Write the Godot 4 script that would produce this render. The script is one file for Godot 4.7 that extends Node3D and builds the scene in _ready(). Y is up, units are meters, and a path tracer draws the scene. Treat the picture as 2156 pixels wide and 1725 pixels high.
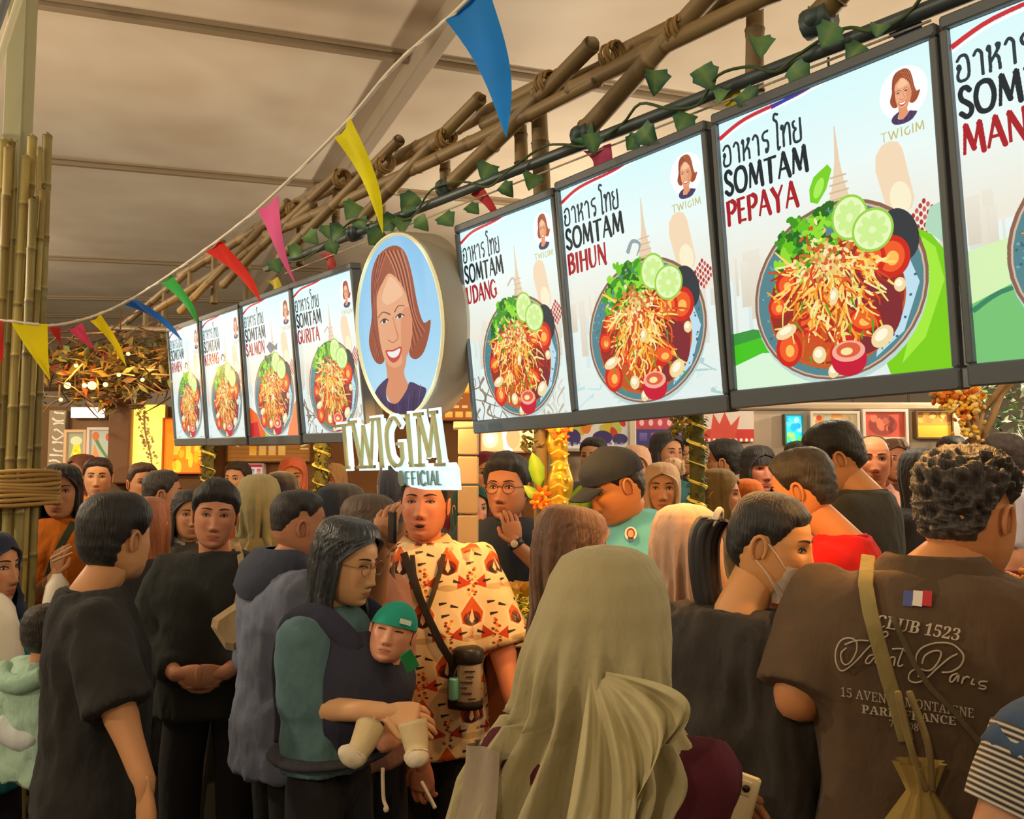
extends Node3D
# A night food hall in a tent: lit menu boards over a stall, bamboo and bunting, and the queue in front.

const F := 1850.0
const PITCH := 0.0742
const EYE := Vector3(0, 1.65, 0)
var mats := {}
var used := {}
var rng := RandomNumberGenerator.new()
var fold := FastNoiseLite.new()
var curl := FastNoiseLite.new()

# ---------------------------------------------------------------- small helpers
func pt(px: float, py: float, depth: float) -> Vector3:
	var d := Vector3((px - 1078.0) / F, (862.5 - py) / F, -1.0).rotated(Vector3.RIGHT, PITCH)
	return EYE + d * (depth / -d.z)

func on_plane(px: float, py: float, pl: Plane) -> Vector3:
	var d := Vector3((px - 1078.0) / F, (862.5 - py) / F, -1.0).rotated(Vector3.RIGHT, PITCH)
	var hit = pl.intersects_ray(EYE, d)
	return hit if hit != null else EYE + d * 20.0

func c8(r: float, g: float, b: float) -> Color:
	return Color(r / 255.0, g / 255.0, b / 255.0)

func rn(a: float, b: float) -> float:
	return rng.randf_range(a, b)

func nm(n: String) -> String:
	if not used.has(n):
		used[n] = 0
		return n
	used[n] += 1
	return "%s_%03d" % [n, used[n]]

# a plain material, shared by key
func M(col: Color, rough := 0.8, opt := {}) -> StandardMaterial3D:
	var key := "%s %s %s" % [col.to_html(), rough, opt]
	if mats.has(key):
		return mats[key]
	var m := StandardMaterial3D.new()
	m.albedo_color = col
	m.roughness = rough
	m.metallic = opt.get("metal", 0.0)
	m.metallic_specular = opt.get("spec", 0.5)
	if opt.get("vc", false):
		m.vertex_color_use_as_albedo = true
		m.vertex_color_is_srgb = true
	if opt.has("glow"):
		m.emission_enabled = true
		m.emission = opt.get("gcol", col)
		m.emission_energy_multiplier = opt.glow
	if opt.has("sheen"):
		m.rim_enabled = true
		m.rim = opt.sheen
		m.rim_tint = 0.6
	if opt.has("sss"):
		m.subsurf_scatter_enabled = true
		m.subsurf_scatter_strength = opt.sss
	if opt.has("back"):
		m.backlight_enabled = true
		m.backlight = opt.back
	if opt.has("coat"):
		m.clearcoat_enabled = true
		m.clearcoat = opt.coat
		m.clearcoat_roughness = 0.3
	if opt.has("alpha"):
		m.transparency = BaseMaterial3D.TRANSPARENCY_ALPHA
		m.albedo_color.a = opt.alpha
	if opt.has("tex"):
		m.albedo_texture = opt.tex
	mats[key] = m
	return m

# woven cloth: fine relief and a slight mottling over a base colour
var cloth_bump: NoiseTexture2D
func cloth(col: Color, rough := 0.9, sheen := 0.25) -> StandardMaterial3D:
	var m := M(col, rough, {"sheen": sheen, "vc": true, "spec": 0.3})
	if not m.heightmap_enabled:
		if cloth_bump == null:
			var n := FastNoiseLite.new()
			n.noise_type = FastNoiseLite.TYPE_SIMPLEX
			n.frequency = 0.02
			n.fractal_octaves = 4
			n.seed = 3
			cloth_bump = NoiseTexture2D.new()
			cloth_bump.noise = n
			cloth_bump.width = 256
			cloth_bump.height = 256
			cloth_bump.seamless = true
		m.uv1_triplanar = true
		m.uv1_scale = Vector3(4.0, 2.2, 4.0)
		m.heightmap_enabled = true
		m.heightmap_texture = cloth_bump
		m.heightmap_scale = 0.3
	return m

# ---------------------------------------------------------------- mesh builder
class MB:
	var v := PackedVector3Array()
	var n := PackedVector3Array()
	var c := PackedColorArray()
	var uv := PackedVector2Array()
	var ix := PackedInt32Array()

	# pos + triangles become part of the mesh; faces are turned outward, normals are smooth
	func put(P: PackedVector3Array, I: PackedInt32Array, col, U := PackedVector2Array(), orient := true) -> void:
		if P.is_empty():
			return
		var mid := Vector3.ZERO
		for p in P:
			mid += p
		mid /= P.size()
		var vol := 0.0
		if orient:
			for k in range(0, I.size(), 3):
				vol += (P[I[k]] - mid).dot((P[I[k + 1]] - mid).cross(P[I[k + 2]] - mid))
		var N := PackedVector3Array()
		N.resize(P.size())
		var J := I
		if vol > 0.0:
			J = I.duplicate()
			for k in range(0, J.size(), 3):
				var t := J[k + 1]
				J[k + 1] = J[k + 2]
				J[k + 2] = t
		for k in range(0, J.size(), 3):
			var a := P[J[k]]
			var f := (a - P[J[k + 2]]).cross(a - P[J[k + 1]])
			N[J[k]] += f
			N[J[k + 1]] += f
			N[J[k + 2]] += f
		for k in N.size():
			var l := N[k].length()
			N[k] = N[k] / l if l > 1e-12 else Vector3.UP
		var base := v.size()
		v.append_array(P)
		n.append_array(N)
		if col is Color:
			var C := PackedColorArray()
			C.resize(P.size())
			C.fill(col)
			c.append_array(C)
		else:
			c.append_array(col)
		if U.size() != P.size():
			U = PackedVector2Array()
			U.resize(P.size())
		uv.append_array(U)
		for k in J:
			ix.append(base + k)

	# rows of points; each row is a ring when wrap is on
	func grid(R: Array, wrap: bool, col, cap0 := false, cap1 := false, orient := true, skip = null) -> void:
		var P := PackedVector3Array()
		var U := PackedVector2Array()
		var I := PackedInt32Array()
		var w: int = R[0].size()
		var h := R.size()
		for j in h:
			P.append_array(R[j])
			for i in w:
				U.append(Vector2(float(i) / maxi(1, w - (0 if wrap else 1)), float(j) / maxi(1, h - 1)))
		for j in h - 1:
			for i in (w if wrap else w - 1):
				var a := j * w + i
				var b := j * w + (i + 1) % w
				if skip != null and skip.call(i, j):
					continue
				I.append_array(PackedInt32Array([a, b, b + w, a, b + w, a + w]))
		var C = col
		if not col is Color:
			C = PackedColorArray(col)
		for e in 2:
			if (e == 0 and cap0) or (e == 1 and cap1):
				var row := 0 if e == 0 else (h - 1) * w
				var mid := Vector3.ZERO
				for i in w:
					mid += P[row + i]
				P.append(mid / w)
				U.append(Vector2(0.5, e))
				if not C is Color:
					C.append(C[row])
				for i in w:
					var i2 := (i + 1) % w
					if e == 0:
						I.append_array(PackedInt32Array([P.size() - 1, row + i2, row + i]))
					else:
						I.append_array(PackedInt32Array([P.size() - 1, row + i, row + i2]))
		put(P, I, C, U, orient)

	# a tube along points with radii; flat squashes it along the second axis
	func tube(pts: Array, rad, sides: int, col, cap := true, flat := 1.0, up := Vector3.ZERO) -> void:
		var R := []
		var prev := Vector3.ZERO
		var cs = PackedColorArray() if not col is Color else col
		for k in pts.size():
			var d: Vector3
			if k == 0:
				d = pts[1] - pts[0]
			elif k == pts.size() - 1:
				d = pts[k] - pts[k - 1]
			else:
				d = (pts[k + 1] - pts[k]).normalized() + (pts[k] - pts[k - 1]).normalized()
			d = d.normalized()
			var s := up if up != Vector3.ZERO else prev
			if s == Vector3.ZERO or absf(s.dot(d)) > 0.97:
				s = Vector3.UP if absf(d.y) < 0.9 else Vector3.RIGHT
			var y := (s - d * s.dot(d)).normalized()
			prev = y
			var x := d.cross(y)
			var r: float = rad[k] if rad is Array else rad
			var ring := PackedVector3Array()
			for i in sides:
				var a := TAU * i / sides
				ring.append(pts[k] + x * cos(a) * r + y * sin(a) * r * flat)
			R.append(ring)
			if not col is Color:
				for i in sides:
					cs.append(col[k])
		grid(R, true, cs, cap, cap)

	# a profile of [radius, height] turned about the upright axis
	func lathe(prof: Array, sides: int, col, cap0 := false, cap1 := false) -> void:
		var R := []
		for e in prof:
			var ring := PackedVector3Array()
			for i in sides:
				ring.append(Vector3(cos(TAU * i / sides) * e[0], e[1], sin(TAU * i / sides) * e[0]))
			R.append(ring)
		grid(R, true, col, cap0, cap1)

	func ball(at: Vector3, r: Vector3, col, b := Basis(), lat := 8, lon := 12) -> void:
		var R := []
		for j in lat + 1:
			var a := PI * (0.002 + 0.996 * j / lat)
			var ring := PackedVector3Array()
			for i in lon:
				var o := TAU * i / lon
				ring.append(at + b * Vector3(sin(a) * cos(o) * r.x, cos(a) * r.y, sin(a) * sin(o) * r.z))
			R.append(ring)
		grid(R, true, col)

	# box with a small chamfer; size is full size
	func box(at: Vector3, size: Vector3, col, b := Basis(), ch := 0.0) -> void:
		var h := size / 2.0
		ch = minf(ch, minf(h.x, minf(h.y, h.z)) * 0.9)
		if ch > 0.0:
			var P := PackedVector3Array()
			var I := PackedInt32Array()
			var faces := []
			for ax in 3:
				for s in [-1.0, 1.0]:
					var base := P.size()
					for k in 4:
						var p := Vector3.ZERO
						p[ax] = h[ax] * s
						var u := (ax + 1) % 3
						var w := (ax + 2) % 3
						p[u] = (h[u] - ch) * (-1.0 if k in [0, 3] else 1.0)
						p[w] = (h[w] - ch) * (-1.0 if k in [0, 1] else 1.0)
						P.append(p)
					faces.append(base)
			# hull of the 24 points by faces, edges and corners
			_quads(P, I, h, ch, at, b, col)
			return
		for ax in 3:
			for s in [-1.0, 1.0]:
				var Q := PackedVector3Array()
				var u := (ax + 1) % 3
				var w := (ax + 2) % 3
				for k in 4:
					var p := Vector3.ZERO
					p[ax] = h[ax] * s
					p[u] = h[u] * (-1.0 if k in [0, 3] else 1.0)
					p[w] = h[w] * (-1.0 if k in [0, 1] else 1.0)
					Q.append(at + b * p)
				quad(Q[0], Q[1], Q[2], Q[3], col, b * (Vector3.RIGHT if ax == 0 else Vector3.UP if ax == 1 else Vector3.BACK) * s)

	func _quads(_P, _I, h: Vector3, ch: float, at: Vector3, b: Basis, col) -> void:
		# extruded chamfered rectangle along z with bevelled caps
		var R := []
		for k in 4:
			var z: float = [-h.z, -h.z + ch, h.z - ch, h.z][k]
			var e: float = ch if k in [0, 3] else 0.0
			var ring := PackedVector3Array()
			var x := h.x - e
			var y := h.y - e
			for q in [Vector2(x, y - ch), Vector2(x - ch, y), Vector2(ch - x, y), Vector2(-x, y - ch), Vector2(-x, ch - y), Vector2(ch - x, -y), Vector2(x - ch, -y), Vector2(x, ch - y)]:
				ring.append(at + b * Vector3(q.x, q.y, z))
			R.append(ring)
		# flat-shaded so edges read
		for j in 3:
			for i in 8:
				var i2 := (i + 1) % 8
				tri4(R[j][i], R[j][i2], R[j + 1][i2], R[j + 1][i], col, at)
		for e in [0, 3]:
			for i in range(1, 7):
				tri3(R[e][0], R[e][i], R[e][i + 1], col, at)

	func tri3(a: Vector3, bb: Vector3, cc: Vector3, col, inside: Vector3) -> void:
		var nn := (a - cc).cross(a - bb)
		if nn.dot((a + bb + cc) / 3.0 - inside) < 0.0:
			var t := bb
			bb = cc
			cc = t
			nn = -nn
		nn = nn.normalized()
		var k := v.size()
		for p in [a, bb, cc]:
			v.append(p)
			n.append(nn)
			c.append(col)
			uv.append(Vector2.ZERO)
		ix.append_array(PackedInt32Array([k, k + 1, k + 2]))

	func tri4(a: Vector3, bb: Vector3, cc: Vector3, d: Vector3, col, inside: Vector3) -> void:
		tri3(a, bb, cc, col, inside)
		tri3(a, cc, d, col, inside)

	# one flat quad facing towards nn; uv runs (0,1) (1,1) (1,0) (0,0)
	func quad(a: Vector3, bb: Vector3, cc: Vector3, d: Vector3, col, nn: Vector3) -> void:
		var k := v.size()
		var U := [Vector2(0, 1), Vector2(1, 1), Vector2(1, 0), Vector2(0, 0)]
		var Q := [a, bb, cc, d]
		for q in 4:
			v.append(Q[q])
			n.append(nn.normalized())
			c.append(col)
			uv.append(U[q])
		var f := (a - cc).cross(a - bb)
		if f.dot(nn) > 0.0:
			ix.append_array(PackedInt32Array([k, k + 1, k + 2, k, k + 2, k + 3]))
		else:
			ix.append_array(PackedInt32Array([k, k + 2, k + 1, k, k + 3, k + 2]))

	# a flat polygon in the plane (o, ex, ey) pushed out to depth along ez
	func plate(poly: PackedVector2Array, o: Vector3, ex: Vector3, ey: Vector3, ez: Vector3, depth: float, col) -> void:
		var T := Geometry2D.triangulate_polygon(poly)
		var lo := Vector2(INF, INF)
		var hi := Vector2(-INF, -INF)
		for p in poly:
			lo = lo.min(p)
			hi = hi.max(p)
		for s in [1.0, 0.0]:
			var P := PackedVector3Array()
			var U := PackedVector2Array()
			for p in poly:
				P.append(o + ex * p.x + ey * p.y + ez * depth * s)
				U.append(Vector2((p.x - lo.x) / (hi.x - lo.x), 1.0 - (p.y - lo.y) / (hi.y - lo.y)))
			var k := v.size()
			v.append_array(P)
			uv.append_array(U)
			for p in P:
				n.append(ez * (1.0 if s > 0.0 else -1.0))
				c.append(col)
			for q in range(0, T.size(), 3):
				var f := (P[T[q]] - P[T[q + 2]]).cross(P[T[q]] - P[T[q + 1]])
				if (f.dot(ez) > 0.0) == (s > 0.0):
					ix.append_array(PackedInt32Array([k + T[q], k + T[q + 1], k + T[q + 2]]))
				else:
					ix.append_array(PackedInt32Array([k + T[q], k + T[q + 2], k + T[q + 1]]))
		var mid := Vector2.ZERO
		for p in poly:
			mid += p / poly.size()
		for q in poly.size():
			var a := poly[q]
			var bq := poly[(q + 1) % poly.size()]
			var out := Vector2((bq - a).y, -(bq - a).x)
			if not Geometry2D.is_polygon_clockwise(poly):
				pass
			else:
				out = -out
			quad(o + ex * a.x + ey * a.y, o + ex * bq.x + ey * bq.y, o + ex * bq.x + ey * bq.y + ez * depth, o + ex * a.x + ey * a.y + ez * depth, col, ex * out.x + ey * out.y)

	func shift(off: Vector3) -> void:
		for k in v.size():
			v[k] += off

	func mesh() -> ArrayMesh:
		var A := []
		A.resize(Mesh.ARRAY_MAX)
		A[Mesh.ARRAY_VERTEX] = v
		A[Mesh.ARRAY_NORMAL] = n
		A[Mesh.ARRAY_COLOR] = c
		A[Mesh.ARRAY_TEX_UV] = uv
		A[Mesh.ARRAY_INDEX] = ix
		var m := ArrayMesh.new()
		m.add_surface_from_arrays(Mesh.PRIMITIVE_TRIANGLES, A)
		return m

# ---------------------------------------------------------------- scene tree helpers
func thing(called: String, label: String, category: String, at := Vector3.ZERO, yaw := 0.0, group := "") -> Node3D:
	var o := Node3D.new()
	o.name = nm(called)
	add_child(o)
	o.position = at
	o.rotation.y = yaw
	tag(o, label, category, group)
	return o

func tag(o: Node3D, label: String, category: String, group := "", kind := "") -> void:
	if label: o.set_meta("label", label)
	if category: o.set_meta("category", category)
	if group: o.set_meta("group", group)
	if kind: o.set_meta("kind", kind)

# a mesh part; world meshes are moved into the frame of their parent
func part(parent: Node3D, called: String, mb, mat: Material, world := false) -> MeshInstance3D:
	var mi := MeshInstance3D.new()
	mi.name = called
	mi.mesh = mb.mesh() if mb is MB else mb
	mi.material_override = mat
	parent.add_child(mi, true)
	if world:
		mi.transform = parent.global_transform.affine_inverse()
	return mi

func solo(called: String, label: String, category: String, mb, mat: Material, group := "") -> MeshInstance3D:
	var mi := MeshInstance3D.new()
	mi.name = nm(called)
	var at := Vector3.ZERO
	if mb is MB:
		var lo := Vector3(INF, INF, INF)
		var hi := -lo
		for p in mb.v:
			lo = lo.min(p)
			hi = hi.max(p)
		at = Vector3((lo.x + hi.x) / 2, lo.y, (lo.z + hi.z) / 2)
		mb.shift(-at)
		mi.mesh = mb.mesh()
	else:
		mi.mesh = mb
	mi.position = at
	mi.material_override = mat
	add_child(mi)
	tag(mi, label, category, group)
	return mi

func struct(called: String, label: String, mb, mat: Material) -> MeshInstance3D:
	var mi := MeshInstance3D.new()
	mi.name = nm(called)
	mi.mesh = mb.mesh() if mb is MB else mb
	mi.material_override = mat
	add_child(mi)
	tag(mi, label, "", "", "structure")
	return mi

func spline(pts: Array, per: int) -> Array:
	var out := []
	for k in pts.size() - 1:
		var p0: Vector3 = pts[maxi(k - 1, 0)]
		var p1: Vector3 = pts[k]
		var p2: Vector3 = pts[k + 1]
		var p3: Vector3 = pts[mini(k + 2, pts.size() - 1)]
		for q in per:
			out.append(p1.cubic_interpolate(p2, p0, p3, float(q) / per))
	out.append(pts[-1])
	return out

func _ready() -> void:
	# camera
	var cam := Camera3D.new()
	cam.name = "camera"
	cam.position = EYE
	cam.rotation.x = PITCH
	cam.fov = rad_to_deg(2.0 * atan(862.5 / F))
	cam.current = true
	add_child(cam)
	# surroundings and exposure: a closed tent at night, so almost nothing comes from outside
	var env := Environment.new()
	env.background_mode = Environment.BG_COLOR
	env.background_color = c8(20, 20, 24)
	env.tonemap_mode = Environment.TONE_MAPPER_LINEAR
	env.tonemap_exposure = 1.0
	env.sdfgi_enabled = true
	env.ssao_enabled = true
	env.ssil_enabled = true
	var we := WorldEnvironment.new()
	we.name = "surroundings"
	we.environment = env
	add_child(we)
	# the hall's own lamps: pendant globes over the aisles, lamps over the counter behind the boards
	for L in [[-4.6, 3.0, 0.4, 5.0], [-4.4, 3.0, -3.6, 5.0], [-1.2, 3.1, 1.6, 1.7], [2.6, 3.1, 1.4, 1.7], [5.4, 3.0, -3.0, 5.0], [-7.5, 3.0, -8.5, 6.0], [4.0, 2.62, -6.0, 3.4], [1.6, 2.45, -4.3, 1.1], [0.5, 2.3, -7.6, 4.5]]:
		globe_lamp(Vector3(L[0], L[1], L[2]), L[3])
	# warm bulbs hung behind the boards, over the counter
	for t in [0.1, 0.75, 1.4, 2.05, 3.15, 3.75]:
		counter_lamp(BO + BD * t - BN * 0.16 + Vector3(0, 0.12, 0), 0.44)
	rng.seed = 7
	fold.noise_type = FastNoiseLite.TYPE_SIMPLEX
	fold.frequency = 1.0
	fold.fractal_octaves = 2
	fold.seed = 11
	curl.noise_type = FastNoiseLite.TYPE_CELLULAR
	curl.frequency = 1.0
	curl.seed = 5
	var t0 := Time.get_ticks_msec()
	setting()
	stall()
	var t1 := Time.get_ticks_msec()
	canopy()
	far_stalls()
	var t2 := Time.get_ticks_msec()
	people()
	things_held()
	print("boards %d ms, canopy %d ms, people %d ms" % [t1 - t0, t2 - t1, Time.get_ticks_msec() - t2])

func counter_lamp(at: Vector3, energy: float) -> void:
	var warm := c8(255, 186, 104)
	var t := thing("counter_lamp", "small warm bulb hanging behind the menu boards over the counter", "lamp", at, 0.0, "warm bulbs behind the menu boards")
	var b := MB.new()
	b.ball(Vector3.ZERO, Vector3(0.035, 0.045, 0.035), Color.WHITE, Basis(), 10, 14)
	part(t, "bulb", b, M(c8(255, 220, 170), 0.5, {"glow": 3.0, "gcol": warm}))
	b = MB.new()
	b.tube([Vector3(0, 0.045, 0), Vector3(0, 0.07, 0), Vector3(0, 0.075, 0), Vector3(0, 0.5, 0)], [0.016, 0.016, 0.005, 0.004], 8, Color.WHITE)
	part(t, "flex", b, M(c8(40, 38, 36), 0.6))
	b = MB.new()
	b.lathe([[0.016, 0.066], [0.03, 0.062], [0.1, -0.02], [0.097, -0.021], [0.028, 0.056], [0.016, 0.06]], 20, Color.WHITE)
	part(t, "shade", b, M(c8(60, 58, 54), 0.5))
	var l := OmniLight3D.new()
	l.name = "glow"
	l.light_color = warm
	l.light_energy = energy
	l.light_size = 0.03
	l.omni_range = 20.0
	l.omni_attenuation = 2.0
	l.shadow_enabled = true
	t.add_child(l)

func globe_lamp(at: Vector3, energy: float) -> void:
	var warm := c8(255, 232, 198)
	var t := thing("pendant_lamp", "round white pendant lamp hanging on a cord from the tent roof", "lamp", at, 0.0, "pendant lamps under the tent roof")
	var b := MB.new()
	b.ball(Vector3.ZERO, Vector3(0.11, 0.11, 0.11), Color.WHITE, Basis(), 12, 20)
	part(t, "bulb", b, M(c8(255, 240, 220), 0.5, {"glow": 3.0, "gcol": warm}))
	b = MB.new()
	b.tube([Vector3(0, 0.1, 0), Vector3(0, 4.25 - at.y, 0)], 0.006, 6, Color.WHITE)
	part(t, "cord", b, M(c8(40, 38, 36), 0.6))
	var l := OmniLight3D.new()
	l.name = "glow"
	l.light_color = warm
	l.light_energy = energy
	l.light_size = 0.1
	l.omni_range = 30.0
	l.omni_attenuation = 2.0
	l.shadow_enabled = true
	t.add_child(l)

# ---------------------------------------------------------------- printed pictures
class Pic:
	var im: Image
	var s := 1.0
	func _init(w: int, h: int, scale: float, back: Color) -> void:
		im = Image.create_empty(w, h, false, Image.FORMAT_RGB8)
		im.fill(back)
		s = scale
	func poly(P: PackedVector2Array, col: Color) -> void:
		var lo := INF
		var hi := -INF
		var Q := PackedVector2Array()
		for p in P:
			Q.append(p * s)
			lo = minf(lo, p.y * s)
			hi = maxf(hi, p.y * s)
		var h := im.get_height()
		for y in range(maxi(0, floori(lo)), mini(h, ceili(hi) + 1)):
			var yc := y + 0.5
			var xs := PackedFloat32Array()
			for k in Q.size():
				var a := Q[k]
				var b := Q[(k + 1) % Q.size()]
				if (a.y <= yc) != (b.y <= yc):
					xs.append(a.x + (yc - a.y) / (b.y - a.y) * (b.x - a.x))
			xs.sort()
			for k in range(0, xs.size() - 1, 2):
				var x0 := roundi(xs[k])
				var x1 := roundi(xs[k + 1])
				if x1 > x0:
					im.fill_rect(Rect2i(x0, y, x1 - x0, 1), col)
	func ell(cx: float, cy: float, rx: float, ry: float, col: Color, rot := 0.0) -> void:
		var P := PackedVector2Array()
		for k in 40:
			P.append(Vector2(cx, cy) + Vector2(cos(TAU * k / 40) * rx, sin(TAU * k / 40) * ry).rotated(rot))
		poly(P, col)
	func line(pts: Array, w0: float, w1: float, col: Color, nib := false) -> void:
		# a stroke that tapers from w0 to w1; a nib stroke is thick on the way down and thin across
		for k in pts.size() - 1:
			var a: Vector2 = pts[k]
			var b: Vector2 = pts[k + 1]
			var d := (b - a).normalized()
			var wa := lerpf(w0, w1, float(k) / (pts.size() - 1)) / 2
			var wb := lerpf(w0, w1, float(k + 1) / (pts.size() - 1)) / 2
			if nib:
				var f: float = lerpf(0.4, 1.0, absf(d.y) if d.x * d.y >= -0.05 else absf(d.y) * 0.35)
				wa *= f
				wb *= f
			var nn := Vector2(-d.y, d.x)
			poly(PackedVector2Array([a + nn * wa, b + nn * wb, b - nn * wb, a - nn * wa]), col)
			if w0 * s > 5.0 and not nib:
				ell(b.x, b.y, wb, wb, col)
	func bend(pts: Array, w0: float, w1: float, col: Color) -> void:
		var out := []
		for k in pts.size() - 1:
			for q in 5:
				out.append((pts[k] as Vector2).cubic_interpolate(pts[k + 1], pts[maxi(0, k - 1)], pts[mini(pts.size() - 1, k + 2)], q / 5.0))
		out.append(pts[-1])
		line(out, w0, w1, col)
	func fade(x0: float, y0: float, x1: float, y1: float, a: Color, b: Color, down := true) -> void:
		var n := int(((y1 - y0) if down else (x1 - x0)) * s)
		for k in n:
			var col := a.lerp(b, float(k) / maxi(1, n - 1))
			if down:
				im.fill_rect(Rect2i(int(x0 * s), int(y0 * s) + k, int((x1 - x0) * s), 1), col)
			else:
				im.fill_rect(Rect2i(int(x0 * s) + k, int(y0 * s), 1, int((y1 - y0) * s)), col)
	func tex() -> ImageTexture:
		return ImageTexture.create_from_image(im)

const LETTERS := {
	"S": [[1, .85, .16, .6, .02, .3, .04, .15, .2, .25, .4, .6, .55, .88, .72, .8, .92, .5, 1, .12, .85]],
	"O": [[1, .5, 0, .2, .1, .05, .5, .2, .9, .5, 1, .8, .9, .95, .5, .8, .1, .5, 0]],
	"M": [[0, .08, 1, .2, 0], [1, .2, 0, .52, .85], [0, .52, .85, .82, 0], [1, .82, 0, .94, 1]],
	"T": [[0, .02, .05, .98, .05], [1, .5, .05, .5, 1]],
	"A": [[0, .05, 1, .5, 0], [1, .5, 0, .95, 1], [0, .25, .65, .75, .65]],
	"P": [[1, .2, 0, .2, 1], [0, .2, .03, .6, .03], [1, .6, .03, .9, .15, .9, .38, .6, .52], [0, .6, .52, .2, .52]],
	"E": [[1, .2, 0, .2, 1], [0, .2, .04, .85, .04], [0, .2, .5, .75, .5], [0, .2, .96, .88, .96]],
	"Y": [[1, .05, 0, .5, .5], [0, .95, 0, .5, .5], [1, .5, .45, .5, 1]],
	"B": [[1, .2, 0, .2, 1], [0, .2, .03, .55, .03], [1, .55, .03, .82, .14, .82, .34, .55, .48], [0, .2, .48, .6, .48], [1, .6, .48, .92, .6, .92, .84, .6, .97], [0, .6, .97, .2, .97]],
	"I": [[1, .5, 0, .5, 1]],
	"H": [[1, .15, 0, .15, 1], [1, .85, 0, .85, 1], [0, .15, .5, .85, .5]],
	"U": [[1, .15, 0, .15, .65, .3, .95], [0, .3, .95, .6, .98, .8, .8], [0, .8, .8, .85, .6, .85, 0]],
	"N": [[0, .12, 1, .12, 0], [1, .12, 0, .88, 1], [0, .88, 1, .88, 0]],
	"D": [[1, .18, 0, .18, 1], [0, .18, .03, .5, .04], [1, .5, .04, .85, .2, .95, .5, .85, .8, .5, .97], [0, .5, .97, .18, .97]],
	"G": [[0, .9, .2, .6, .02, .4, .04], [1, .4, .04, .1, .25, .05, .55, .15, .85, .45, 1], [0, .45, 1, .75, .97, .9, .85], [1, .9, .88, .9, .55], [0, .62, .55, .98, .55]],
	"R": [[1, .2, 0, .2, 1], [0, .2, .03, .6, .03], [1, .6, .03, .88, .15, .88, .36, .6, .5], [0, .6, .5, .2, .5], [1, .5, .5, .95, 1]],
	"K": [[1, .2, 0, .2, 1], [0, .9, 0, .25, .55], [1, .42, .42, .95, 1]],
	"L": [[1, .2, 0, .2, 1], [0, .2, .96, .9, .96]],
}
const WIDE := {"I": .45, "M": 1.25, "O": 1.1, "E": .75, "P": .85, "L": .75, "B": .85, "S": .78}
# the Thai words over each dish, drawn as strokes
const THAI := [
	[[.2, .55, .12, .45, .22, .38, .3, .5, .2, .58, .08, .8, .2, .98, .6, 1, .85, .85, .88, .4, .75, .08, .4, .02, .12, .18]],
	[[.2, .2, .45, .02, .72, .15, .76, .4, .76, 1]],
	[[.18, .02, .1, .12, .2, .2, .24, .1, .2, 1], [.2, .7, .6, .4, .78, .22, .72, .05, .9, .08, .8, .25, .62, .42, .8, .6, .84, 1]],
	[[.2, .2, .45, .02, .72, .15, .76, .4, .76, 1]],
	[[.8, .02, .4, .05, .2, .2, .3, .4, .65, .48, .75, .7, .65, .95, .5, 1, .48, .86, .62, .86]],
	[[.85, -.55, .5, -.62, .4, -.4, .65, -.25, .7, 0, .66, 1, .85, 1]],
	[[.1, .02, .02, .12, .14, .2, .2, .1, .2, 1], [.2, .5, .5, .05, .75, .03, .85, .25, .85, 1]],
	[[.3, .04, .14, .1, .2, .3, .4, .42, .2, .52, .15, .8, .3, 1, .7, 1, .85, .85, .85, 0]],
]

func letters(pic: Pic, text: String, x: float, y: float, h: float, w: float, wt: float, col: Color) -> float:
	for ch in text:
		if ch == " ":
			x += w * 0.5
			continue
		var lw: float = w * WIDE.get(ch, 1.0)
		for st in LETTERS[ch]:
			var pts := []
			for k in range(1, st.size(), 2):
				pts.append(Vector2(x + st[k] * lw, y + st[k + 1] * h))
			if pts.size() > 2:
				var q := []
				for k in pts.size() - 1:
					for z in 5:
						q.append((pts[k] as Vector2).cubic_interpolate(pts[k + 1], pts[maxi(0, k - 1)], pts[mini(pts.size() - 1, k + 2)], z / 5.0))
				q.append(pts[-1])
				pts = q
			if ch in "SO":
				pic.line(pts, wt * 0.85, wt * 0.85, col, false)
			else:
				pic.line(pts, wt if st[0] == 1 else wt * 0.5, wt * (0.9 if st[0] == 1 else 0.6), col)
		x += lw + w * 0.12
	return x

func thai(pic: Pic, x: float, y: float, h: float, w: float, wt: float, col: Color) -> void:
	for g in THAI:
		for st in g:
			var pts := []
			for k in range(0, st.size(), 2):
				pts.append(Vector2(x + st[k] * w, y + st[k + 1] * h))
			pic.bend(pts, wt, wt, col)
		x += w * 1.06

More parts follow.
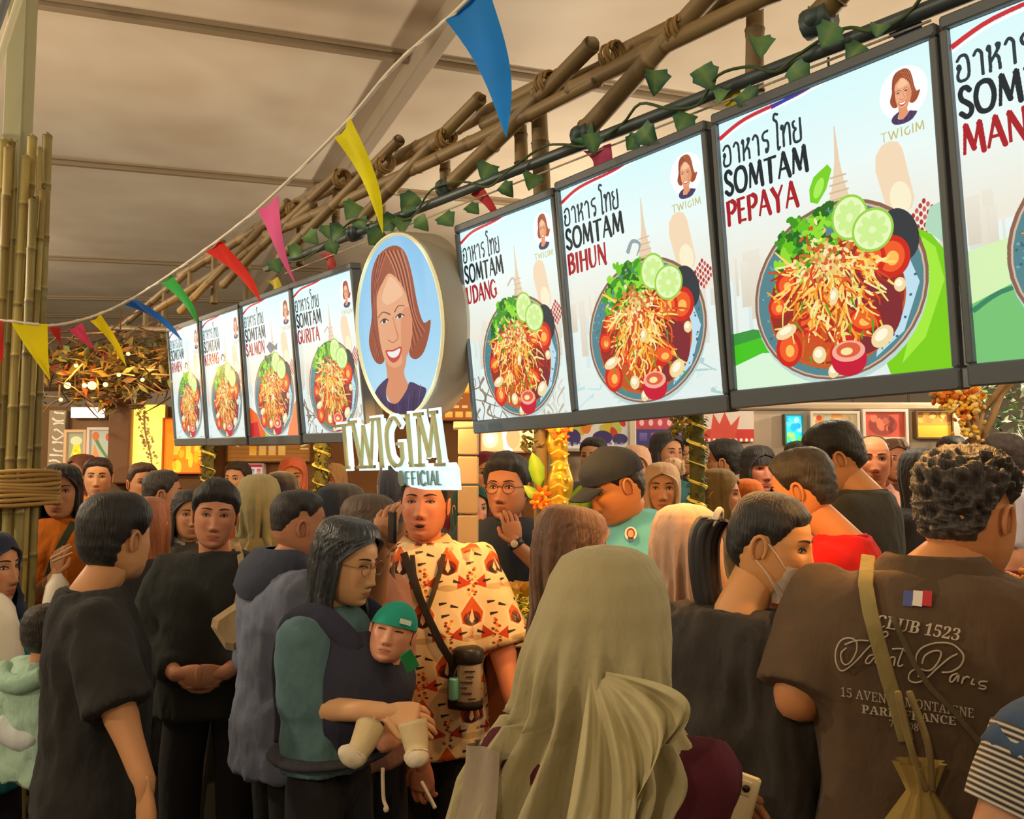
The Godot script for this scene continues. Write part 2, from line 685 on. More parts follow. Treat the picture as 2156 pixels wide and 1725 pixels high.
# a woman's head with swept reddish hair, as printed in the corner of each board and on the round sign
func portrait(p: Pic, ox: float, oy: float, k: float, kx: float) -> void:
	var Q := func(a: Array) -> PackedVector2Array:
		var o := PackedVector2Array()
		for i in range(0, a.size(), 2):
			o.append(Vector2(ox + a[i] * kx, oy + a[i + 1] * k))
		var sm := PackedVector2Array()
		for i in o.size():
			for z in 4:
				sm.append(o[i].cubic_interpolate(o[(i + 1) % o.size()], o[(i + o.size() - 1) % o.size()], o[(i + 2) % o.size()], z / 4.0))
		return sm
	var hair := c8(158, 76, 46)
	p.poly(Q.call([320, 205, 240, 240, 190, 330, 170, 480, 165, 620, 128, 780, 150, 900, 195, 950, 235, 925, 225, 820, 300, 760, 420, 800, 410, 920, 450, 962, 505, 930, 548, 830, 565, 740, 520, 745, 490, 620, 470, 430, 440, 290, 390, 220]), hair)
	for i in 9:
		p.bend([Vector2(ox + (300 + i * 14) * kx, oy + (220 + i * 4) * k), Vector2(ox + (350 + i * 12) * kx, oy + (350 + i * 8) * k), Vector2(ox + (400 + i * 9) * kx, oy + (600 + i * 10) * k), Vector2(ox + (430 + i * 12) * kx, oy + (900 - i * 12) * k)], 9 * kx, 3 * kx, c8(214, 132, 82) if i % 2 == 0 else c8(110, 40, 44))
	for i in 6:
		p.bend([Vector2(ox + (310 - i * 12) * kx, oy + 230 * k), Vector2(ox + (230 - i * 6) * kx, oy + 400 * k), Vector2(ox + (190 - i * 4) * kx, oy + 640 * k), Vector2(ox + (165 + i * 8) * kx, oy + 920 * k)], 8 * kx, 3 * kx, c8(196, 104, 66) if i % 2 == 0 else c8(104, 40, 44))
	var skin := c8(238, 172, 128)
	p.poly(Q.call([250, 900, 245, 1040, 225, 1150, 290, 1240, 390, 1150, 365, 1040, 385, 930]), c8(226, 150, 108))
	p.poly(Q.call([320, 375, 262, 420, 215, 500, 206, 650, 212, 800, 235, 920, 285, 985, 340, 985, 395, 930, 432, 840, 446, 720, 430, 590, 395, 470]), skin)
	p.poly(Q.call([330, 400, 285, 440, 250, 520, 280, 570, 350, 560, 400, 520]), c8(247, 196, 154))
	p.poly(Q.call([378, 660, 440, 640, 432, 840, 395, 930, 360, 960]), c8(226, 150, 108))
	p.bend([Vector2(ox + 212 * kx, oy + 640 * k), Vector2(ox + 250 * kx, oy + 612 * k), Vector2(ox + 300 * kx, oy + 640 * k)], 6 * kx, 9 * kx, c8(130, 72, 48))
	p.bend([Vector2(ox + 332 * kx, oy + 634 * k), Vector2(ox + 362 * kx, oy + 600 * k), Vector2(ox + 402 * kx, oy + 610 * k)], 9 * kx, 5 * kx, c8(130, 72, 48))
	for e in [Vector2(254, 674), Vector2(366, 668)]:
		p.ell(ox + e.x * kx, oy + e.y * k, 27 * kx, 13 * k, c8(250, 240, 232))
		p.ell(ox + e.x * kx, oy + e.y * k, 12 * kx, 13 * k, c8(56, 30, 26))
		p.bend([Vector2(ox + (e.x - 30) * kx, oy + (e.y + 2) * k), Vector2(ox + e.x * kx, oy + (e.y - 16) * k), Vector2(ox + (e.x + 30) * kx, oy + (e.y + 2) * k)], 7 * kx, 7 * kx, c8(60, 30, 24))
	p.bend([Vector2(ox + 318 * kx, oy + 660 * k), Vector2(ox + 332 * kx, oy + 740 * k), Vector2(ox + 345 * kx, oy + 800 * k)], 5 * kx, 12 * kx, c8(216, 134, 92))
	p.bend([Vector2(ox + 270 * kx, oy + 800 * k), Vector2(ox + 305 * kx, oy + 826 * k), Vector2(ox + 345 * kx, oy + 806 * k)], 6 * kx, 6 * kx, c8(196, 104, 72))
	p.poly(Q.call([248, 868, 300, 872, 362, 864, 345, 930, 300, 958, 264, 925]), c8(204, 74, 62))
	p.poly(Q.call([260, 878, 302, 884, 352, 874, 335, 915, 300, 925, 270, 908]), c8(252, 246, 240))
	var blouse := c8(74, 56, 92)
	p.poly(Q.call([250, 1050, 160, 1110, 130, 1200, 180, 1290, 300, 1320, 420, 1290, 505, 1170, 460, 1130, 400, 1100, 372, 1150, 300, 1225, 235, 1200, 228, 1130]), blouse)
	for i in 8:
		p.bend([Vector2(ox + (190 + i * 40) * kx, oy + (1240.0 - absf(i - 2.6) * 26.0) * k), Vector2(ox + (200 + i * 34) * kx, oy + 1290 * k)], 5 * kx, 4 * kx, c8(104, 82, 130) if i % 2 else c8(48, 36, 66))

# one dish board: words at the top left, a bowl of shredded salad, things of its own in the corners
func board_picture(word: String, n: int, px: int) -> ImageTexture:
	var r := RandomNumberGenerator.new()
	r.seed = 40 + n
	var p := Pic.new(px, int(px * 1.2), px / 800.0, Color.WHITE)
	p.fade(0, 0, 801, 330, c8(216, 248, 250), c8(238, 248, 244))
	p.fade(0, 330, 801, 961, c8(238, 246, 240), c8(226, 238, 232))
	for i in 26:
		var x := r.randf_range(0, 800)
		p.fade(x, r.randf_range(300, 400), x + r.randf_range(8, 40), r.randf_range(600, 820), c8(236, 244, 238), c8(222, 218, 204).lerp(c8(214, 236, 236), r.randf()))
	# ribbon in the corner
	p.bend([Vector2(0, 52), Vector2(120, 16), Vector2(330, 4), Vector2(430, -12)], 16, 8, c8(206, 44, 52))
	p.bend([Vector2(0, 66), Vector2(120, 30), Vector2(340, 14), Vector2(470, -6)], 8, 6, c8(255, 255, 255))
	if n == 7:
		p.bend([Vector2(230, 12), Vector2(330, 2), Vector2(420, -8)], 14, 8, c8(64, 62, 160))
	for k in 40:
		p.fade(0, 560 - k * 7, 801, 567 - k * 7, c8(238, 232, 214).lerp(c8(236, 248, 244), k / 40.0), c8(238, 232, 214).lerp(c8(236, 248, 244), k / 40.0))
	for k in 26:
		var bx := r.randf_range(0, 800)
		p.fade(bx, r.randf_range(470, 540), bx + r.randf_range(10, 50), r.randf_range(620, 760), c8(236, 230, 214), c8(220, 210, 190))
	# temple spire
	var sp := c8(232, 208, 176)
	p.poly(PackedVector2Array([Vector2(462, 150), Vector2(466, 150), Vector2(474, 260), Vector2(486, 330), Vector2(500, 380), Vector2(516, 440), Vector2(410, 440), Vector2(428, 380), Vector2(444, 330), Vector2(456, 260)]), sp)
	for i in 6:
		p.line([Vector2(420 + i * 3, 430 - i * 24), Vector2(508 - i * 3, 430 - i * 24)], 5, 5, c8(214, 184, 148))
	# paper lantern
	p.poly(PackedVector2Array([Vector2(596, 330), Vector2(600, 284), Vector2(622, 258), Vector2(650, 252), Vector2(676, 262), Vector2(690, 290), Vector2(716, 440), Vector2(706, 468), Vector2(672, 486), Vector2(640, 480), Vector2(626, 460)]), c8(242, 216, 182))
	p.ell(672, 430, 34, 50, c8(248, 238, 204), -0.15)
	# dotted diamond
	for i in 9:
		for j in 9:
			if absi(i - 4) + absi(j - 4) <= 4 and (i + j) % 2 == 0:
				p.ell(744 + (i - 4) * 12, 506 + (j - 4) * 12, 6, 8, c8(206, 96, 88) if (i * j) % 3 else c8(176, 52, 52))
	# portrait badge and the small name under it
	p.ell(704, 122, 78, 78, c8(252, 254, 252))
	portrait(p, 632, 22, 0.145, 0.22)
	letters(p, "T", 620, 222, 30, 24, 4, c8(196, 190, 120))
	var xx := 648.0
	for seg in [[0, 0, 8, 28, 16, 4, 24, 28, 32, 0], [42, 0, 42, 28], [66, 4, 54, 10, 52, 20, 60, 28, 68, 24, 68, 16], [78, 0, 78, 28], [88, 28, 90, 0, 100, 24, 110, 0, 112, 28]]:
		var pts := []
		for i in range(0, seg.size(), 2):
			pts.append(Vector2(xx + seg[i], 222 + seg[i + 1]))
		p.line(pts, 4, 4, c8(196, 190, 120))
	# words
	thai(p, 8, 84, 72, 40, 9, c8(40, 52, 58))
	letters(p, "SOMTAM", 8, 176, 84, 50, 17, c8(26, 34, 40))
	letters(p, word, 8, 282, 84, 50 if word.length() < 7 else 44, 17, c8(168, 24, 34))
	# what lies round the bowl
	if n == 7:
		p.poly(PackedVector2Array([Vector2(700, 520), Vector2(760, 560), Vector2(801, 620), Vector2(801, 961), Vector2(600, 961), Vector2(580, 900), Vector2(700, 760)]), c8(124, 206, 20))
		p.poly(PackedVector2Array([Vector2(730, 560), Vector2(770, 600), Vector2(790, 700), Vector2(720, 860), Vector2(640, 930), Vector2(700, 760)]), c8(164, 232, 60))
		p.poly(PackedVector2Array([Vector2(760, 480), Vector2(801, 470), Vector2(801, 600), Vector2(740, 540)]), c8(176, 216, 186))
		p.poly(PackedVector2Array([Vector2(0, 758), Vector2(90, 752), Vector2(200, 780), Vector2(300, 830), Vector2(240, 850), Vector2(120, 840), Vector2(0, 872)]), c8(70, 196, 30))
		p.poly(PackedVector2Array([Vector2(0, 758), Vector2(90, 752), Vector2(180, 776), Vector2(80, 790), Vector2(0, 800)]), c8(60, 150, 60))
		p.poly(PackedVector2Array([Vector2(0, 872), Vector2(140, 842), Vector2(280, 890), Vector2(330, 961), Vector2(0, 961)]), c8(216, 244, 212))
		p.poly(PackedVector2Array([Vector2(375, 290), Vector2(430, 262), Vector2(444, 282), Vector2(420, 340), Vector2(384, 380), Vector2(356, 368), Vector2(356, 326)]), c8(120, 208, 30))
		p.ell(392, 330, 16, 34, c8(170, 236, 90), 0.5)
	elif n == 8:
		p.poly(PackedVector2Array([Vector2(0, 640), Vector2(120, 620), Vector2(280, 660), Vector2(420, 760), Vector2(420, 961), Vector2(0, 961)]), c8(214, 240, 180))
		p.poly(PackedVector2Array([Vector2(0, 790), Vector2(110, 750), Vector2(300, 770), Vector2(500, 840), Vector2(560, 961), Vector2(0, 961)]), c8(120, 196, 116))
		p.bend([Vector2(0, 810), Vector2(110, 762), Vector2(300, 782)], 16, 10, c8(60, 132, 96))
	elif n == 3:
		p.poly(PackedVector2Array([Vector2(0, 740), Vector2(130, 800), Vector2(300, 961), Vector2(0, 961)]), c8(240, 96, 20))
		p.poly(PackedVector2Array([Vector2(0, 860), Vector2(120, 850), Vector2(150, 961), Vector2(0, 961)]), c8(206, 24, 20))
		p.poly(PackedVector2Array([Vector2(801, 700), Vector2(700, 780), Vector2(600, 961), Vector2(801, 961)]), c8(250, 140, 84))
		p.poly(PackedVector2Array([Vector2(250, 880), Vector2(340, 900), Vector2(380, 961), Vector2(240, 961)]), c8(150, 214, 60))
		p.poly(PackedVector2Array([Vector2(360, 330), Vector2(420, 300), Vector2(500, 340), Vector2(540, 320), Vector2(530, 370), Vector2(490, 360), Vector2(420, 384)]), c8(110, 118, 134))
	elif n in [4, 5]:
		for i in 34:
			var a := Vector2(r.randf_range(0, 250) if i % 2 else r.randf_range(560, 800), r.randf_range(720, 950))
			p.bend([a, a + Vector2(r.randf_range(-60, 60), r.randf_range(20, 60)), a + Vector2(r.randf_range(-120, 120), r.randf_range(40, 140))], r.randf_range(6, 22), 4, [c8(196, 178, 150), c8(150, 128, 108), c8(222, 214, 198), c8(120, 104, 90)][i % 4])
		p.bend([Vector2(380, 330), Vector2(430, 300), Vector2(450, 350), Vector2(430, 390)], 12, 6, c8(204, 186, 170))
	else:
		for i in 30:
			var a := Vector2(r.randf_range(0, 800), r.randf_range(760, 960))
			p.bend([a, a + Vector2(r.randf_range(-70, 70), r.randf_range(-30, 40)), a + Vector2(r.randf_range(-140, 140), r.randf_range(-30, 60))], r.randf_range(6, 20), 4, [c8(196, 226, 226), c8(214, 234, 232), c8(176, 208, 206), c8(228, 240, 238)][i % 4])
		p.bend([Vector2(370, 350), Vector2(400, 310), Vector2(440, 330), Vector2(420, 370)], 22, 6, c8(150, 164, 168) if n == 6 else c8(60, 60, 62))
	# the bowl: brown rim, teal wall, red broth
	var C := Vector2(424, 672)
	p.ell(C.x, C.y + 8, 322, 292, c8(190, 214, 210), -0.2)
	p.ell(C.x, C.y, 322, 284, c8(136, 98, 78), -0.2)
	p.ell(C.x, C.y + 2, 312, 275, c8(210, 180, 156), -0.2)
	p.ell(C.x, C.y + 3, 306, 269, c8(84, 132, 140), -0.2)
	p.poly(PackedVector2Array([C + Vector2(120, -230), C + Vector2(236, -130), C + Vector2(290, 20), C + Vector2(230, 160), C + Vector2(130, 230), C + Vector2(170, 60), C + Vector2(190, -60)]), c8(190, 222, 236))
	for i in 60:
		var a := r.randf_range(0, TAU)
		var q := C + Vector2(cos(a) * r.randf_range(262, 300), sin(a) * r.randf_range(228, 262)).rotated(-0.2)
		p.ell(q.x, q.y, 5, 4, c8(110, 168, 172) if i % 2 else c8(62, 104, 116))
	p.ell(C.x - 8, C.y + 34, 254, 216, c8(196, 92, 40), -0.1)
	p.ell(C.x - 8, C.y + 26, 250, 208, c8(150, 44, 30), -0.1)
	p.ell(C.x + 60, C.y + 80, 170, 140, c8(128, 40, 46))
	p.ell(C.x - 60, C.y + 130, 150, 96, c8(196, 84, 30))
	p.ell(660, 540, 60, 84, c8(52, 54, 60), -0.3)
	# leaves
	for i in 110:
		var a := Vector2(r.randf_range(210, 460), r.randf_range(400, 640))
		if a.x + a.y > 985 or a.x + (a.y - 430) * 1.2 < 270:
			continue
		var g: Color = [c8(104, 196, 20), c8(60, 150, 24), c8(146, 220, 50), c8(36, 104, 24)][i % 4]
		for k in 4:
			var o := Vector2(r.randf_range(-16, 16), r.randf_range(-16, 16))
			p.ell(a.x + o.x, a.y + o.y, 15, 9, g, r.randf_range(0, 3))
	# tomatoes, chillies
	for t in [[628, 600, 62, 66], [556, 590, 54, 60], [200, 690, 40, 40], [232, 840, 52, 60], [452, 880, 62, 58], [520, 780, 60, 40], [330, 760, 60, 40], [240, 620, 44, 40]]:
		p.ell(t[0], t[1], t[2], t[3], c8(206, 36, 22), r.randf_range(-0.5, 0.5))
		p.ell(t[0], t[1], t[2] * 0.72, t[3] * 0.72, c8(240, 92, 36), r.randf_range(-0.5, 0.5))
		p.ell(t[0] + 4, t[1] + 6, t[2] * 0.34, t[3] * 0.34, c8(250, 190, 90))
	# shredded strands
	for i in 330:
		var top := i > 230
		var a := Vector2(r.randfn(404, 84), r.randfn(676 if not top else 600, 84 if not top else 40))
		if (a - Vector2(410, 690)).length() > 205:
			continue
		var dir := (a - Vector2(410, 520)).angle() + r.randfn(0, 0.6)
		var L := r.randf_range(36, 88)
		var e := a + Vector2(cos(dir), sin(dir)) * L
		var w := r.randf_range(7, 13)
		var col: Color = [c8(250, 214, 110), c8(244, 160, 44), c8(252, 232, 160), c8(226, 104, 28), c8(248, 190, 70), c8(214, 70, 30), c8(230, 226, 120)][r.randi() % 7]
		if not top and r.randf() < 0.16:
			col = c8(176, 36, 26)
		p.bend([a, (a + e) / 2 + Vector2(r.randf_range(-16, 16), r.randf_range(-10, 10)), e], w, w * 0.5, col)
	for i in 110:
		var a := Vector2(r.randfn(404, 56), r.randfn(556, 34))
		p.ell(a.x, a.y, r.randf_range(6, 13), r.randf_range(5, 9), [c8(236, 200, 120), c8(206, 140, 64), c8(250, 228, 170), c8(214, 90, 40)][i % 4], r.randf_range(0, 3))
	for i in 12:
		var a := Vector2(r.randf_range(230, 600), r.randf_range(660, 900))
		p.bend([a, a + Vector2(r.randf_range(-20, 40), r.randf_range(10, 50))], 9, 4, c8(96, 156, 30))
	# nuts and the halved radish at the front
	for t in [[420, 690, 16, 28, .3], [580, 840, 42, 30, -.6], [350, 872, 26, 28, 0], [400, 930, 20, 24, .6], [650, 690, 20, 22, 0], [226, 780, 44, 22, -.3]]:
		p.ell(t[0], t[1], t[2], t[3], c8(240, 216, 160), t[4])
		p.ell(t[0] - 3, t[1] - 5, t[2] * 0.6, t[3] * 0.5, c8(254, 244, 214), t[4])
	p.ell(458, 900, 64, 52, c8(200, 20, 50))
	p.ell(458, 872, 60, 34, c8(244, 170, 150))
	p.ell(458, 868, 44, 24, c8(222, 92, 56))
	p.ell(452, 872, 22, 12, c8(250, 226, 160))
	# lime halves
	for t in [[496, 450, 66, 72], [572, 506, 72, 68]]:
		p.ell(t[0], t[1], t[2], t[3], c8(150, 208, 70))
		p.ell(t[0], t[1], t[2] - 8, t[3] - 8, c8(228, 246, 184))
		for k in 8:
			var a := TAU * k / 8 + 0.2
			p.ell(t[0] + cos(a) * t[2] * 0.46, t[1] + sin(a) * t[3] * 0.46, t[2] * 0.3, t[3] * 0.19, c8(206, 238, 146), a)
	return p.tex()

# ---------------------------------------------------------------- the tent
const ROOF := 4.25
func setting() -> void:
	var ceil_p := Plane(Vector3.UP, ROOF)
	var n := FastNoiseLite.new()
	n.frequency = 0.006
	n.fractal_octaves = 3
	var pvc := M(c8(232, 222, 206), 0.5, {"spec": 0.35})
	var nt := NoiseTexture2D.new()
	nt.noise = n
	nt.width = 512
	nt.height = 512
	nt.seamless = true
	var ramp := Gradient.new()
	ramp.set_color(0, c8(216, 202, 184))
	ramp.set_color(1, c8(240, 232, 218))
	nt.color_ramp = ramp
	pvc.albedo_color = Color.WHITE
	pvc.albedo_texture = nt
	pvc.uv1_triplanar = true
	pvc.uv1_world_triplanar = true
	pvc.uv1_scale = Vector3(0.25, 0.25, 0.25)
	var b := MB.new()
	b.box(Vector3(1, ROOF + 0.06, -6), Vector3(28, 0.12, 26), Color.WHITE)
	struct("ceiling", "pale tent roof sheeting over the hall", b, pvc)
	b = MB.new()
	b.box(Vector3(1, -0.06, -6), Vector3(28, 0.12, 26), Color.WHITE)
	var fm := M(c8(70, 66, 60), 0.6)
	struct("floor", "dark hall floor under the crowd", b, fm)
	for w in [["wall_back", Vector3(1, ROOF / 2, -18.6), Vector3(28, ROOF, 0.12)], ["wall_front", Vector3(1, ROOF / 2, 6.6), Vector3(28, ROOF, 0.12)], ["wall_left", Vector3(-12.6, ROOF / 2, -6), Vector3(0.12, ROOF, 26)], ["wall_right", Vector3(14.6, ROOF / 2, -6), Vector3(0.12, ROOF, 26)]]:
		b = MB.new()
		b.box(w[1], w[2], Color.WHITE)
		struct(w[0], "pale tent wall sheeting", b, pvc)
	# purlins across the roof, each a beam with a narrow second profile beside it
	var alu := M(c8(150, 134, 110), 0.6)
	var k := 1
	for L in [[80, 0, 1440, 205], [115, 335, 960, 412], [110, 540, 420, 554], [115, 625, 300, 628], [100, 663, 300, 665]]:
		var p := on_plane(L[0], L[1], ceil_p)
		var q := on_plane(L[2], L[3], ceil_p)
		var d := (q - p).normalized()
		p -= d * 4.0
		q += d * 6.0
		b = MB.new()
		var bas := Basis(d, Vector3.UP, d.cross(Vector3.UP).normalized())
		var mid := (p + q) / 2
		b.box(mid + Vector3(0, -0.02, 0), Vector3((q - p).length(), 0.05, 0.055), Color.WHITE, bas, 0.006)
		b.box(mid + Vector3(0, -0.008, 0) + bas.z * 0.06, Vector3((q - p).length(), 0.02, 0.03), Color.WHITE, bas)
		struct("trim_%d" % k, "aluminium purlin under the tent roof", b, alu)
		k += 1
	# the rafter that runs away from the camera
	var p := on_plane(985, -40, ceil_p)
	var q := on_plane(735, 335, ceil_p)
	var d := (q - p).normalized()
	q = p + d * 14.0
	p -= d * 2.0
	b = MB.new()
	b.box((p + q) / 2 + Vector3(0, -0.07, 0), Vector3((q - p).length(), 0.15, 0.1), Color.WHITE, Basis(d, Vector3.UP, d.cross(Vector3.UP).normalized()), 0.012)
	struct("trim_%d" % k, "tent rafter running away over the stall", b, M(c8(176, 164, 146), 0.55))

# ---------------------------------------------------------------- the lit boards
const YAW := 0.6706
const TILT := 0.101
var BD := Vector3(-sin(YAW), 0, -cos(YAW))       # along the boards, away to the left
var BN := Vector3(-cos(YAW), 0, sin(YAW))        # out of the boards, towards the aisle
var BO := Vector3(0.8616, 1.8485, -1.69)
var board_plane: Plane
var rail_plane: Plane

func stall() -> void:
	var up := Vector3.UP * cos(TILT) + BN * sin(TILT)
	var face := BD.cross(up).normalized()
	if face.dot(BN) < 0:
		face = -face
	board_plane = Plane(face, BO)
	rail_plane = Plane(BN, BO + BN * 0.02)
	var metal := M(c8(92, 100, 106), 0.5, {"metal": 0.3})
	var back := M(c8(66, 70, 74), 0.6)
	# corner pixels: top left, top right, bottom right, bottom left
	var B := [
		[1, "RAMEN", [356, 700], [418, 679], [436, 922], [372, 924], "narrow lit menu board, farthest of the row at the dark left end"],
		[2, "KERANG", [425, 677], [504, 650], [521, 920], [441, 922], "lit menu board, second from the far left end of the row"],
		[3, "SALMON", [513, 646], [609, 612], [636, 916], [528, 920], "lit menu board with orange corners and a fish beside the red word"],
		[4, "GURITA", [617, 608], [741, 569], [774, 908], [645, 914], "lit menu board partly behind the round portrait sign on its left side"],
		[5, "UDANG", [968, 492], [1164, 416], [1208, 868], [1006, 885], "lit menu board reading SOMTAM UDANG right of the portrait sign"],
		[6, "BIHUN", [1180, 402], [1481, 281], [1527, 830], [1219, 865], "lit menu board reading SOMTAM BIHUN with pale noodles in its corners"],
		[7, "PEPAYA", [1515, 262], [1957, 85], [2012, 774], [1551, 822], "large lit menu board reading SOMTAM PEPAYA with bright green papaya"],
		[8, "MANGGA", [2000, 62], [2445, -118], [2530, 716], [2057, 765], "nearest lit menu board reading SOMTAM MANGGA, cut by the frame edge"]]
	for e in B:
		var tl := on_plane(e[2][0], e[2][1], board_plane)
		var tr := on_plane(e[3][0], e[3][1], board_plane)
		var br := on_plane(e[4][0], e[4][1], board_plane)
		var bl := on_plane(e[5][0], e[5][1], board_plane)
		if e[0] == 8:
			tr = tl - BD * 0.525
			br = bl - BD * 0.525
		var mid := (tl + tr + br + bl) / 4
		var ex := ((tr - tl) + (br - bl)) / 4
		var ey := ((tl - bl) + (tr - br)) / 4
		var t := thing("menu_board", e[6], "menu board", mid - ey - face * 0.04, 0.0, "lit menu boards over the stall")
		var b := MB.new()
		var hx := ex.length()
		var hy := ey.length()
		var bas := Basis(ex.normalized(), ey.normalized(), face)
		# frame: four bars round the picture, the lower one deeper
		b.box(mid + ey * (1.0 + 0.014 / hy) - face * 0.012, Vector3(2 * hx + 0.03, 0.026, 0.05), Color.WHITE, bas, 0.004)
		b.box(mid - ey * (1.0 + 0.022 / hy) - face * 0.012, Vector3(2 * hx + 0.03, 0.044, 0.05), Color.WHITE, bas, 0.004)
		for s in [-1.0, 1.0]:
			b.box(mid + ex * s * (1.0 + 0.008 / hx) - face * 0.012, Vector3(0.016, 2 * hy, 0.05), Color.WHITE, bas, 0.003)
		part(t, "frame", b, metal, true)
		b = MB.new()
		b.box(mid - face * 0.055, Vector3(2 * hx, 2 * hy, 0.05), Color.WHITE, bas, 0.006)
		part(t, "light_box", b, back, true)
		b = MB.new()
		b.quad(mid - ex - ey, mid + ex - ey, mid + ex + ey, mid - ex + ey, Color.WHITE, face)
		var m := StandardMaterial3D.new()
		m.albedo_color = c8(10, 10, 10)
		m.roughness = 0.4
		m.metallic_specular = 0.2
		m.emission_enabled = true
		m.emission = Color.WHITE
		m.emission_operator = BaseMaterial3D.EMISSION_OP_MULTIPLY
		m.emission_texture = board_picture(e[1], e[0], 1000 if e[0] == 7 else 800 if e[0] in [6, 8] else 512)
		m.emission_energy_multiplier = 1.02
		part(t, "screen", b, m, true)
		var l := AreaLight3D.new()
		l.name = "screen_glow"
		l.light_color = c8(226, 246, 240)
		l.area_size = Vector2(2 * hx, 2 * hy)
		l.area_normalize_energy = true
		l.light_energy = 0.09 * hx / 0.26
		l.area_range = 20.0
		l.shadow_enabled = true
		t.add_child(l)
		l.global_transform = Transform3D(Basis(ex.normalized(), ey.normalized(), face), mid + face * 0.012)
	portrait_sign(face, up)
	name_sign(face)

func portrait_sign(face: Vector3, up: Vector3) -> void:
	var pl := Plane(face, BO + face * 0.1)
	var C := on_plane(838, 686, pl)
	var right := on_plane(936, 686, pl) - C
	var top := on_plane(838, 489, pl) - C
	var rx := right.length()
	var ry := top.length()
	var ex := -BD
	var t := thing("portrait_sign", "round lit sign with a smiling red-haired woman's portrait on blue", "sign", C - up * ry - face * 0.1)
	var b := MB.new()
	var rings := []
	for s in [[0.0, 0.97], [0.0, 1.0], [-0.012, 1.015], [-0.13, 1.015], [-0.14, 0.98]]:
		var ring := PackedVector3Array()
		for k in 64:
			var a := TAU * k / 64
			ring.append(C + face * s[0] + (ex * cos(a) * rx + up * sin(a) * ry) * s[1])
		rings.append(ring)
	b.grid(rings, true, Color.WHITE, false, true)
	part(t, "drum", b, M(c8(176, 168, 150), 0.6), true)
	b = MB.new()
	rings = []
	for s in [[0.0, 0.965], [0.01, 0.975], [0.01, 0.995], [0.0, 1.0]]:
		var ring := PackedVector3Array()
		for k in 64:
			var a := TAU * k / 64
			ring.append(C + face * s[0] + (ex * cos(a) * rx + up * sin(a) * ry) * s[1])
		rings.append(ring)
	b.grid(rings, true, Color.WHITE)
	part(t, "rim", b, M(c8(236, 228, 176), 0.4, {"glow": 0.35, "gcol": c8(250, 244, 190)}), true)
	# printed face
	var p := Pic.new(512, 1024, 1.0, c8(150, 214, 248))
	p.fade(0, 0, 512, 620, c8(150, 206, 246), c8(168, 222, 252))
	p.fade(0, 620, 512, 1024, c8(168, 222, 252), c8(206, 240, 254))
	portrait(p, -55 * 512 / 585.0, -145 * 1024 / 1160.0, 1024 / 1160.0, 512 / 585.0)
	var poly := PackedVector2Array()
	for k in 64:
		poly.append(Vector2(cos(TAU * k / 64) * rx, sin(TAU * k / 64) * ry) * 0.97)
	b = MB.new()
	b.plate(poly, C - face * 0.004, ex, up, face, 0.005, Color.WHITE)
	var m := StandardMaterial3D.new()
	m.albedo_color = c8(12, 12, 12)
	m.roughness = 0.4
	m.metallic_specular = 0.2
	m.emission_enabled = true
	m.emission = Color.WHITE
	m.emission_operator = BaseMaterial3D.EMISSION_OP_MULTIPLY
	m.emission_texture = p.tex()
	m.emission_energy_multiplier = 0.9
	part(t, "face_panel", b, m, true)
	var l := AreaLight3D.new()
	l.name = "panel_glow"
	l.light_color = c8(190, 226, 250)
	l.area_size = Vector2(1.6 * rx, 1.6 * ry)
	l.area_normalize_energy = true
	l.light_energy = 0.06
	l.shadow_enabled = true
	t.add_child(l)
	l.global_transform = Transform3D(Basis(ex, up, face), C + face * 0.02)

# outlines of a word from its strokes, joined; units are metres
func word_shapes(text: String, x0: float, w: float, h: float, half: float, serif: float) -> Array:
	var out := []
	var x := x0
	for ch in text:
		var lw: float = w * WIDE.get(ch, 1.0)
		var strokes: Array = LETTERS[ch].duplicate() if LETTERS.has(ch) else []
		if ch == "W":
			strokes = [[1, 0, 0, .28, 1], [0, .28, 1, .5, .1], [1, .5, .1, .74, 1], [0, .74, 1, 1, 0]]
			lw = w * 1.35
		elif ch == "F":
			strokes = [[1, .2, 0, .2, 1], [0, .2, .04, .85, .04], [0, .2, .5, .75, .5]]
		elif ch == "C":
			strokes = [[1, .9, .2, .6, .02, .4, .04, .1, .25, .05, .55, .15, .85, .45, 1, .75, .97, .92, .8]]
		if serif > 0.0:
			for s in strokes.duplicate():
				for e in [[1, 2], [s.size() - 2, s.size() - 1]]:
					var sy: float = s[e[1]]
					if (sy < 0.06 or sy > 0.94) and ch in "TWIM":
						strokes.append([0, s[e[0]] - serif, sy, s[e[0]] + serif, sy])
		var polys := []
		for s in strokes:
			var pts := PackedVector2Array()
			var raw := []
			for k in range(1, s.size(), 2):
				raw.append(Vector2(x + s[k] * lw, (1.0 - s[k + 1]) * h))
			if raw.size() > 2:
				for k in raw.size() - 1:
					for z in 4:
						pts.append((raw[k] as Vector2).cubic_interpolate(raw[k + 1], raw[maxi(0, k - 1)], raw[mini(raw.size() - 1, k + 2)], z / 4.0))
				pts.append(raw[-1])
			else:
				pts = PackedVector2Array(raw)
			for q in Geometry2D.offset_polyline(pts, half * (1.0 if s[0] == 1 else 0.62), Geometry2D.JOIN_ROUND, Geometry2D.END_ROUND):
				if not Geometry2D.is_polygon_clockwise(q):
					polys.append(q)
		out.append_array(polys)
		x += lw + w * 0.16
	return out

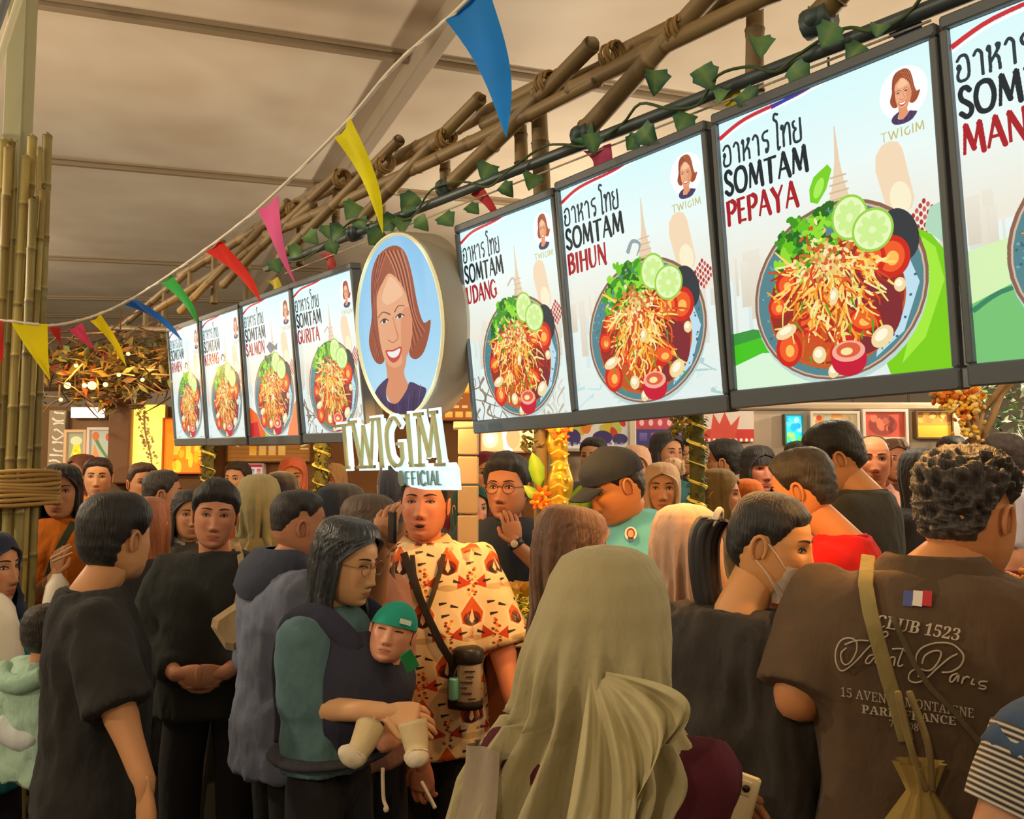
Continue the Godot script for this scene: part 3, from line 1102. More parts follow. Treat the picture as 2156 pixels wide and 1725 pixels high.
func name_sign(face: Vector3) -> void:
	var pl := Plane(face, BO + face * 0.12)
	var o := on_plane(726, 984, pl)
	var ex := (on_plane(956, 976, pl) - o)
	var ey := (on_plane(722, 892, pl) - o)
	var W := ex.length()
	var H := ey.length()
	ex = ex.normalized()
	ey = (ey - ex * ey.dot(ex)).normalized()
	var t := thing("name_sign", "glowing white sign with gold letters TWIGIM OFFICIAL under the portrait", "sign", o)
	var b := MB.new()
	var lw := W / 6.55
	var sh := word_shapes("TWIGIM", 0.0, lw, H, 0.023, 0.2)
	for k in sh.size():
		b.plate(sh[k], o + face * (0.0004 * k), ex, ey, face, 0.012, Color.WHITE)
	# the lower tongue that carries the second word
	var tongue := PackedVector2Array()
	for q in [[0.54, 0.02], [1.02, 0.02], [1.04, -0.1], [1.04, -0.5], [0.78, -0.5], [0.66, -0.44], [0.57, -0.3]]:
		tongue.append(Vector2(q[0] * W, q[1] * H))
	b.plate(tongue, o, ex, ey, face, 0.012, Color.WHITE)
	part(t, "acrylic_backing", b, M(c8(200, 220, 224), 0.3, {"glow": 0.9, "gcol": c8(206, 242, 250)}), true)
	b = MB.new()
	sh = word_shapes("TWIGIM", 0.0, lw, H, 0.0085, 0.2)
	for k in sh.size():
		b.plate(sh[k], o + face * (0.016 + 0.0003 * k), ex, ey, face, 0.008, Color.WHITE)
	var gold := M(c8(176, 160, 104), 0.35, {"metal": 0.6})
	part(t, "lettering", b, gold, true)
	b = MB.new()
	sh = word_shapes("OFFICIAL", 0.57 * W, W * 0.046, H * 0.28, 0.004, 0.0)
	for k in sh.size():
		b.plate(sh[k], o + face * (0.014 + 0.0003 * k) - ey * H * 0.4, ex, ey, face, 0.006, Color.WHITE)
	part(t, "small_lettering", b, M(c8(150, 176, 172), 0.35, {"metal": 0.4}), true)
	var l := AreaLight3D.new()
	l.name = "sign_glow"
	l.light_color = c8(206, 242, 250)
	l.area_size = Vector2(W, H)
	l.area_normalize_energy = true
	l.light_energy = 0.03
	l.shadow_enabled = true
	t.add_child(l)
	l.global_transform = Transform3D(Basis(ex, ey, face), o + ex * W / 2 + ey * H / 2 + face * 0.06)

# ---------------------------------------------------------------- bamboo, leaves, pennants
func bamboo(b: MB, p: Vector3, q: Vector3, r: float, col: Color, taper := 0.9) -> void:
	var L := (q - p).length()
	var n := maxi(2, int(L / 0.24))
	var pts := []
	var rad := []
	var cs := []
	var side := (q - p).cross(Vector3.UP).normalized() * rn(-0.012, 0.012) + Vector3.UP * rn(-0.008, 0.008)
	for k in n:
		var tint := col.lerp(c8(150, 122, 66), rn(0.0, 0.35)).darkened(rn(0.0, 0.14))
		var a := float(k) / n
		var e := float(k + 1) / n
		for z in [[0.0, 1.0, 0.75], [0.03, 1.12, 0.8], [0.06, 1.0, 1.12], [0.1, 0.97, 1.0], [0.9, 0.97, 0.96], [0.97, 1.05, 0.86]]:
			var t: float = lerpf(a, e, z[0])
			pts.append(p.lerp(q, t) + side * sin(t * PI) * L * 0.5)
			rad.append(r * z[1] * lerpf(1.0, taper, t))
			cs.append(Color(tint.r * z[2], tint.g * z[2], tint.b * z[2]).clamp())
	pts.append(q)
	rad.append(r * taper)
	cs.append(cs[-1])
	# open end with a wall and a dark hollow
	pts.append(q + (q - p).normalized() * 0.001)
	rad.append(r * taper * 0.78)
	cs.append(col.lightened(0.15))
	pts.append(q - (q - p).normalized() * 0.05)
	rad.append(r * taper * 0.72)
	cs.append(c8(40, 32, 20))
	b.tube(pts, rad, 12, cs, true)

func lash(b: MB, at: Vector3, axis: Vector3, r: float, turns := 5, h := 0.07) -> void:
	axis = axis.normalized()
	var x := axis.cross(Vector3(0.3, 0.9, 0.2)).normalized()
	var y := axis.cross(x)
	var pts := []
	for k in turns * 12 + 1:
		var a := TAU * k / 12.0
		pts.append(at + axis * h * (float(k) / (turns * 12) - 0.5) + (x * cos(a) + y * sin(a)) * (r + 0.003 * sin(k * 0.7)))
	b.tube(pts, 0.0045, 5, c8(150, 122, 76))

const IVY := [0, -.92, .36, -.9, .82, -.72, .78, -.34, .98, .04, .66, .34, .4, .66, 0, 1]
func leaf_mesh(outline: Array, bend: float, col: Color, vein: Color) -> ArrayMesh:
	# outline runs down the right side from stalk to tip; mirrored
	var b := MB.new()
	var P := PackedVector3Array()
	var C := PackedColorArray()
	var I := PackedInt32Array()
	var n := outline.size() / 2
	for s in [0.0, -0.05]:
		for k in n:
			var x: float = outline[k * 2]
			var y: float = outline[k * 2 + 1]
			for m in [0.0, 1.0, -1.0]:
				P.append(Vector3(x * m, -y, bend * (x * x * absf(m)) * 0.5 - bend * y * y * 0.35 + s))
				C.append(vein if m == 0.0 else col)
	for s in 2:
		var o := s * n * 3
		for k in n - 1:
			for m in [1, 2]:
				var a := o + k * 3
				I.append_array(PackedInt32Array([a, a + m, a + 3 + m, a, a + 3 + m, a + 3] if (m == 1) == (s == 0) else [a, a + 3 + m, a + m, a, a + 3, a + 3 + m]))
	b.put(P, I, C, PackedVector2Array(), false)
	return b.mesh()

func canopy() -> void:
	var bam := M(Color.WHITE, 0.5, {"vc": true})
	var col := c8(146, 124, 86)
	# the truss over the boards
	var t := thing("bamboo_truss", "lashed bamboo truss with a dark pipe rail above the lit menu boards", "truss", on_plane(1140, 900, rail_plane))
	var pl := Plane(BN, BO - BN * 0.04)
	var pl2 := Plane(BN, BO + BN * 0.03)
	var poles := [
		[235, 706, 470, 512, 0, .026], [380, 580, 725, 366, 0, .027], [600, 442, 930, 288, 0, .027], [800, 352, 1180, 160, 0, .028], [1020, 262, 1440, 66, 0, .028], [1300, 118, 1700, -74, 0, .028],
		[330, 652, 660, 432, 1, .024], [560, 496, 930, 330, 1, .024], [880, 352, 1260, 168, 1, .024], [1200, 190, 1640, -20, 1, .025],
		# struts
		[1232, 276, 1510, -30, 1, .03], [944, 392, 1248, 92, 1, .029], [745, 480, 1012, 206, 1, .027], [590, 545, 842, 294, 1, .025], [470, 600, 715, 364, 1, .024], [380, 655, 606, 426, 1, .023], [1722, 36, 1800, -50, 1, .03],
		# uprights
		[1588, 196, 1590, -60, 0, .024], [1142, 420, 1133, 190, 0, .029], [1098, 345, 1094, 226, 0, .023], [937, 420, 938, 300, 0, .021], [803, 470, 800, 350, 0, .021], [706, 520, 708, 400, 0, .02], [632, 560, 632, 440, 0, .019],
		# darker lattice at the left end
		[262, 800, 268, 670, 0, .022], [306, 790, 308, 640, 0, .022], [345, 800, 348, 600, 0, .022], [240, 745, 360, 738, 0, .02], [236, 690, 356, 694, 1, .02], [400, 650, 402, 560, 0, .02], [450, 640, 452, 530, 0, .02], [520, 640, 520, 500, 0, .02]]
	for e in poles:
		var b := MB.new()
		var P: Plane = pl if e[4] == 0 else pl2
		bamboo(b, on_plane(e[0], e[1], P), on_plane(e[2], e[3], P), e[5], col)
		part(t, "bamboo_pole", b, bam, true)
	var b: MB
	for e in [[1150, 176], [1290, 116], [940, 290], [812, 346], [720, 376], [620, 440], [1430, 62]]:
		b = MB.new()
		lash(b, on_plane(e[0], e[1], pl2), on_plane(e[0] + 20, e[1] - 10, pl2) - on_plane(e[0], e[1], pl2), 0.031, 5, 0.045)
		part(t, "rope_lashing", b, M(Color.WHITE, 0.9, {"vc": true}), true)
	b = MB.new()
	var p := on_plane(560, 566, pl2)
	var q := on_plane(2260, -100, pl2)
	b.tube([p, q], 0.017, 12, Color.WHITE)
	part(t, "pipe_rail", b, M(c8(84, 96, 100), 0.45, {"metal": 0.5}), true)
	for e in [[942, 394], [1232, 284], [748, 490], [1724, 44]]:
		var c := on_plane(e[0], e[1], pl2)
		b = MB.new()
		b.tube([c - BD * 0.03, c + BD * 0.03], 0.034, 12, Color.WHITE)
		b.ball(c + BN * 0.02, Vector3(0.022, 0.022, 0.022), Color.WHITE)
		part(t, "rail_clamp", b, M(c8(70, 88, 92), 0.5, {"metal": 0.4}), true)
	# ivy on the rail
	var g := thing("ivy_garland", "artificial ivy garland with green leaves strung along the dark rail", "garland", on_plane(1140, 420, pl2))
	var lm := []
	for k in 4:
		lm.append(leaf_mesh(IVY, 0.5 + 0.3 * k, [c8(70, 126, 96), c8(60, 112, 92), c8(86, 140, 92), c8(52, 100, 86)][k], c8(120, 160, 96)))
	var lmat := M(Color.WHITE, 0.5, {"vc": true, "back": c8(40, 70, 30)})
	var st := []
	for k in 26:
		var x := 600.0 + k * 55.0
		st.append(on_plane(x, 566 - (x - 560) * 0.392 + 22 * sin(k * 1.7), pl2) + BN * (0.03 + 0.015 * sin(k * 2.3)))
	b = MB.new()
	b.tube(spline(st, 4), 0.004, 5, Color.WHITE)
	part(g, "vine_stem", b, M(c8(70, 96, 54), 0.7), true)
	for e in [[1380, 168, 46], [1486, 162, 48], [1600, 92, 46], [1440, 255, 42], [1362, 285, 44], [1332, 300, 30], [1684, 156, 44], [1745, 72, 50], [1575, 210, 44], [1025, 358, 40], [940, 462, 36], [862, 428, 40], [848, 470, 34], [1120, 378, 36], [742, 442, 36], [712, 490, 34], [690, 486, 30], [790, 500, 34], [655, 500, 30], [1066, 400, 30], [995, 440, 28], [890, 470, 30], [1232, 290, 46], [1246, 300, 38], [760, 470, 30], [815, 470, 34], [1800, 110, 40], [620, 530, 26], [580, 560, 26], [1520, 200, 30], [700, 520, 26], [1850, 60, 36]]:
		var c := on_plane(e[0], e[1], Plane(BN, BO + BN * rn(0.05, 0.09)))
		var dist := -c.z
		var s: float = e[2] * 0.5 * dist / F * 1.35
		var mi := part(g, "leaf", lm[rng.randi() % 4], lmat, true)
		var bs := Basis(Vector3.UP, rn(-0.6, 0.3)) * Basis(Vector3.RIGHT, rn(-0.5, 0.4)) * Basis(Vector3.BACK, rn(-0.9, 0.9))
		mi.transform = mi.transform * Transform3D(bs.scaled(Vector3(s, s, s)), c)
	bunting()
	post_left()
	foliage_left()

func pennant(b: MB, a: Vector3, c: Vector3, tip: Vector3, sag: float) -> void:
	var R := []
	var nn := (c - a).cross(tip - a).normalized()
	for off in [0.0008, -0.0008]:
		R = []
		for j in 13:
			var v := j / 12.0
			var row := PackedVector3Array()
			for i in 5:
				var u := i / 4.0
				var pp := a.lerp(c, u).lerp(tip, v)
				pp += nn * (sag * sin(v * PI) * (0.7 + 0.5 * u) + 0.012 * sin(u * 5.0 + v * 4.0) * (1.0 - v) + off)
				pp.y -= 0.02 * sin(v * PI) * u
				row.append(pp)
			R.append(row)
		b.grid(R, false, Color.WHITE, false, false, false)

func bunting() -> void:
	var t := thing("pennant_bunting", "white cord strung with coloured pennants sweeping from the left post to the roof", "bunting", pt(550, 700, 3.1))
	var S := [[-40, 670, 3.9], [60, 681, 3.95], [112, 685, 4.05], [190, 668, 4.3], [265, 636, 4.2], [340, 590, 4.0], [435, 524, 3.6], [550, 434, 3.1], [720, 268, 2.65], [830, 140, 2.4], [945, 38, 2.2], [1020, -30, 2.05], [1200, -150, 1.9]]
	var pts := []
	for e in S:
		pts.append(pt(e[0], e[1], e[2]))
	var sp := spline(pts, 6)
	var b := MB.new()
	b.tube(sp, 0.006, 6, Color.WHITE)
	# the cord has a twist of second yarn
	var tw := []
	for k in sp.size():
		tw.append(sp[k] + Vector3(0, 0.006 * cos(k * 1.6), 0.006 * sin(k * 1.6)))
	b.tube(spline(tw, 2), 0.003, 4, Color.WHITE)
	part(t, "cord", b, M(c8(246, 238, 220), 0.8), true)
	for e in [
		["bright blue", c8(30, 168, 246), 938, 42, 2.2, 1030, -40, 2.05, 1066, 290, 2.12, .03],
		["yellow", c8(250, 246, 30), 704, 290, 2.67, 744, 250, 2.6, 806, 492, 2.6, .03],
		["pink", c8(240, 116, 186), 543, 442, 3.1, 592, 412, 3.0, 626, 604, 3.0, -.02],
		["red", c8(244, 66, 50), 432, 530, 3.6, 470, 506, 3.5, 549, 636, 3.45, .03],
		["green", c8(70, 196, 96), 338, 596, 4.0, 366, 580, 3.95, 416, 682, 3.9, .03],
		["deep blue", c8(30, 124, 214), 262, 642, 4.2, 290, 628, 4.1, 384, 718, 4.1, .03],
		["yellow", c8(250, 240, 30), 190, 676, 4.3, 216, 662, 4.25, 266, 772, 4.2, .02],
		["pink", c8(232, 96, 140), 143, 692, 4.15, 172, 684, 4.2, 238, 758, 4.2, .02],
		["rosy red", c8(214, 76, 80), 102, 690, 4.02, 126, 688, 4.05, 142, 740, 4.1, .02],
		["yellow", c8(248, 240, 30), 24, 680, 3.93, 100, 685, 4.0, 106, 802, 3.92, .02],
		["red", c8(216, 60, 50), -40, 670, 3.9, 7, 678, 3.92, 4, 768, 3.9, .01]]:
		b = MB.new()
		pennant(b, pt(e[2], e[3], e[4]), pt(e[5], e[6], e[7]), pt(e[8], e[9], e[10]), e[11])
		var c: Color = e[1]
		var mi := part(t, "pennant", b, M(c, 0.7, {"back": c, "sheen": 0.2}), true)
		mi.set_meta("label", e[0] + " pennant")
	# a second, shorter string behind the rail
	t = thing("small_bunting", "short string of small pennants hanging behind the ivy on the rail", "bunting", on_plane(1270, 420, rail_plane))
	var pb := Plane(BN, BO + BN * 0.02)
	pts = []
	for x in [600, 680, 760, 860, 985, 1040, 1140, 1230, 1310, 1400, 1500, 1590, 1700, 1860, 1960]:
		pts.append(on_plane(x, 566 - (x - 560) * 0.392 + 26, pb))
	b = MB.new()
	b.tube(pts, 0.003, 5, Color.WHITE)
	part(t, "cord", b, M(c8(200, 190, 170), 0.8), true)
	for e in [["red", c8(214, 50, 60), 982, 404, 1022, 394, 1042, 458], ["pink", c8(214, 84, 130), 1228, 318, 1292, 304, 1250, 358], ["yellow", c8(210, 200, 60), 1500, 206, 1560, 180, 1546, 238], ["red", c8(190, 60, 60), 672, 536, 700, 526, 690, 570], ["blue", c8(58, 110, 170), 1856, 62, 1945, 30, 1900, 96], ["yellow", c8(214, 200, 60), 560, 592, 590, 584, 576, 612]]:
		b = MB.new()
		pennant(b, on_plane(e[2], e[3], pb), on_plane(e[4], e[5], pb), on_plane(e[6], e[7], pb), 0.02)
		part(t, "pennant", b, M(e[1], 0.7, {"back": (e[1] as Color).darkened(0.4)}), true).set_meta("label", e[0] + " pennant")

func post_left() -> void:
	var bam := M(Color.WHITE, 0.45, {"vc": true})
	var D := 4.15
	var base := pt(50, 1000, D)
	base.y = 0.0
	var t := thing("bamboo_post", "square post dressed with upright bamboo canes bound by a rope band", "post", base)
	var px := D / F
	var b := MB.new()
	var cx := pt(28, 500, D + 0.06).x
	b.box(Vector3(cx, ROOF / 2 - 0.02, -D - 0.06), Vector3(0.1, ROOF - 0.06, 0.1), Color.WHITE, Basis(), 0.008)
	part(t, "square_post", b, M(c8(150, 150, 118), 0.55))
	t.get_child(0).position = -base
	var k := 0
	for e in [[8, 296, 11, -.02], [27, 300, 10, .02], [41, 297, 9, .03], [68, 288, 10, .0], [84, 312, 6, -.03], [100, 285, 10, .01], [55, 330, 9, -.06], [90, 400, 7, -.06], [-16, 292, 12, 0], [-40, 300, 11, 0.02], [18, 310, 9, -.09], [70, 420, 9, -.1]]:
		b = MB.new()
		var top := pt(e[0], e[1], D + e[3])
		var bot := Vector3(top.x + rn(-0.012, 0.012) - 0.01, 0.0, -D - e[3])
		bamboo(b, bot, top, e[2] * px * 1.02, [c8(196, 182, 110), c8(172, 156, 92), c8(150, 140, 84)][k % 3], 0.96)
		part(t, "bamboo_cane", b, bam, true)
		k += 1
	# rope band
	b = MB.new()
	for i in 9:
		var y := pt(50, 994 + i * 8.4, D - 0.05).y
		var ring := []
		for a in 25:
			var an := TAU * a / 24
			ring.append(Vector3(base.x - 0.015 + cos(an) * 0.165, y + 0.006 * sin(an * 2 + i), -D + sin(an) * 0.16))
		b.tube(ring, 0.0105, 6, c8(184, 146, 84).darkened(0.06 * (i % 3)))
	part(t, "rope_band", b, M(Color.WHITE, 0.9, {"vc": true}), true)
	# a pale brace pole crossing the corner of the frame
	b = MB.new()
	b.tube([pt(-22, 190, 3.4), pt(62, -70, 3.4)], 0.014, 10, Color.WHITE)
	solo("brace_pole", "pale slanting brace pole in front of the square post top", "pole", b, M(c8(226, 222, 190), 0.5))
	b = MB.new()
	b.tube([pt(-60, 200, 3.7), pt(40, -80, 3.7)], 0.02, 10, Color.WHITE)
	solo("grey_brace_pole", "grey slanting brace pole beside the pale one at the post top", "pole", b, M(c8(120, 124, 126), 0.5))

func foliage_left() -> void:
	var t := thing("dried_foliage_canopy", "tangle of dried twigs and leaves with fairy lights over the far stall", "foliage decoration", pt(230, 860, 5.6))
	var b := MB.new()
	var tw := MB.new()
	for k in 1700:
		var u := rn(96, 372)
		var v := rn(700, 872)
		if v > 790 + 70 * sin((u - 96) / 276.0 * PI) + 20 * sin(u * 0.09) or v < 720 - (u - 96) * 0.12 + 20:
			continue
		var c := pt(u, v, rn(5.3, 6.1))
		var s := rn(0.016, 0.042)
		var bs := Basis.from_euler(Vector3(rn(-2, 2), rn(-3, 3), rn(-3, 3)))
		var P := PackedVector3Array()
		for q in [Vector3(0, -1.6, 0), Vector3(0.5, 0, 0.2), Vector3(0, 1.6, 0), Vector3(-0.5, 0, 0.2)]:
			P.append(c + bs * (q * s))
		var col: Color = [c8(150, 118, 40), c8(110, 88, 36), c8(170, 140, 60), c8(92, 84, 60), c8(120, 126, 70), c8(140, 70, 40)][rng.randi() % 6]
		if u > 260:
			col = col.lerp(c8(92, 98, 84), 0.5)
		b.put(P, PackedInt32Array([0, 1, 2, 0, 2, 3]), col)
	for k in 130:
		var u := rn(90, 380)
		var v := rn(700, 860) - (u - 90) * 0.1
		var c := pt(u, v, rn(5.2, 6.2))
		var d := Vector3(rn(-1, 1), rn(-0.5, 0.5), rn(-0.6, 0.6)) * 0.3
		tw.tube([c, c + d * 0.5 + Vector3(0, rn(-0.03, 0.03), 0), c + d], [0.006, 0.005, 0.002], 5, [c8(120, 84, 46), c8(86, 62, 40), c8(160, 124, 76)][k % 3], false)
	part(t, "dry_leaves", b, M(Color.WHITE, 0.8, {"vc": true, "back": c8(70, 54, 20)}), true).set_meta("kind", "stuff")
	part(t, "twigs", tw, M(Color.WHITE, 0.8, {"vc": true}), true).set_meta("kind", "stuff")
	b = MB.new()
	b.box(pt(236, 770, 6.3), Vector3(1.0, 0.05, 0.6), Color.WHITE, Basis(Vector3.RIGHT, 0.7), 0.01)
	part(t, "thatch_board", b, M(c8(84, 64, 40), 0.9), true)
	for e in [[142, 812, 7], [178, 812, 5], [194, 812, 9], [222, 810, 5], [160, 770, 4], [250, 790, 4], [300, 800, 4], [128, 842, 4], [270, 745, 4]]:
		b = MB.new()
		b.ball(pt(e[0], e[1], 5.25), Vector3.ONE * e[2] * 5.25 / F, Color.WHITE)
		part(t, "fairy_light_bulb", b, M(c8(255, 226, 150), 0.5, {"glow": 2.2, "gcol": c8(255, 214, 130)}), true)
	for e in [[160, 800], [290, 780]]:
		var l := OmniLight3D.new()
		l.name = "fairy_glow"
		l.light_color = c8(255, 196, 110)
		l.light_energy = 0.16
		l.light_size = 0.05
		l.shadow_enabled = true
		t.add_child(l)
		l.global_position = pt(e[0], e[1], 5.2)
# ---------------------------------------------------------------- the stalls across the hall
func sign_panel(called: String, label: String, cat: String, r: Rect2, depth: float, pic: Pic, glow: float, frame: Color, fw := 0.02) -> Node3D:
	var tl := pt(r.position.x, r.position.y, depth)
	var br := pt(r.end.x, r.end.y, depth)
	var mid := (tl + br) / 2
	var sz := Vector3(br.x - tl.x, tl.y - br.y, 0.05)
	var t := thing(called, label, cat, Vector3(mid.x, br.y, mid.z))
	var b := MB.new()
	b.box(mid - Vector3(0, 0, 0.03), Vector3(sz.x, sz.y, 0.05), Color.WHITE, Basis(), 0.004)
	if fw > 0:
		for s in [-1.0, 1.0]:
			b.box(mid + Vector3(0, s * (sz.y - fw) / 2, 0.008), Vector3(sz.x, fw, 0.03), Color.WHITE)
			b.box(mid + Vector3(s * (sz.x - fw) / 2, 0, 0.008), Vector3(fw, sz.y - 2 * fw, 0.03), Color.WHITE)
	part(t, "frame", b, M(frame, 0.6), true)
	b = MB.new()
	var h := sz / 2 - Vector3(fw, fw, 0)
	b.quad(mid + Vector3(-h.x, -h.y, 0), mid + Vector3(h.x, -h.y, 0), mid + Vector3(h.x, h.y, 0), mid + Vector3(-h.x, h.y, 0), Color.WHITE, Vector3.BACK)
	var m := StandardMaterial3D.new()
	m.roughness = 0.6
	m.albedo_texture = pic.tex()
	if glow > 0:
		m.emission_enabled = true
		m.emission = Color.WHITE
		m.emission_operator = BaseMaterial3D.EMISSION_OP_MULTIPLY
		m.emission_texture = m.albedo_texture
		m.emission_energy_multiplier = glow
	part(t, "sign_face" if glow > 0 else "printed_face", b, m, true)
	if glow > 0.3:
		var l := AreaLight3D.new()
		l.name = "sign_glow"
		l.light_color = pic.im.get_pixel(pic.im.get_width() / 8, pic.im.get_height() / 2)
		l.area_size = Vector2(sz.x, sz.y)
		l.area_normalize_energy = true
		l.light_energy = 0.25 * glow * sz.x * sz.y * 4.0
		l.shadow_enabled = true
		t.add_child(l)
		l.global_transform = Transform3D(Basis(), mid + Vector3(0, 0, 0.03))
	return t

func blots(p: Pic, r: RandomNumberGenerator, n: int, lo: Vector2, hi: Vector2, smin: float, smax: float, cols: Array) -> void:
	for k in n:
		p.ell(r.randf_range(lo.x, hi.x), r.randf_range(lo.y, hi.y), r.randf_range(smin, smax), r.randf_range(smin, smax), cols[r.randi() % cols.size()], r.randf_range(0, 3))

func far_stalls() -> void:
	var r := RandomNumberGenerator.new()
	r.seed = 91
	# left: a yellow hanging banner with brown brush marks
	var p := Pic.new(128, 240, 1.0, c8(250, 226, 120))
	for k in 70:
		var y := r.randf_range(0, 215)
		var x := 42 + y * 0.25 + r.randf_range(-18, 20)
		p.ell(x, y, r.randf_range(2, 7), r.randf_range(2, 6), [c8(110, 78, 44), c8(84, 56, 34), c8(140, 104, 60)][k % 3], r.randf_range(0, 3))
	p.bend([Vector2(60, 20), Vector2(64, 90), Vector2(84, 170), Vector2(92, 226)], 8, 3, c8(96, 66, 40))
	sign_panel("yellow_banner", "pale yellow hanging banner with brown brush marks over the far left crowd", "banner", Rect2(266, 852, 78, 148), 6.5, p, 0.5, c8(160, 120, 60), 0.0)
	p = Pic.new(160, 120, 1.0, c8(244, 134, 26))
	blots(p, r, 10, Vector2(40, 60), Vector2(150, 118), 8, 22, [c8(252, 176, 30), c8(250, 200, 60), c8(236, 100, 14)])
	p.fade(40, 10, 60, 80, c8(250, 170, 90), c8(250, 190, 60))
	p.fade(92, 10, 112, 90, c8(250, 170, 90), c8(252, 210, 60))
	sign_panel("orange_poster", "orange drinks poster right of the yellow banner, tucked under the menu boards", "poster", Rect2(345, 880, 82, 118), 6.5, p, 0.5, c8(150, 80, 30), 0.01)
	p = Pic.new(64, 110, 1.0, c8(150, 150, 120))
	p.poly(PackedVector2Array([Vector2(8, 110), Vector2(24, 36), Vector2(44, 36), Vector2(60, 110)]), c8(248, 206, 30))
	p.ell(32, 30, 22, 16, c8(206, 206, 160))
	blots(p, r, 8, Vector2(10, 60), Vector2(54, 108), 4, 9, [c8(255, 226, 60), c8(240, 170, 20)])
	sign_panel("yellow_drink_poster", "small framed poster of a yellow drink beside the bamboo post", "poster", Rect2(138, 905, 44, 76), 6.5, p, 0.35, c8(226, 180, 140), 0.02)
	p = Pic.new(80, 110, 1.0, c8(166, 170, 150))
	p.poly(PackedVector2Array([Vector2(6, 110), Vector2(16, 44), Vector2(46, 110)]), c8(246, 130, 60))
	p.bend([Vector2(14, 20), Vector2(40, 60), Vector2(78, 106)], 14, 8, c8(88, 116, 60))
	p.ell(20, 20, 14, 14, c8(196, 96, 40))
	p.ell(66, 24, 8, 12, c8(206, 70, 50))
	sign_panel("orange_drink_poster", "small framed poster of an orange drink and green leaf, right of the yellow one", "poster", Rect2(186, 900, 52, 81), 6.5, p, 0.35, c8(226, 196, 180), 0.02)
	p = Pic.new(48, 128, 1.0, c8(160, 138, 104))
	for k in 9:
		p.bend([Vector2(8 + r.randf_range(-4, 8), k * 14 + 4), Vector2(24, k * 14 + r.randf_range(0, 12)), Vector2(44, k * 14 + r.randf_range(0, 14))], 5, 3, c8(240, 236, 220))
	sign_panel("script_banner", "narrow banner with white script right against the bamboo post", "banner", Rect2(104, 864, 30, 118), 6.5, p, 0.2, c8(120, 96, 66), 0.0)
	p = Pic.new(120, 48, 1.0, c8(250, 246, 230))
	sign_panel("strip_light", "bright white strip light above the two drink posters", "light", Rect2(150, 858, 70, 22), 6.5, p, 1.5, c8(200, 190, 170), 0.0)
	var b := MB.new()
	b.box(pt(257, 930, 6.5), Vector3(0.16, 0.62, 0.12), Color.WHITE, Basis(), 0.01)
	solo("brown_stall_panel", "plain brown stall panel left of the yellow banner", "panel", b, M(c8(140, 100, 68), 0.7))
	# wooden header with lit squares
	p = Pic.new(256, 72, 1.0, c8(176, 118, 50))
	for k in 5:
		p.fade(0, k * 15, 256, k * 15 + 2, c8(140, 90, 40), c8(150, 96, 42))
	for k in 4:
		p.fade(66 + k * 30, 20, 88 + k * 30, 52, [c8(250, 170, 40), c8(236, 200, 120), c8(250, 206, 150), c8(252, 210, 120)][k], c8(250, 190, 80))
	for e in [[10, 12, 34, 22], [226, 22, 250, 12], [224, 30, 250, 30]]:
		p.line([Vector2(e[0], e[1]), Vector2(e[2], e[3])], 5, 4, c8(255, 236, 150))
	sign_panel("wooden_header_sign", "wooden stall header with four small lit squares below the left boards", "sign", Rect2(478, 924, 178, 50), 6.8, p, 0.3, c8(120, 80, 40), 0.01)
	p = Pic.new(96, 48, 1.0, c8(236, 226, 226))
	p.fade(0, 0, 96, 10, c8(196, 40, 60), c8(206, 60, 90))
	for k in 4:
		p.fade(8 + k * 22, 16, 22 + k * 22, 44, [c8(150, 180, 206), c8(220, 160, 170), c8(120, 150, 200), c8(210, 90, 110)][k], c8(240, 230, 230))
	sign_panel("pink_price_board", "small white and crimson price board under the wooden header", "price board", Rect2(494, 976, 62, 32), 6.8, p, 0.3, c8(220, 210, 210), 0.01)
	# brown board with lit marks, seen between the round sign and the next menu board
	p = Pic.new(96, 160, 1.0, c8(150, 92, 44))
	p.fade(20, 6, 90, 56, c8(250, 170, 40), c8(240, 140, 20))
	p.fade(34, 18, 52, 50, c8(255, 214, 100), c8(255, 200, 80))
	p.fade(62, 18, 80, 50, c8(255, 214, 100), c8(255, 200, 80))
	for k in 4:
		p.fade(8 + k * 22, 128, 24 + k * 22, 150, c8(252, 196, 100), c8(250, 180, 80))
		p.fade(12 + k * 18, 104, 24 + k * 18, 114, c8(236, 200, 130), c8(230, 190, 120))
	sign_panel("brown_lit_board", "brown board with glowing orange squares between portrait sign and UDANG board", "sign", Rect2(905, 795, 100, 92), 6.8, p, 0.45, c8(110, 66, 34), 0.01)
	# centre and right
	p = Pic.new(200, 96, 1.0, c8(250, 160, 100))
	p.ell(34, 50, 30, 34, c8(255, 206, 150))
	p.ell(34, 50, 15, 18, c8(255, 250, 236))
	p.poly(PackedVector2Array([Vector2(76, 0), Vector2(100, 0), Vector2(120, 96), Vector2(86, 96)]), c8(255, 236, 196))
	p.ell(120, 46, 26, 40, c8(250, 140, 90))
	p.poly(PackedVector2Array([Vector2(140, 0), Vector2(200, 0), Vector2(200, 96), Vector2(160, 96)]), c8(252, 236, 140))
	p.ell(166, 60, 20, 24, c8(252, 214, 110))
	sign_panel("peach_poster", "glowing peach coloured poster with a white disc under the UDANG board", "poster", Rect2(1010, 892, 118, 62), 6.8, p, 0.5, c8(130, 70, 50), 0.012)
	p = Pic.new(220, 96, 1.0, c8(226, 226, 224))
	blots(p, r, 16, Vector2(20, 10), Vector2(200, 60), 8, 20, [c8(214, 190, 60), c8(206, 60, 50), c8(230, 130, 50), c8(236, 230, 210), c8(190, 200, 90)])
	p.ell(30, 66, 26, 22, c8(70, 56, 120))
	p.ell(130, 66, 34, 18, c8(64, 52, 116))
	p.ell(190, 70, 26, 14, c8(70, 60, 110))
	for k in 10:
		p.fade(10 + k * 20, 78, 22 + k * 20, 90, c8(90, 96, 150), c8(250, 250, 250))
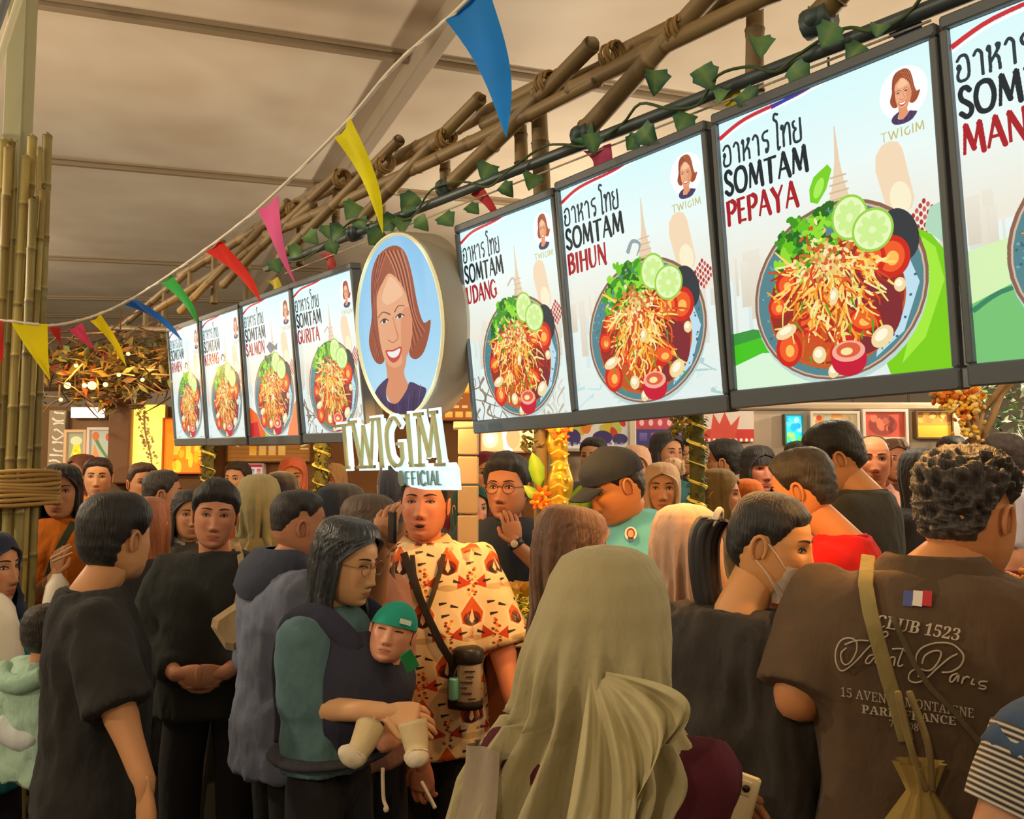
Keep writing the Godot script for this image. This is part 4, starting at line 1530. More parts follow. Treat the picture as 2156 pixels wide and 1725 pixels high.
	sign_panel("fruit_banner", "white stall banner with printed fruit left of the white upright", "banner", Rect2(1188, 868, 136, 78), 6.6, p, 0.15, c8(214, 210, 204), 0.0)
	p = Pic.new(128, 96, 1.0, c8(196, 70, 88))
	for k in 5:
		p.ell(16 + k * 24, 34, 6, 9, c8(240, 196, 196))
	p.fade(0, 52, 128, 96, c8(70, 66, 130), c8(60, 56, 116))
	for k in 4:
		p.fade(10 + k * 30, 62, 30 + k * 30, 84, [c8(120, 110, 180), c8(190, 90, 150), c8(100, 130, 200), c8(150, 100, 160)][k], c8(90, 80, 150))
	sign_panel("crimson_banner", "crimson and violet stall banner right of the white upright", "banner", Rect2(1338, 864, 104, 74), 6.6, p, 0.15, c8(200, 196, 196), 0.0)
	b = MB.new()
	b.box(pt(1330, 905, 6.61), Vector3(0.055, 0.36, 0.1), Color.WHITE, Basis(), 0.01)
	solo("white_upright", "white upright between the fruit banner and the crimson banner", "upright", b, M(c8(232, 222, 206), 0.5))
	b = MB.new()
	b.box(pt(1315, 948, 6.6), Vector3(0.95, 0.028, 0.12), Color.WHITE, Basis(), 0.005)
	solo("banner_shelf", "white shelf edge running below the fruit and crimson banners", "shelf", b, M(c8(226, 220, 210), 0.5))
	p = Pic.new(140, 84, 1.0, c8(226, 214, 200))
	p.poly(PackedVector2Array([Vector2(0, 50), Vector2(140, 50), Vector2(140, 84), Vector2(0, 84)]), c8(206, 60, 50))
	p.poly(PackedVector2Array([Vector2(24, 78), Vector2(34, 6), Vector2(50, 36), Vector2(64, 2), Vector2(80, 40), Vector2(104, 12), Vector2(90, 78)]), c8(214, 80, 64))
	for k in 10:
		p.ell(8 + k * 14, 80, 4, 5, c8(250, 240, 236))
	sign_panel("red_cone_banner", "banner of red paper cones behind the leafy post", "banner", Rect2(1474, 866, 114, 64), 6.6, p, 0.15, c8(226, 216, 204), 0.0)
	p = Pic.new(64, 96, 1.0, c8(40, 178, 206))
	blots(p, r, 12, Vector2(4, 4), Vector2(60, 60), 5, 14, [c8(90, 214, 232), c8(30, 140, 190), c8(160, 236, 236)])
	blots(p, r, 6, Vector2(4, 66), Vector2(60, 94), 6, 12, [c8(90, 206, 60), c8(160, 226, 80)])
	sign_panel("aqua_screen", "small glowing aqua and green screen above the far crowd", "screen", Rect2(1650, 872, 42, 64), 6.6, p, 0.8, c8(80, 90, 70), 0.012)
	p = Pic.new(128, 96, 1.0, c8(226, 206, 160))
	blots(p, r, 24, Vector2(10, 8), Vector2(112, 90), 6, 14, [c8(196, 170, 140), c8(206, 80, 70), c8(190, 200, 190), c8(236, 160, 70), c8(230, 224, 210)])
	p.fade(84, 30, 118, 66, c8(196, 40, 56), c8(190, 44, 56))
	sign_panel("noodle_poster", "framed food poster with a red block, left of the meat poster", "poster", Rect2(1704, 866, 106, 84), 6.6, p, 0.12, c8(226, 220, 206), 0.02)
	p = Pic.new(128, 96, 1.0, c8(206, 84, 66))
	p.ell(58, 36, 46, 30, c8(150, 60, 50))
	blots(p, r, 16, Vector2(24, 14), Vector2(90, 54), 6, 12, [c8(214, 120, 90), c8(120, 40, 36), c8(190, 90, 70)])
	p.fade(0, 70, 128, 96, c8(232, 206, 170), c8(220, 190, 150))
	sign_panel("meat_poster", "framed poster of red sliced meat above the bald man", "poster", Rect2(1814, 862, 98, 84), 6.6, p, 0.12, c8(226, 216, 204), 0.02)
	p = Pic.new(110, 80, 1.0, c8(206, 150, 50))
	blots(p, r, 14, Vector2(6, 6), Vector2(104, 36), 6, 14, [c8(226, 180, 80), c8(150, 90, 40), c8(190, 130, 60)])
	p.fade(0, 42, 110, 80, c8(240, 186, 50), c8(226, 166, 40))
	sign_panel("mustard_board", "mustard yellow food board left of the blossoming branches", "sign", Rect2(1926, 866, 80, 58), 6.6, p, 0.3, c8(110, 84, 40), 0.01)
	for e in [[1797, 820], [1914, 810]]:
		b = MB.new()
		b.tube([Vector3(pt(e[0], 860, 9.0).x, ROOF, -9.0), pt(e[0], e[1] + 70, 9.0)], 0.01, 6, Color.WHITE)
		solo("hanging_cable", "thin dark cable hanging down the pale far wall " + ("left of the meat poster" if e[0] < 1850 else "above the mustard board"), "cable", b, M(c8(70, 64, 60), 0.6))
	b = MB.new()
	b.box(pt(1720, 858, 6.66), Vector3(2.0, 0.04, 0.1), Color.WHITE, Basis(), 0.01)
	solo("far_header_beam", "long pale beam above the row of far food posters", "beam", b, M(c8(186, 168, 146), 0.6))
	# stall body behind: pale partition under the signs so the posters hang on something
	for e in [[1150, 2060, 6.685, c8(206, 190, 170), "pale partition behind the row of food posters and banners", 2.2], [84, 436, 6.585, c8(120, 88, 54), "brown partition behind the drink posters and yellow banner", 2.16], [430, 1148, 6.885, c8(150, 104, 62), "brown partition behind the wooden header sign", 2.5]]:
		b = MB.new()
		var a := pt(e[0], 960, e[2])
		var c := pt(e[1], 960, e[2])
		b.box(Vector3((a.x + c.x) / 2, e[5] / 2, a.z), Vector3(c.x - a.x, e[5], 0.05), Color.WHITE, Basis(), 0.01)
		solo("stall_partition", e[4], "partition", b, M(e[3], 0.8))
	wrapped_post(1465, 866, 1075, 3.9, 0.034, "leafy green post with a gold spiral ribbon under the BIHUN board", true)
	wrapped_post(440, 940, 1015, 5.2, 0.034, "short green post wrapped in gold ribbon below the left boards", false)
	wrapped_post(678, 930, 1045, 4.6, 0.036, "green post with gold ribbon bows behind the young man in the hoodie", false)
	flower_post()
	blossom_tree()
	wood_post()
	counters()

func wrapped_post(x: float, y0: float, y1: float, depth: float, rad: float, label: String, leafy: bool) -> void:
	var top := pt(x, y0 - 40, depth)
	var bot := Vector3(top.x, 0, top.z)
	var t := thing("wrapped_post", label, "post", bot)
	var b := MB.new()
	b.tube([bot, top], rad, 12, Color.WHITE)
	part(t, "pole", b, M(c8(88, 88, 40), 0.8), true)
	b = MB.new()
	var ylo := pt(x, y1 + 160, depth).y
	for k in 420:
		var y := rn(ylo, top.y)
		var a := rn(0, TAU)
		var c := Vector3(top.x + cos(a) * rad * 0.95, y, top.z + sin(a) * rad * 0.95)
		var d := Vector3(cos(a), rn(-0.6, 0.6), sin(a)).normalized()
		var s := d.cross(Vector3.UP).normalized()
		var L := rn(0.016, 0.03)
		b.put(PackedVector3Array([c, c + d * L * 0.5 + s * L * 0.35, c + d * L + Vector3(0, -0.006, 0), c + d * L * 0.5 - s * L * 0.35]), PackedInt32Array([0, 1, 2, 0, 2, 3]), [c8(104, 112, 34), c8(76, 92, 30), c8(134, 130, 44), c8(60, 70, 30)][k % 4])
	if leafy:
		for k in 60:
			var c := pt(x + rn(-52, -8), rn(y0, y0 + 50), depth) + Vector3(0, 0, rn(-0.05, 0.05))
			b.ball(c, Vector3(rn(0.008, 0.02), rn(0.006, 0.014), 0.01), [c8(150, 140, 50), c8(110, 126, 40), c8(190, 150, 50)][k % 3], Basis.from_euler(Vector3(rn(-1, 1), rn(-1, 1), rn(-1, 1))), 3, 6)
	part(t, "garland", b, M(Color.WHITE, 0.7, {"vc": true, "back": c8(50, 60, 16)}), true).set_meta("kind", "stuff")
	var pts := []
	var turns := int((top.y - ylo) / 0.085)
	for k in turns * 14 + 1:
		var a := TAU * k / 14.0
		pts.append(Vector3(top.x + cos(a) * (rad + 0.006), lerpf(ylo, top.y, float(k) / (turns * 14)), top.z + sin(a) * (rad + 0.006)))
	b = MB.new()
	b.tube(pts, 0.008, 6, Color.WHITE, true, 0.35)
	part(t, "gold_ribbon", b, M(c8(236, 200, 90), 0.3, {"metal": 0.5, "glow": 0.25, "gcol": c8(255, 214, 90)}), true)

func flower_post() -> void:
	var depth := 3.3
	var top := pt(1165, 868, depth)
	var bot := Vector3(top.x, 0, top.z)
	var t := thing("flower_post", "post wrapped in gold foil with leaves and orange flowers beside the counter", "post", bot)
	var px := depth / F
	var b := MB.new()
	var pts := []
	var rad := []
	for k in 26:
		var y := lerpf(pt(1165, 1110, depth).y, top.y, k / 25.0)
		pts.append(Vector3(top.x + lerpf(14.0, 6.0, smoothstep(12.0, 20.0, float(k))) * px, y, top.z))
		rad.append((20 + 3 * sin(k * 0.8) + 6.0 * smoothstep(16.0, 8.0, float(k))) * px)
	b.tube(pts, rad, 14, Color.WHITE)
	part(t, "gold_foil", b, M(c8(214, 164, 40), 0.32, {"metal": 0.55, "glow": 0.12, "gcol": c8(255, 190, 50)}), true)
	b = MB.new()
	for k in 8:
		var y := 900.0 + k * 24
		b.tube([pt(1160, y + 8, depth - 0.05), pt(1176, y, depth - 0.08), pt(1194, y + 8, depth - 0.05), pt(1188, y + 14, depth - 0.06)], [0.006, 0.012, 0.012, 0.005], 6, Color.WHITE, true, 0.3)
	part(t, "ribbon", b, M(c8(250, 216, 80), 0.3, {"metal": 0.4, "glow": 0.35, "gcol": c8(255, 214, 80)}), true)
	b = MB.new()
	b.tube([Vector3(top.x - 26 * px, 0, top.z - 0.01), Vector3(top.x - 26 * px, top.y + 0.1, top.z - 0.01)], 15 * px, 12, Color.WHITE)
	part(t, "bamboo_pole", b, M(c8(120, 104, 70), 0.6), true)
	var lm := leaf_mesh([0, -1, .3, -.6, .46, -.1, .36, .5, 0, 1], 0.4, c8(110, 170, 24), c8(170, 206, 70))
	for e in [[1130, 990, 38, 0.2], [1222, 1036, 28, -0.9], [1214, 1062, 24, -1.3], [1122, 1040, 26, 0.8], [1236, 1060, 22, -1.2], [1200, 1090, 24, -0.5]]:
		var mi := part(t, "broad_leaf", lm, M(Color.WHITE, 0.5, {"vc": true, "back": c8(60, 90, 10)}), true)
		var s: float = e[2] * px
		mi.transform = mi.transform * Transform3D((Basis(Vector3.BACK, e[3]) * Basis(Vector3.UP, 0.3)).scaled(Vector3(s, s, s)), pt(e[0], e[1], depth - 0.05))
	for e in [[1142, 1040, 17], [1132, 1058, 15], [1150, 1062, 12], [1176, 906, 20], [1158, 890, 16], [1196, 894, 16], [1186, 920, 12]]:
		b = MB.new()
		for k in 6:
			var a := TAU * k / 6
			b.ball(pt(e[0], e[1], depth - 0.07) + Vector3(cos(a), sin(a), 0) * e[2] * px * 0.6, Vector3(0.6, 0.32, 0.2) * e[2] * px, [c8(226, 100, 26), c8(240, 150, 40)][k % 2], Basis(Vector3.BACK, a) * Basis(Vector3.UP, -0.4), 5, 8)
		b.ball(pt(e[0], e[1], depth - 0.085), Vector3.ONE * e[2] * px * 0.28, c8(250, 190, 60), Basis(), 5, 8)
		part(t, "orange_flower", b, M(Color.WHITE, 0.7, {"vc": true, "back": c8(90, 40, 6)}), true)
	b = MB.new()
	for k in 70:
		var c := pt(rn(1100, 1150), rn(866, 950), depth + rn(-0.03, 0.05))
		b.ball(c, Vector3(rn(0.01, 0.024), 0.006, 0.008), [c8(96, 84, 50), c8(120, 104, 60), c8(80, 86, 44)][k % 3], Basis.from_euler(Vector3(rn(-1, 1), rn(-1, 1), rn(-1, 1))), 3, 6)
	part(t, "dry_fern", b, M(Color.WHITE, 0.8, {"vc": true}), true).set_meta("kind", "stuff")

func blossom_tree() -> void:
	var D := 5.4
	var base := pt(2055, 1000, D)
	base.y = 0.0
	var t := thing("blossom_tree", "artificial tree with bare branches and orange blossoms at the right", "tree", base)
	var b := MB.new()
	for e in [[2052, 1000, 2050, 900, 2040, 850, 2000, 800], [2056, 1000, 2060, 900, 2075, 860, 2120, 800], [2050, 930, 2030, 880, 1990, 850, 1960, 830], [2058, 920, 2052, 860, 2048, 800, 2040, 760], [2066, 930, 2090, 880, 2110, 830, 2150, 790]]:
		b.tube(spline([pt(e[0], e[1], D), pt(e[2], e[3], D - 0.03), pt(e[4], e[5], D + 0.05), pt(e[6], e[7], D)], 4), 0.018, 7, c8(150, 118, 76), true)
	b.tube([base, pt(2054, 990, D)], 0.05, 10, c8(130, 116, 80))
	part(t, "branches", b, M(Color.WHITE, 0.8, {"vc": true}), true)
	b = MB.new()
	for k in 260:
		var cl: Vector2 = [Vector2(1990, 835), Vector2(2012, 850), Vector2(2030, 872), Vector2(2042, 900), Vector2(2030, 830), Vector2(2050, 846)][k % 6]
		var c := pt(cl.x + rng.randfn(0, 13), cl.y + rng.randfn(0, 14), D + rn(-0.1, 0.1))
		b.ball(c, Vector3(rn(0.012, 0.03), rn(0.01, 0.02), 0.014), [c8(236, 160, 30), c8(246, 196, 60), c8(220, 110, 26), c8(250, 214, 120)][k % 4], Basis.from_euler(Vector3(rn(-1, 1), rn(-1, 1), rn(-1, 1))), 3, 6)
	part(t, "blossoms", b, M(Color.WHITE, 0.7, {"vc": true, "back": c8(110, 66, 10)}), true).set_meta("kind", "stuff")
	t = thing("hanging_greenery", "loose green foliage hanging at the right edge behind the curly haired man", "foliage", pt(2110, 960, 5.8))
	b = MB.new()
	for k in 420:
		var u := rn(2060, 2230)
		var c := pt(u, rn(790, 985) , rn(5.6, 6.4))
		var s := rn(0.014, 0.034)
		var bs := Basis.from_euler(Vector3(rn(-2, 2), rn(-3, 3), rn(-3, 3)))
		b.put(PackedVector3Array([c + bs * Vector3(0, -1.5, 0) * s, c + bs * Vector3(0.6, 0, 0.2) * s, c + bs * Vector3(0, 1.5, 0) * s, c + bs * Vector3(-0.6, 0, 0.2) * s]), PackedInt32Array([0, 1, 2, 0, 2, 3]), [c8(70, 120, 66), c8(110, 150, 90), c8(150, 176, 140), c8(60, 96, 60), c8(190, 206, 190)][k % 5])
	part(t, "leaves", b, M(Color.WHITE, 0.7, {"vc": true, "back": c8(40, 60, 30)}), true).set_meta("kind", "stuff")

func wood_post() -> void:
	# slatted timber post beside the name sign, with a round rail on top
	var D := 3.45
	var a := pt(964, 960, D)
	var c := pt(1006, 960, D)
	var w := c.x - a.x
	var t := thing("timber_post", "slatted pale timber post right of the glowing name sign", "post", Vector3((a.x + c.x) / 2, 0, a.z - 0.05))
	var y := 0.0
	var top := pt(980, 902, D).y
	var k := 0
	while y < top - 0.02:
		var h := 0.115 if y + 0.115 < top else top - y
		var b := MB.new()
		b.box(Vector3((a.x + c.x) / 2, y + h / 2, a.z - 0.05), Vector3(w, h - 0.006, 0.1), [c8(176, 156, 126), c8(166, 146, 116), c8(184, 164, 132)][k % 3], Basis(), 0.004)
		part(t, "slat", b, M(Color.WHITE, 0.7, {"vc": true}), true)
		y += h
		k += 1
	var b := MB.new()
	b.tube([Vector3(a.x - 0.02, top + 0.012, a.z - 0.04), Vector3(c.x + 0.01, top + 0.012, a.z - 0.04)], 0.018, 10, Color.WHITE)
	part(t, "round_rail", b, M(c8(160, 150, 130), 0.6), true)

func counters() -> void:
	# the serving counter behind the man in the patterned shirt
	var b := MB.new()
	var x0 := pt(1015, 1345, 3.22).x
	var x1 := pt(1178, 1345, 3.22).x
	var t := thing("serving_counter", "wooden serving counter with a speckled white top beside the patterned shirt", "counter", Vector3((x0 + x1) / 2, 0, -3.5))
	b.box(Vector3((x0 + x1) / 2, 1.045, -3.52), Vector3(x1 - x0, 0.035, 0.6), Color.WHITE, Basis(), 0.006)
	var m := M(c8(214, 206, 190), 0.25)
	var p := Pic.new(256, 256, 1.0, c8(224, 216, 198))
	var r := RandomNumberGenerator.new()
	r.seed = 12
	blots(p, r, 260, Vector2(0, 0), Vector2(256, 256), 1, 6, [c8(150, 140, 120), c8(196, 186, 166), c8(236, 230, 216), c8(110, 104, 92)])
	m.albedo_texture = p.tex()
	m.albedo_color = Color.WHITE
	m.uv1_triplanar = true
	m.uv1_scale = Vector3(3, 3, 3)
	part(t, "worktop", b, m, true)
	for k in 3:
		b = MB.new()
		b.box(Vector3((x0 + x1) / 2, 0.88 - k * 0.33, -3.5), Vector3(x1 - x0 - 0.03, 0.31, 0.5), Color.WHITE, Basis(), 0.008)
		part(t, "front_panel", b, M(c8(112, 62, 40), 0.55), true)
	var sy := 1.063
	# dish of yellow-green shredded leaves
	var dc := pt(1100, 1290, 3.55)
	dc.y = sy
	t = thing("salad_tray", "round white tray on the speckled counter top", "tray", dc)
	b = MB.new()
	b.lathe([[0.1, 0.0], [0.13, 0.006], [0.15, 0.03], [0.145, 0.032], [0.11, 0.012]], 28, Color.WHITE, true, true)
	part(t, "dish", b, M(c8(222, 216, 200), 0.3))
	b = MB.new()
	for k in 260:
		var a := rn(0, TAU)
		var rr := 0.12 * sqrt(rng.randf())
		var c := dc + Vector3(cos(a) * rr, 0.025 + rn(0, 0.10) * (1.0 - rr / 0.14), sin(a) * rr)
		var d := Vector3(rn(-1, 1), rn(-0.3, 0.5), rn(-1, 1)).normalized() * rn(0.012, 0.024)
		b.tube([c - d, c + Vector3(0, 0.008, 0), c + d], [0.003, 0.007, 0.003], 5, [c8(226, 214, 60), c8(196, 200, 50), c8(240, 226, 110), c8(150, 160, 40)][k % 4], true, 0.5)
	var s := solo("shredded_leaves", "heap of yellow-green shredded leaves on the white tray", "salad", b, M(Color.WHITE, 0.6, {"vc": true, "back": c8(70, 66, 10)}))
	s.set_meta("kind", "stuff")
	for e in [[1070, 1226, 3.68, 0.5], [1092, 1232, 3.72, -0.3], [1112, 1230, 3.7, 0.2], [1082, 1240, 3.66, 1.2], [1130, 1236, 3.72, 0.8]]:
		b = MB.new()
		var c := pt(e[0], e[1], e[2])
		b.box(Vector3(c.x, sy + 0.1, c.z), Vector3(0.07, 0.09, 0.04), Color.WHITE, Basis.from_euler(Vector3(0.2, e[3], e[3] * 0.4)), 0.016)
		solo("snack_packet", "orange-yellow snack packet heaped behind the salad tray", "packet", b, M(c8(236, 170, 40), 0.45), "snack packets behind the salad tray")
	# table at the right edge with a tray of fried food
	var c := pt(2150, 1222, 3.3)
	t = thing("side_table", "pale table at the right edge behind the curly haired man", "table", Vector3(c.x + 0.2, 0, c.z - 0.1))
	b = MB.new()
	b.box(Vector3(c.x + 0.2, 1.15, c.z - 0.12), Vector3(0.75, 0.04, 0.6), Color.WHITE, Basis(), 0.008)
	part(t, "tabletop", b, M(c8(224, 212, 196), 0.4), true)
	for sx in [-0.12, 0.5]:
		for sz in [-0.36, 0.12]:
			b = MB.new()
			b.box(Vector3(c.x + sx, 0.565, c.z + sz), Vector3(0.04, 1.13, 0.04), Color.WHITE, Basis(), 0.004)
			part(t, "leg", b, M(c8(60, 54, 50), 0.5), true)
	t = thing("food_tray", "dark and maroon tray on the pale side table", "tray", Vector3(c.x + 0.2, 1.17, c.z - 0.08))
	b = MB.new()
	b.box(Vector3(0, 0.02, 0), Vector3(0.56, 0.035, 0.4), Color.WHITE, Basis(), 0.01)
	part(t, "base", b, M(c8(40, 34, 36), 0.4))
	b = MB.new()
	for q in [[Vector3(0, 0.07, 0.2), Vector3(0.56, 0.06, 0.02)], [Vector3(0, 0.07, -0.2), Vector3(0.56, 0.06, 0.02)], [Vector3(-0.28, 0.07, 0), Vector3(0.02, 0.06, 0.4)], [Vector3(0.28, 0.07, 0), Vector3(0.02, 0.06, 0.4)]]:
		b.box(q[0], q[1], Color.WHITE, Basis(), 0.006)
	part(t, "rim", b, M(c8(140, 60, 62), 0.4))
	b = MB.new()
	for k in 90:
		var q := Vector3(c.x + 0.2 + rn(-0.25, 0.25), 1.21 + rn(0.0, 0.07), c.z - 0.08 + rn(-0.17, 0.17))
		b.ball(q, Vector3(rn(0.015, 0.03), rn(0.008, 0.016), rn(0.012, 0.024)), [c8(214, 140, 60), c8(190, 104, 44), c8(232, 174, 90)][k % 3], Basis.from_euler(Vector3(rn(-1, 1), rn(-1, 1), rn(-1, 1))), 4, 7)
	s = solo("fried_snacks", "heap of golden fried snacks in the maroon-rimmed tray", "snacks", b, M(Color.WHITE, 0.55, {"vc": true}))
	s.set_meta("kind", "stuff")

# ---------------------------------------------------------------- bodies
# a head, chin to crown 0.23 m: height, half width, face depth, back depth
const HEAD := [[.1165, .006, .004, .012], [.112, .034, .030, .05], [.1, .051, .050, .071], [.082, .0625, .068, .0845], [.055, .0705, .081, .094], [.02, .0745, .0865, .0985], [-.01, .0745, .0875, .096], [-.035, .0715, .0865, .088], [-.06, .0665, .0855, .07], [-.082, .0575, .083, .046], [-.1, .046, .079, .018], [-.111, .031, .069, -.006], [-.1165, .012, .054, -.02]]

func row_at(T: Array, y: float) -> Vector3:
	# T runs from high to low
	if y >= T[0][0]:
		return Vector3(T[0][1], T[0][2], T[0][3])
	for k in T.size() - 1:
		if y >= T[k + 1][0]:
			var t: float = (T[k][0] - y) / (T[k][0] - T[k + 1][0])
			return Vector3(lerpf(T[k][1], T[k + 1][1], t), lerpf(T[k][2], T[k + 1][2], t), lerpf(T[k][3], T[k + 1][3], t))
	var e: Array = T[-1]
	return Vector3(e[1], e[2], e[3])

func bell(x: float, c: float, w: float) -> float:
	var t := (x - c) / w
	return exp(-t * t)

func face_feat(x: float, y: float) -> float:
	var ax := absf(x)
	var z := 0.0
	# nose
	var a := 0.0
	if y < 0.03 and y > -0.04:
		a = lerpf(0.003, 0.0225, pow((0.03 - y) / 0.07, 1.3))
	elif y <= -0.04 and y > -0.053:
		a = lerpf(0.0225, 0.0, (-0.04 - y) / 0.013)
	z += a * bell(x, 0, lerpf(0.008, 0.0135, clampf((0.03 - y) / 0.07, 0, 1)))
	z += 0.006 * bell(ax, 0.0135, 0.007) * bell(y, -0.042, 0.009)
	# eye sockets, brow, cheeks
	z -= 0.0095 * bell(ax, 0.031, 0.017) * bell(y, 0.01, 0.012)
	z += 0.003 * bell(ax, 0.03, 0.02) * bell(y, 0.031, 0.008)
	z += 0.004 * bell(ax, 0.043, 0.018) * bell(y, -0.024, 0.02)
	# mouth and chin
	z += (0.0065 * bell(y, -0.0645, 0.006) + 0.007 * bell(y, -0.0765, 0.006) - 0.003 * bell(y, -0.0705, 0.003)) * bell(x, 0, 0.02)
	z -= 0.004 * bell(y, -0.088, 0.006) * bell(x, 0, 0.02)
	z += 0.006 * bell(x, 0, 0.018) * bell(y, -0.102, 0.012)
	return z

func face_z(x: float, y: float) -> float:
	var r := row_at(HEAD, y)
	var u := clampf(absf(x) / r.x, 0.0, 0.999)
	return r.y * pow(1.0 - pow(u, 2.3), 1.0 / 2.3) + face_feat(x, y)

var head_P := PackedVector3Array()
var head_A := PackedVector2Array()   # angle from the front, height
const HC := 56
const HR := 50
func head_base() -> void:
	for j in HR:
		var v := float(j) / (HR - 1)
		var y := lerpf(0.1165, -0.1165, v + 0.10 * sin(TAU * v) * 0.5)
		var r := row_at(HEAD, y)
		for i in HC:
			var s := float(i) / HC
			var ph := TAU * s - 0.52 * sin(TAU * s)
			var sx := sin(ph)
			var cz := cos(ph)
			var x := r.x * signf(sx) * pow(absf(sx), 2.0 / 2.3)
			var z := (r.y if cz > 0 else r.z) * signf(cz) * pow(absf(cz), 2.0 / 2.3)
			if cz > 0:
				z += face_feat(x, y) * smoothstep(0.0, 0.45, cz)
			head_P.append(Vector3(x, y, z))
			head_A.append(Vector2(absf(ph if ph <= PI else TAU - ph), y))

func head(b: MB, xf: Transform3D, skin: Color, o := {}) -> void:
	if head_P.is_empty():
		head_base()
	var rows := []
	var C := PackedColorArray()
	var lip := skin.lerp(c8(150, 52, 52), o.get("lips", 0.45))
	for j in HR:
		var row := PackedVector3Array()
		for i in HC:
			var p := head_P[j * HC + i]
			row.append(xf * p)
			var col := skin
			if p.z > 0.05:
				var m := bell(p.y, -0.0705, 0.0095) * bell(p.x, 0, 0.023)
				col = skin.lerp(lip, clampf(m * 1.7 - 0.35, 0, 1))
				col = col.lerp(c8(186, 96, 72), 0.16 * bell(absf(p.x), 0.043, 0.02) * bell(p.y, -0.028, 0.02) + 0.12 * bell(p.x, 0, 0.014) * bell(p.y, -0.04, 0.012))
			C.append(col)
		rows.append(row)
	b.grid(rows, true, C, true, true)
	# ears
	for s in [-1.0, 1.0]:
		var e := []
		for k in 11:
			var a := lerpf(-0.35, 1.25, k / 10.0) * PI
			e.append(xf * Vector3(s * (0.0775 + 0.006 * sin(k * 0.3)), 0.0 + 0.029 * sin(a) - 0.004, -0.012 - 0.017 * cos(a)))
		b.tube(e, [.003, .0045, .005, .005, .005, .005, .005, .0048, .0045, .004, .003], 6, skin)
		b.ball(xf * Vector3(s * 0.075, -0.004, -0.012), Vector3(0.005, 0.026, 0.015) * xf.basis.get_scale().x, skin.darkened(0.12), xf.basis.orthonormalized() * Basis(Vector3.UP, s * 0.25), 6, 10)
	if o.get("face", true):
		var k := xf.basis.get_scale().x
		var rb := xf.basis.orthonormalized()
		var open: float = o.get("eyes", 1.0)
		for s in [-1.0, 1.0]:
			var ez := face_z(0.031, 0.0085)
			b.ball(xf * Vector3(s * 0.031, 0.0085, ez - 0.0016), Vector3(0.0145, 0.0058 * open, 0.0045) * k, c8(190, 176, 164), rb * Basis(Vector3.UP, s * 0.25), 6, 12)
			b.ball(xf * Vector3(s * 0.0305, 0.0085, ez + 0.0014), Vector3(0.0056, 0.0056 * open, 0.0022) * k, c8(26, 18, 16), rb, 6, 10)
			var lid := []
			var low := []
			var brow := []
			for q in 7:
				var u := q / 6.0
				var lx := lerpf(0.0155, 0.047, u)
				var ly := 0.0085 + (0.0068 * open * sin(u * PI)) + 0.001 * u
				lid.append(xf * Vector3(s * lx, ly, face_z(lx, ly) + 0.0015))
				low.append(xf * Vector3(s * lx, 0.0075 - 0.005 * open * sin(u * PI), face_z(lx, 0.004) + 0.0008))
				var bx := lerpf(0.012, 0.052, u)
				var by: float = 0.0255 + 0.007 * sin(u * 2.3) + (0.0045 + o.get("brow", 0.0)) * (1.0 - u)
				brow.append(xf * Vector3(s * bx, by, face_z(bx, by) + 0.0008))
			b.tube(lid, [.0008, .0016, .002, .002, .002, .0017, .0008], 5, c8(36, 24, 20))
			b.tube(low, 0.0009, 4, skin.darkened(0.35))
			b.tube(brow, [.0018, .0032, .0034, .003, .0026, .002, .0008], 5, skin.lerp(c8(24, 18, 16), o.get("brows", 0.8)))
			# nostril
			b.ball(xf * Vector3(s * 0.0075, -0.0495, face_z(0.0075, -0.0495) - 0.0005), Vector3(0.0036, 0.0022, 0.003) * k, c8(70, 34, 28), rb, 4, 8)
		var seam := []
		for q in 9:
			var mx := lerpf(-0.0225, 0.0225, q / 8.0)
			var my := -0.0712 + 0.0016 * absf(mx) / 0.0225
			seam.append(xf * Vector3(mx, my, face_z(mx, my) + 0.0006))
		b.tube(seam, [.0004, .0011, .0013, .0013, .0013, .0013, .0013, .0011, .0004], 5, c8(92, 40, 38))
		if o.get("mouth_open", false):
			b.ball(xf * Vector3(0, -0.072, face_z(0, -0.072) - 0.002), Vector3(0.017, 0.0075, 0.006) * k, c8(60, 24, 24), rb, 6, 12)

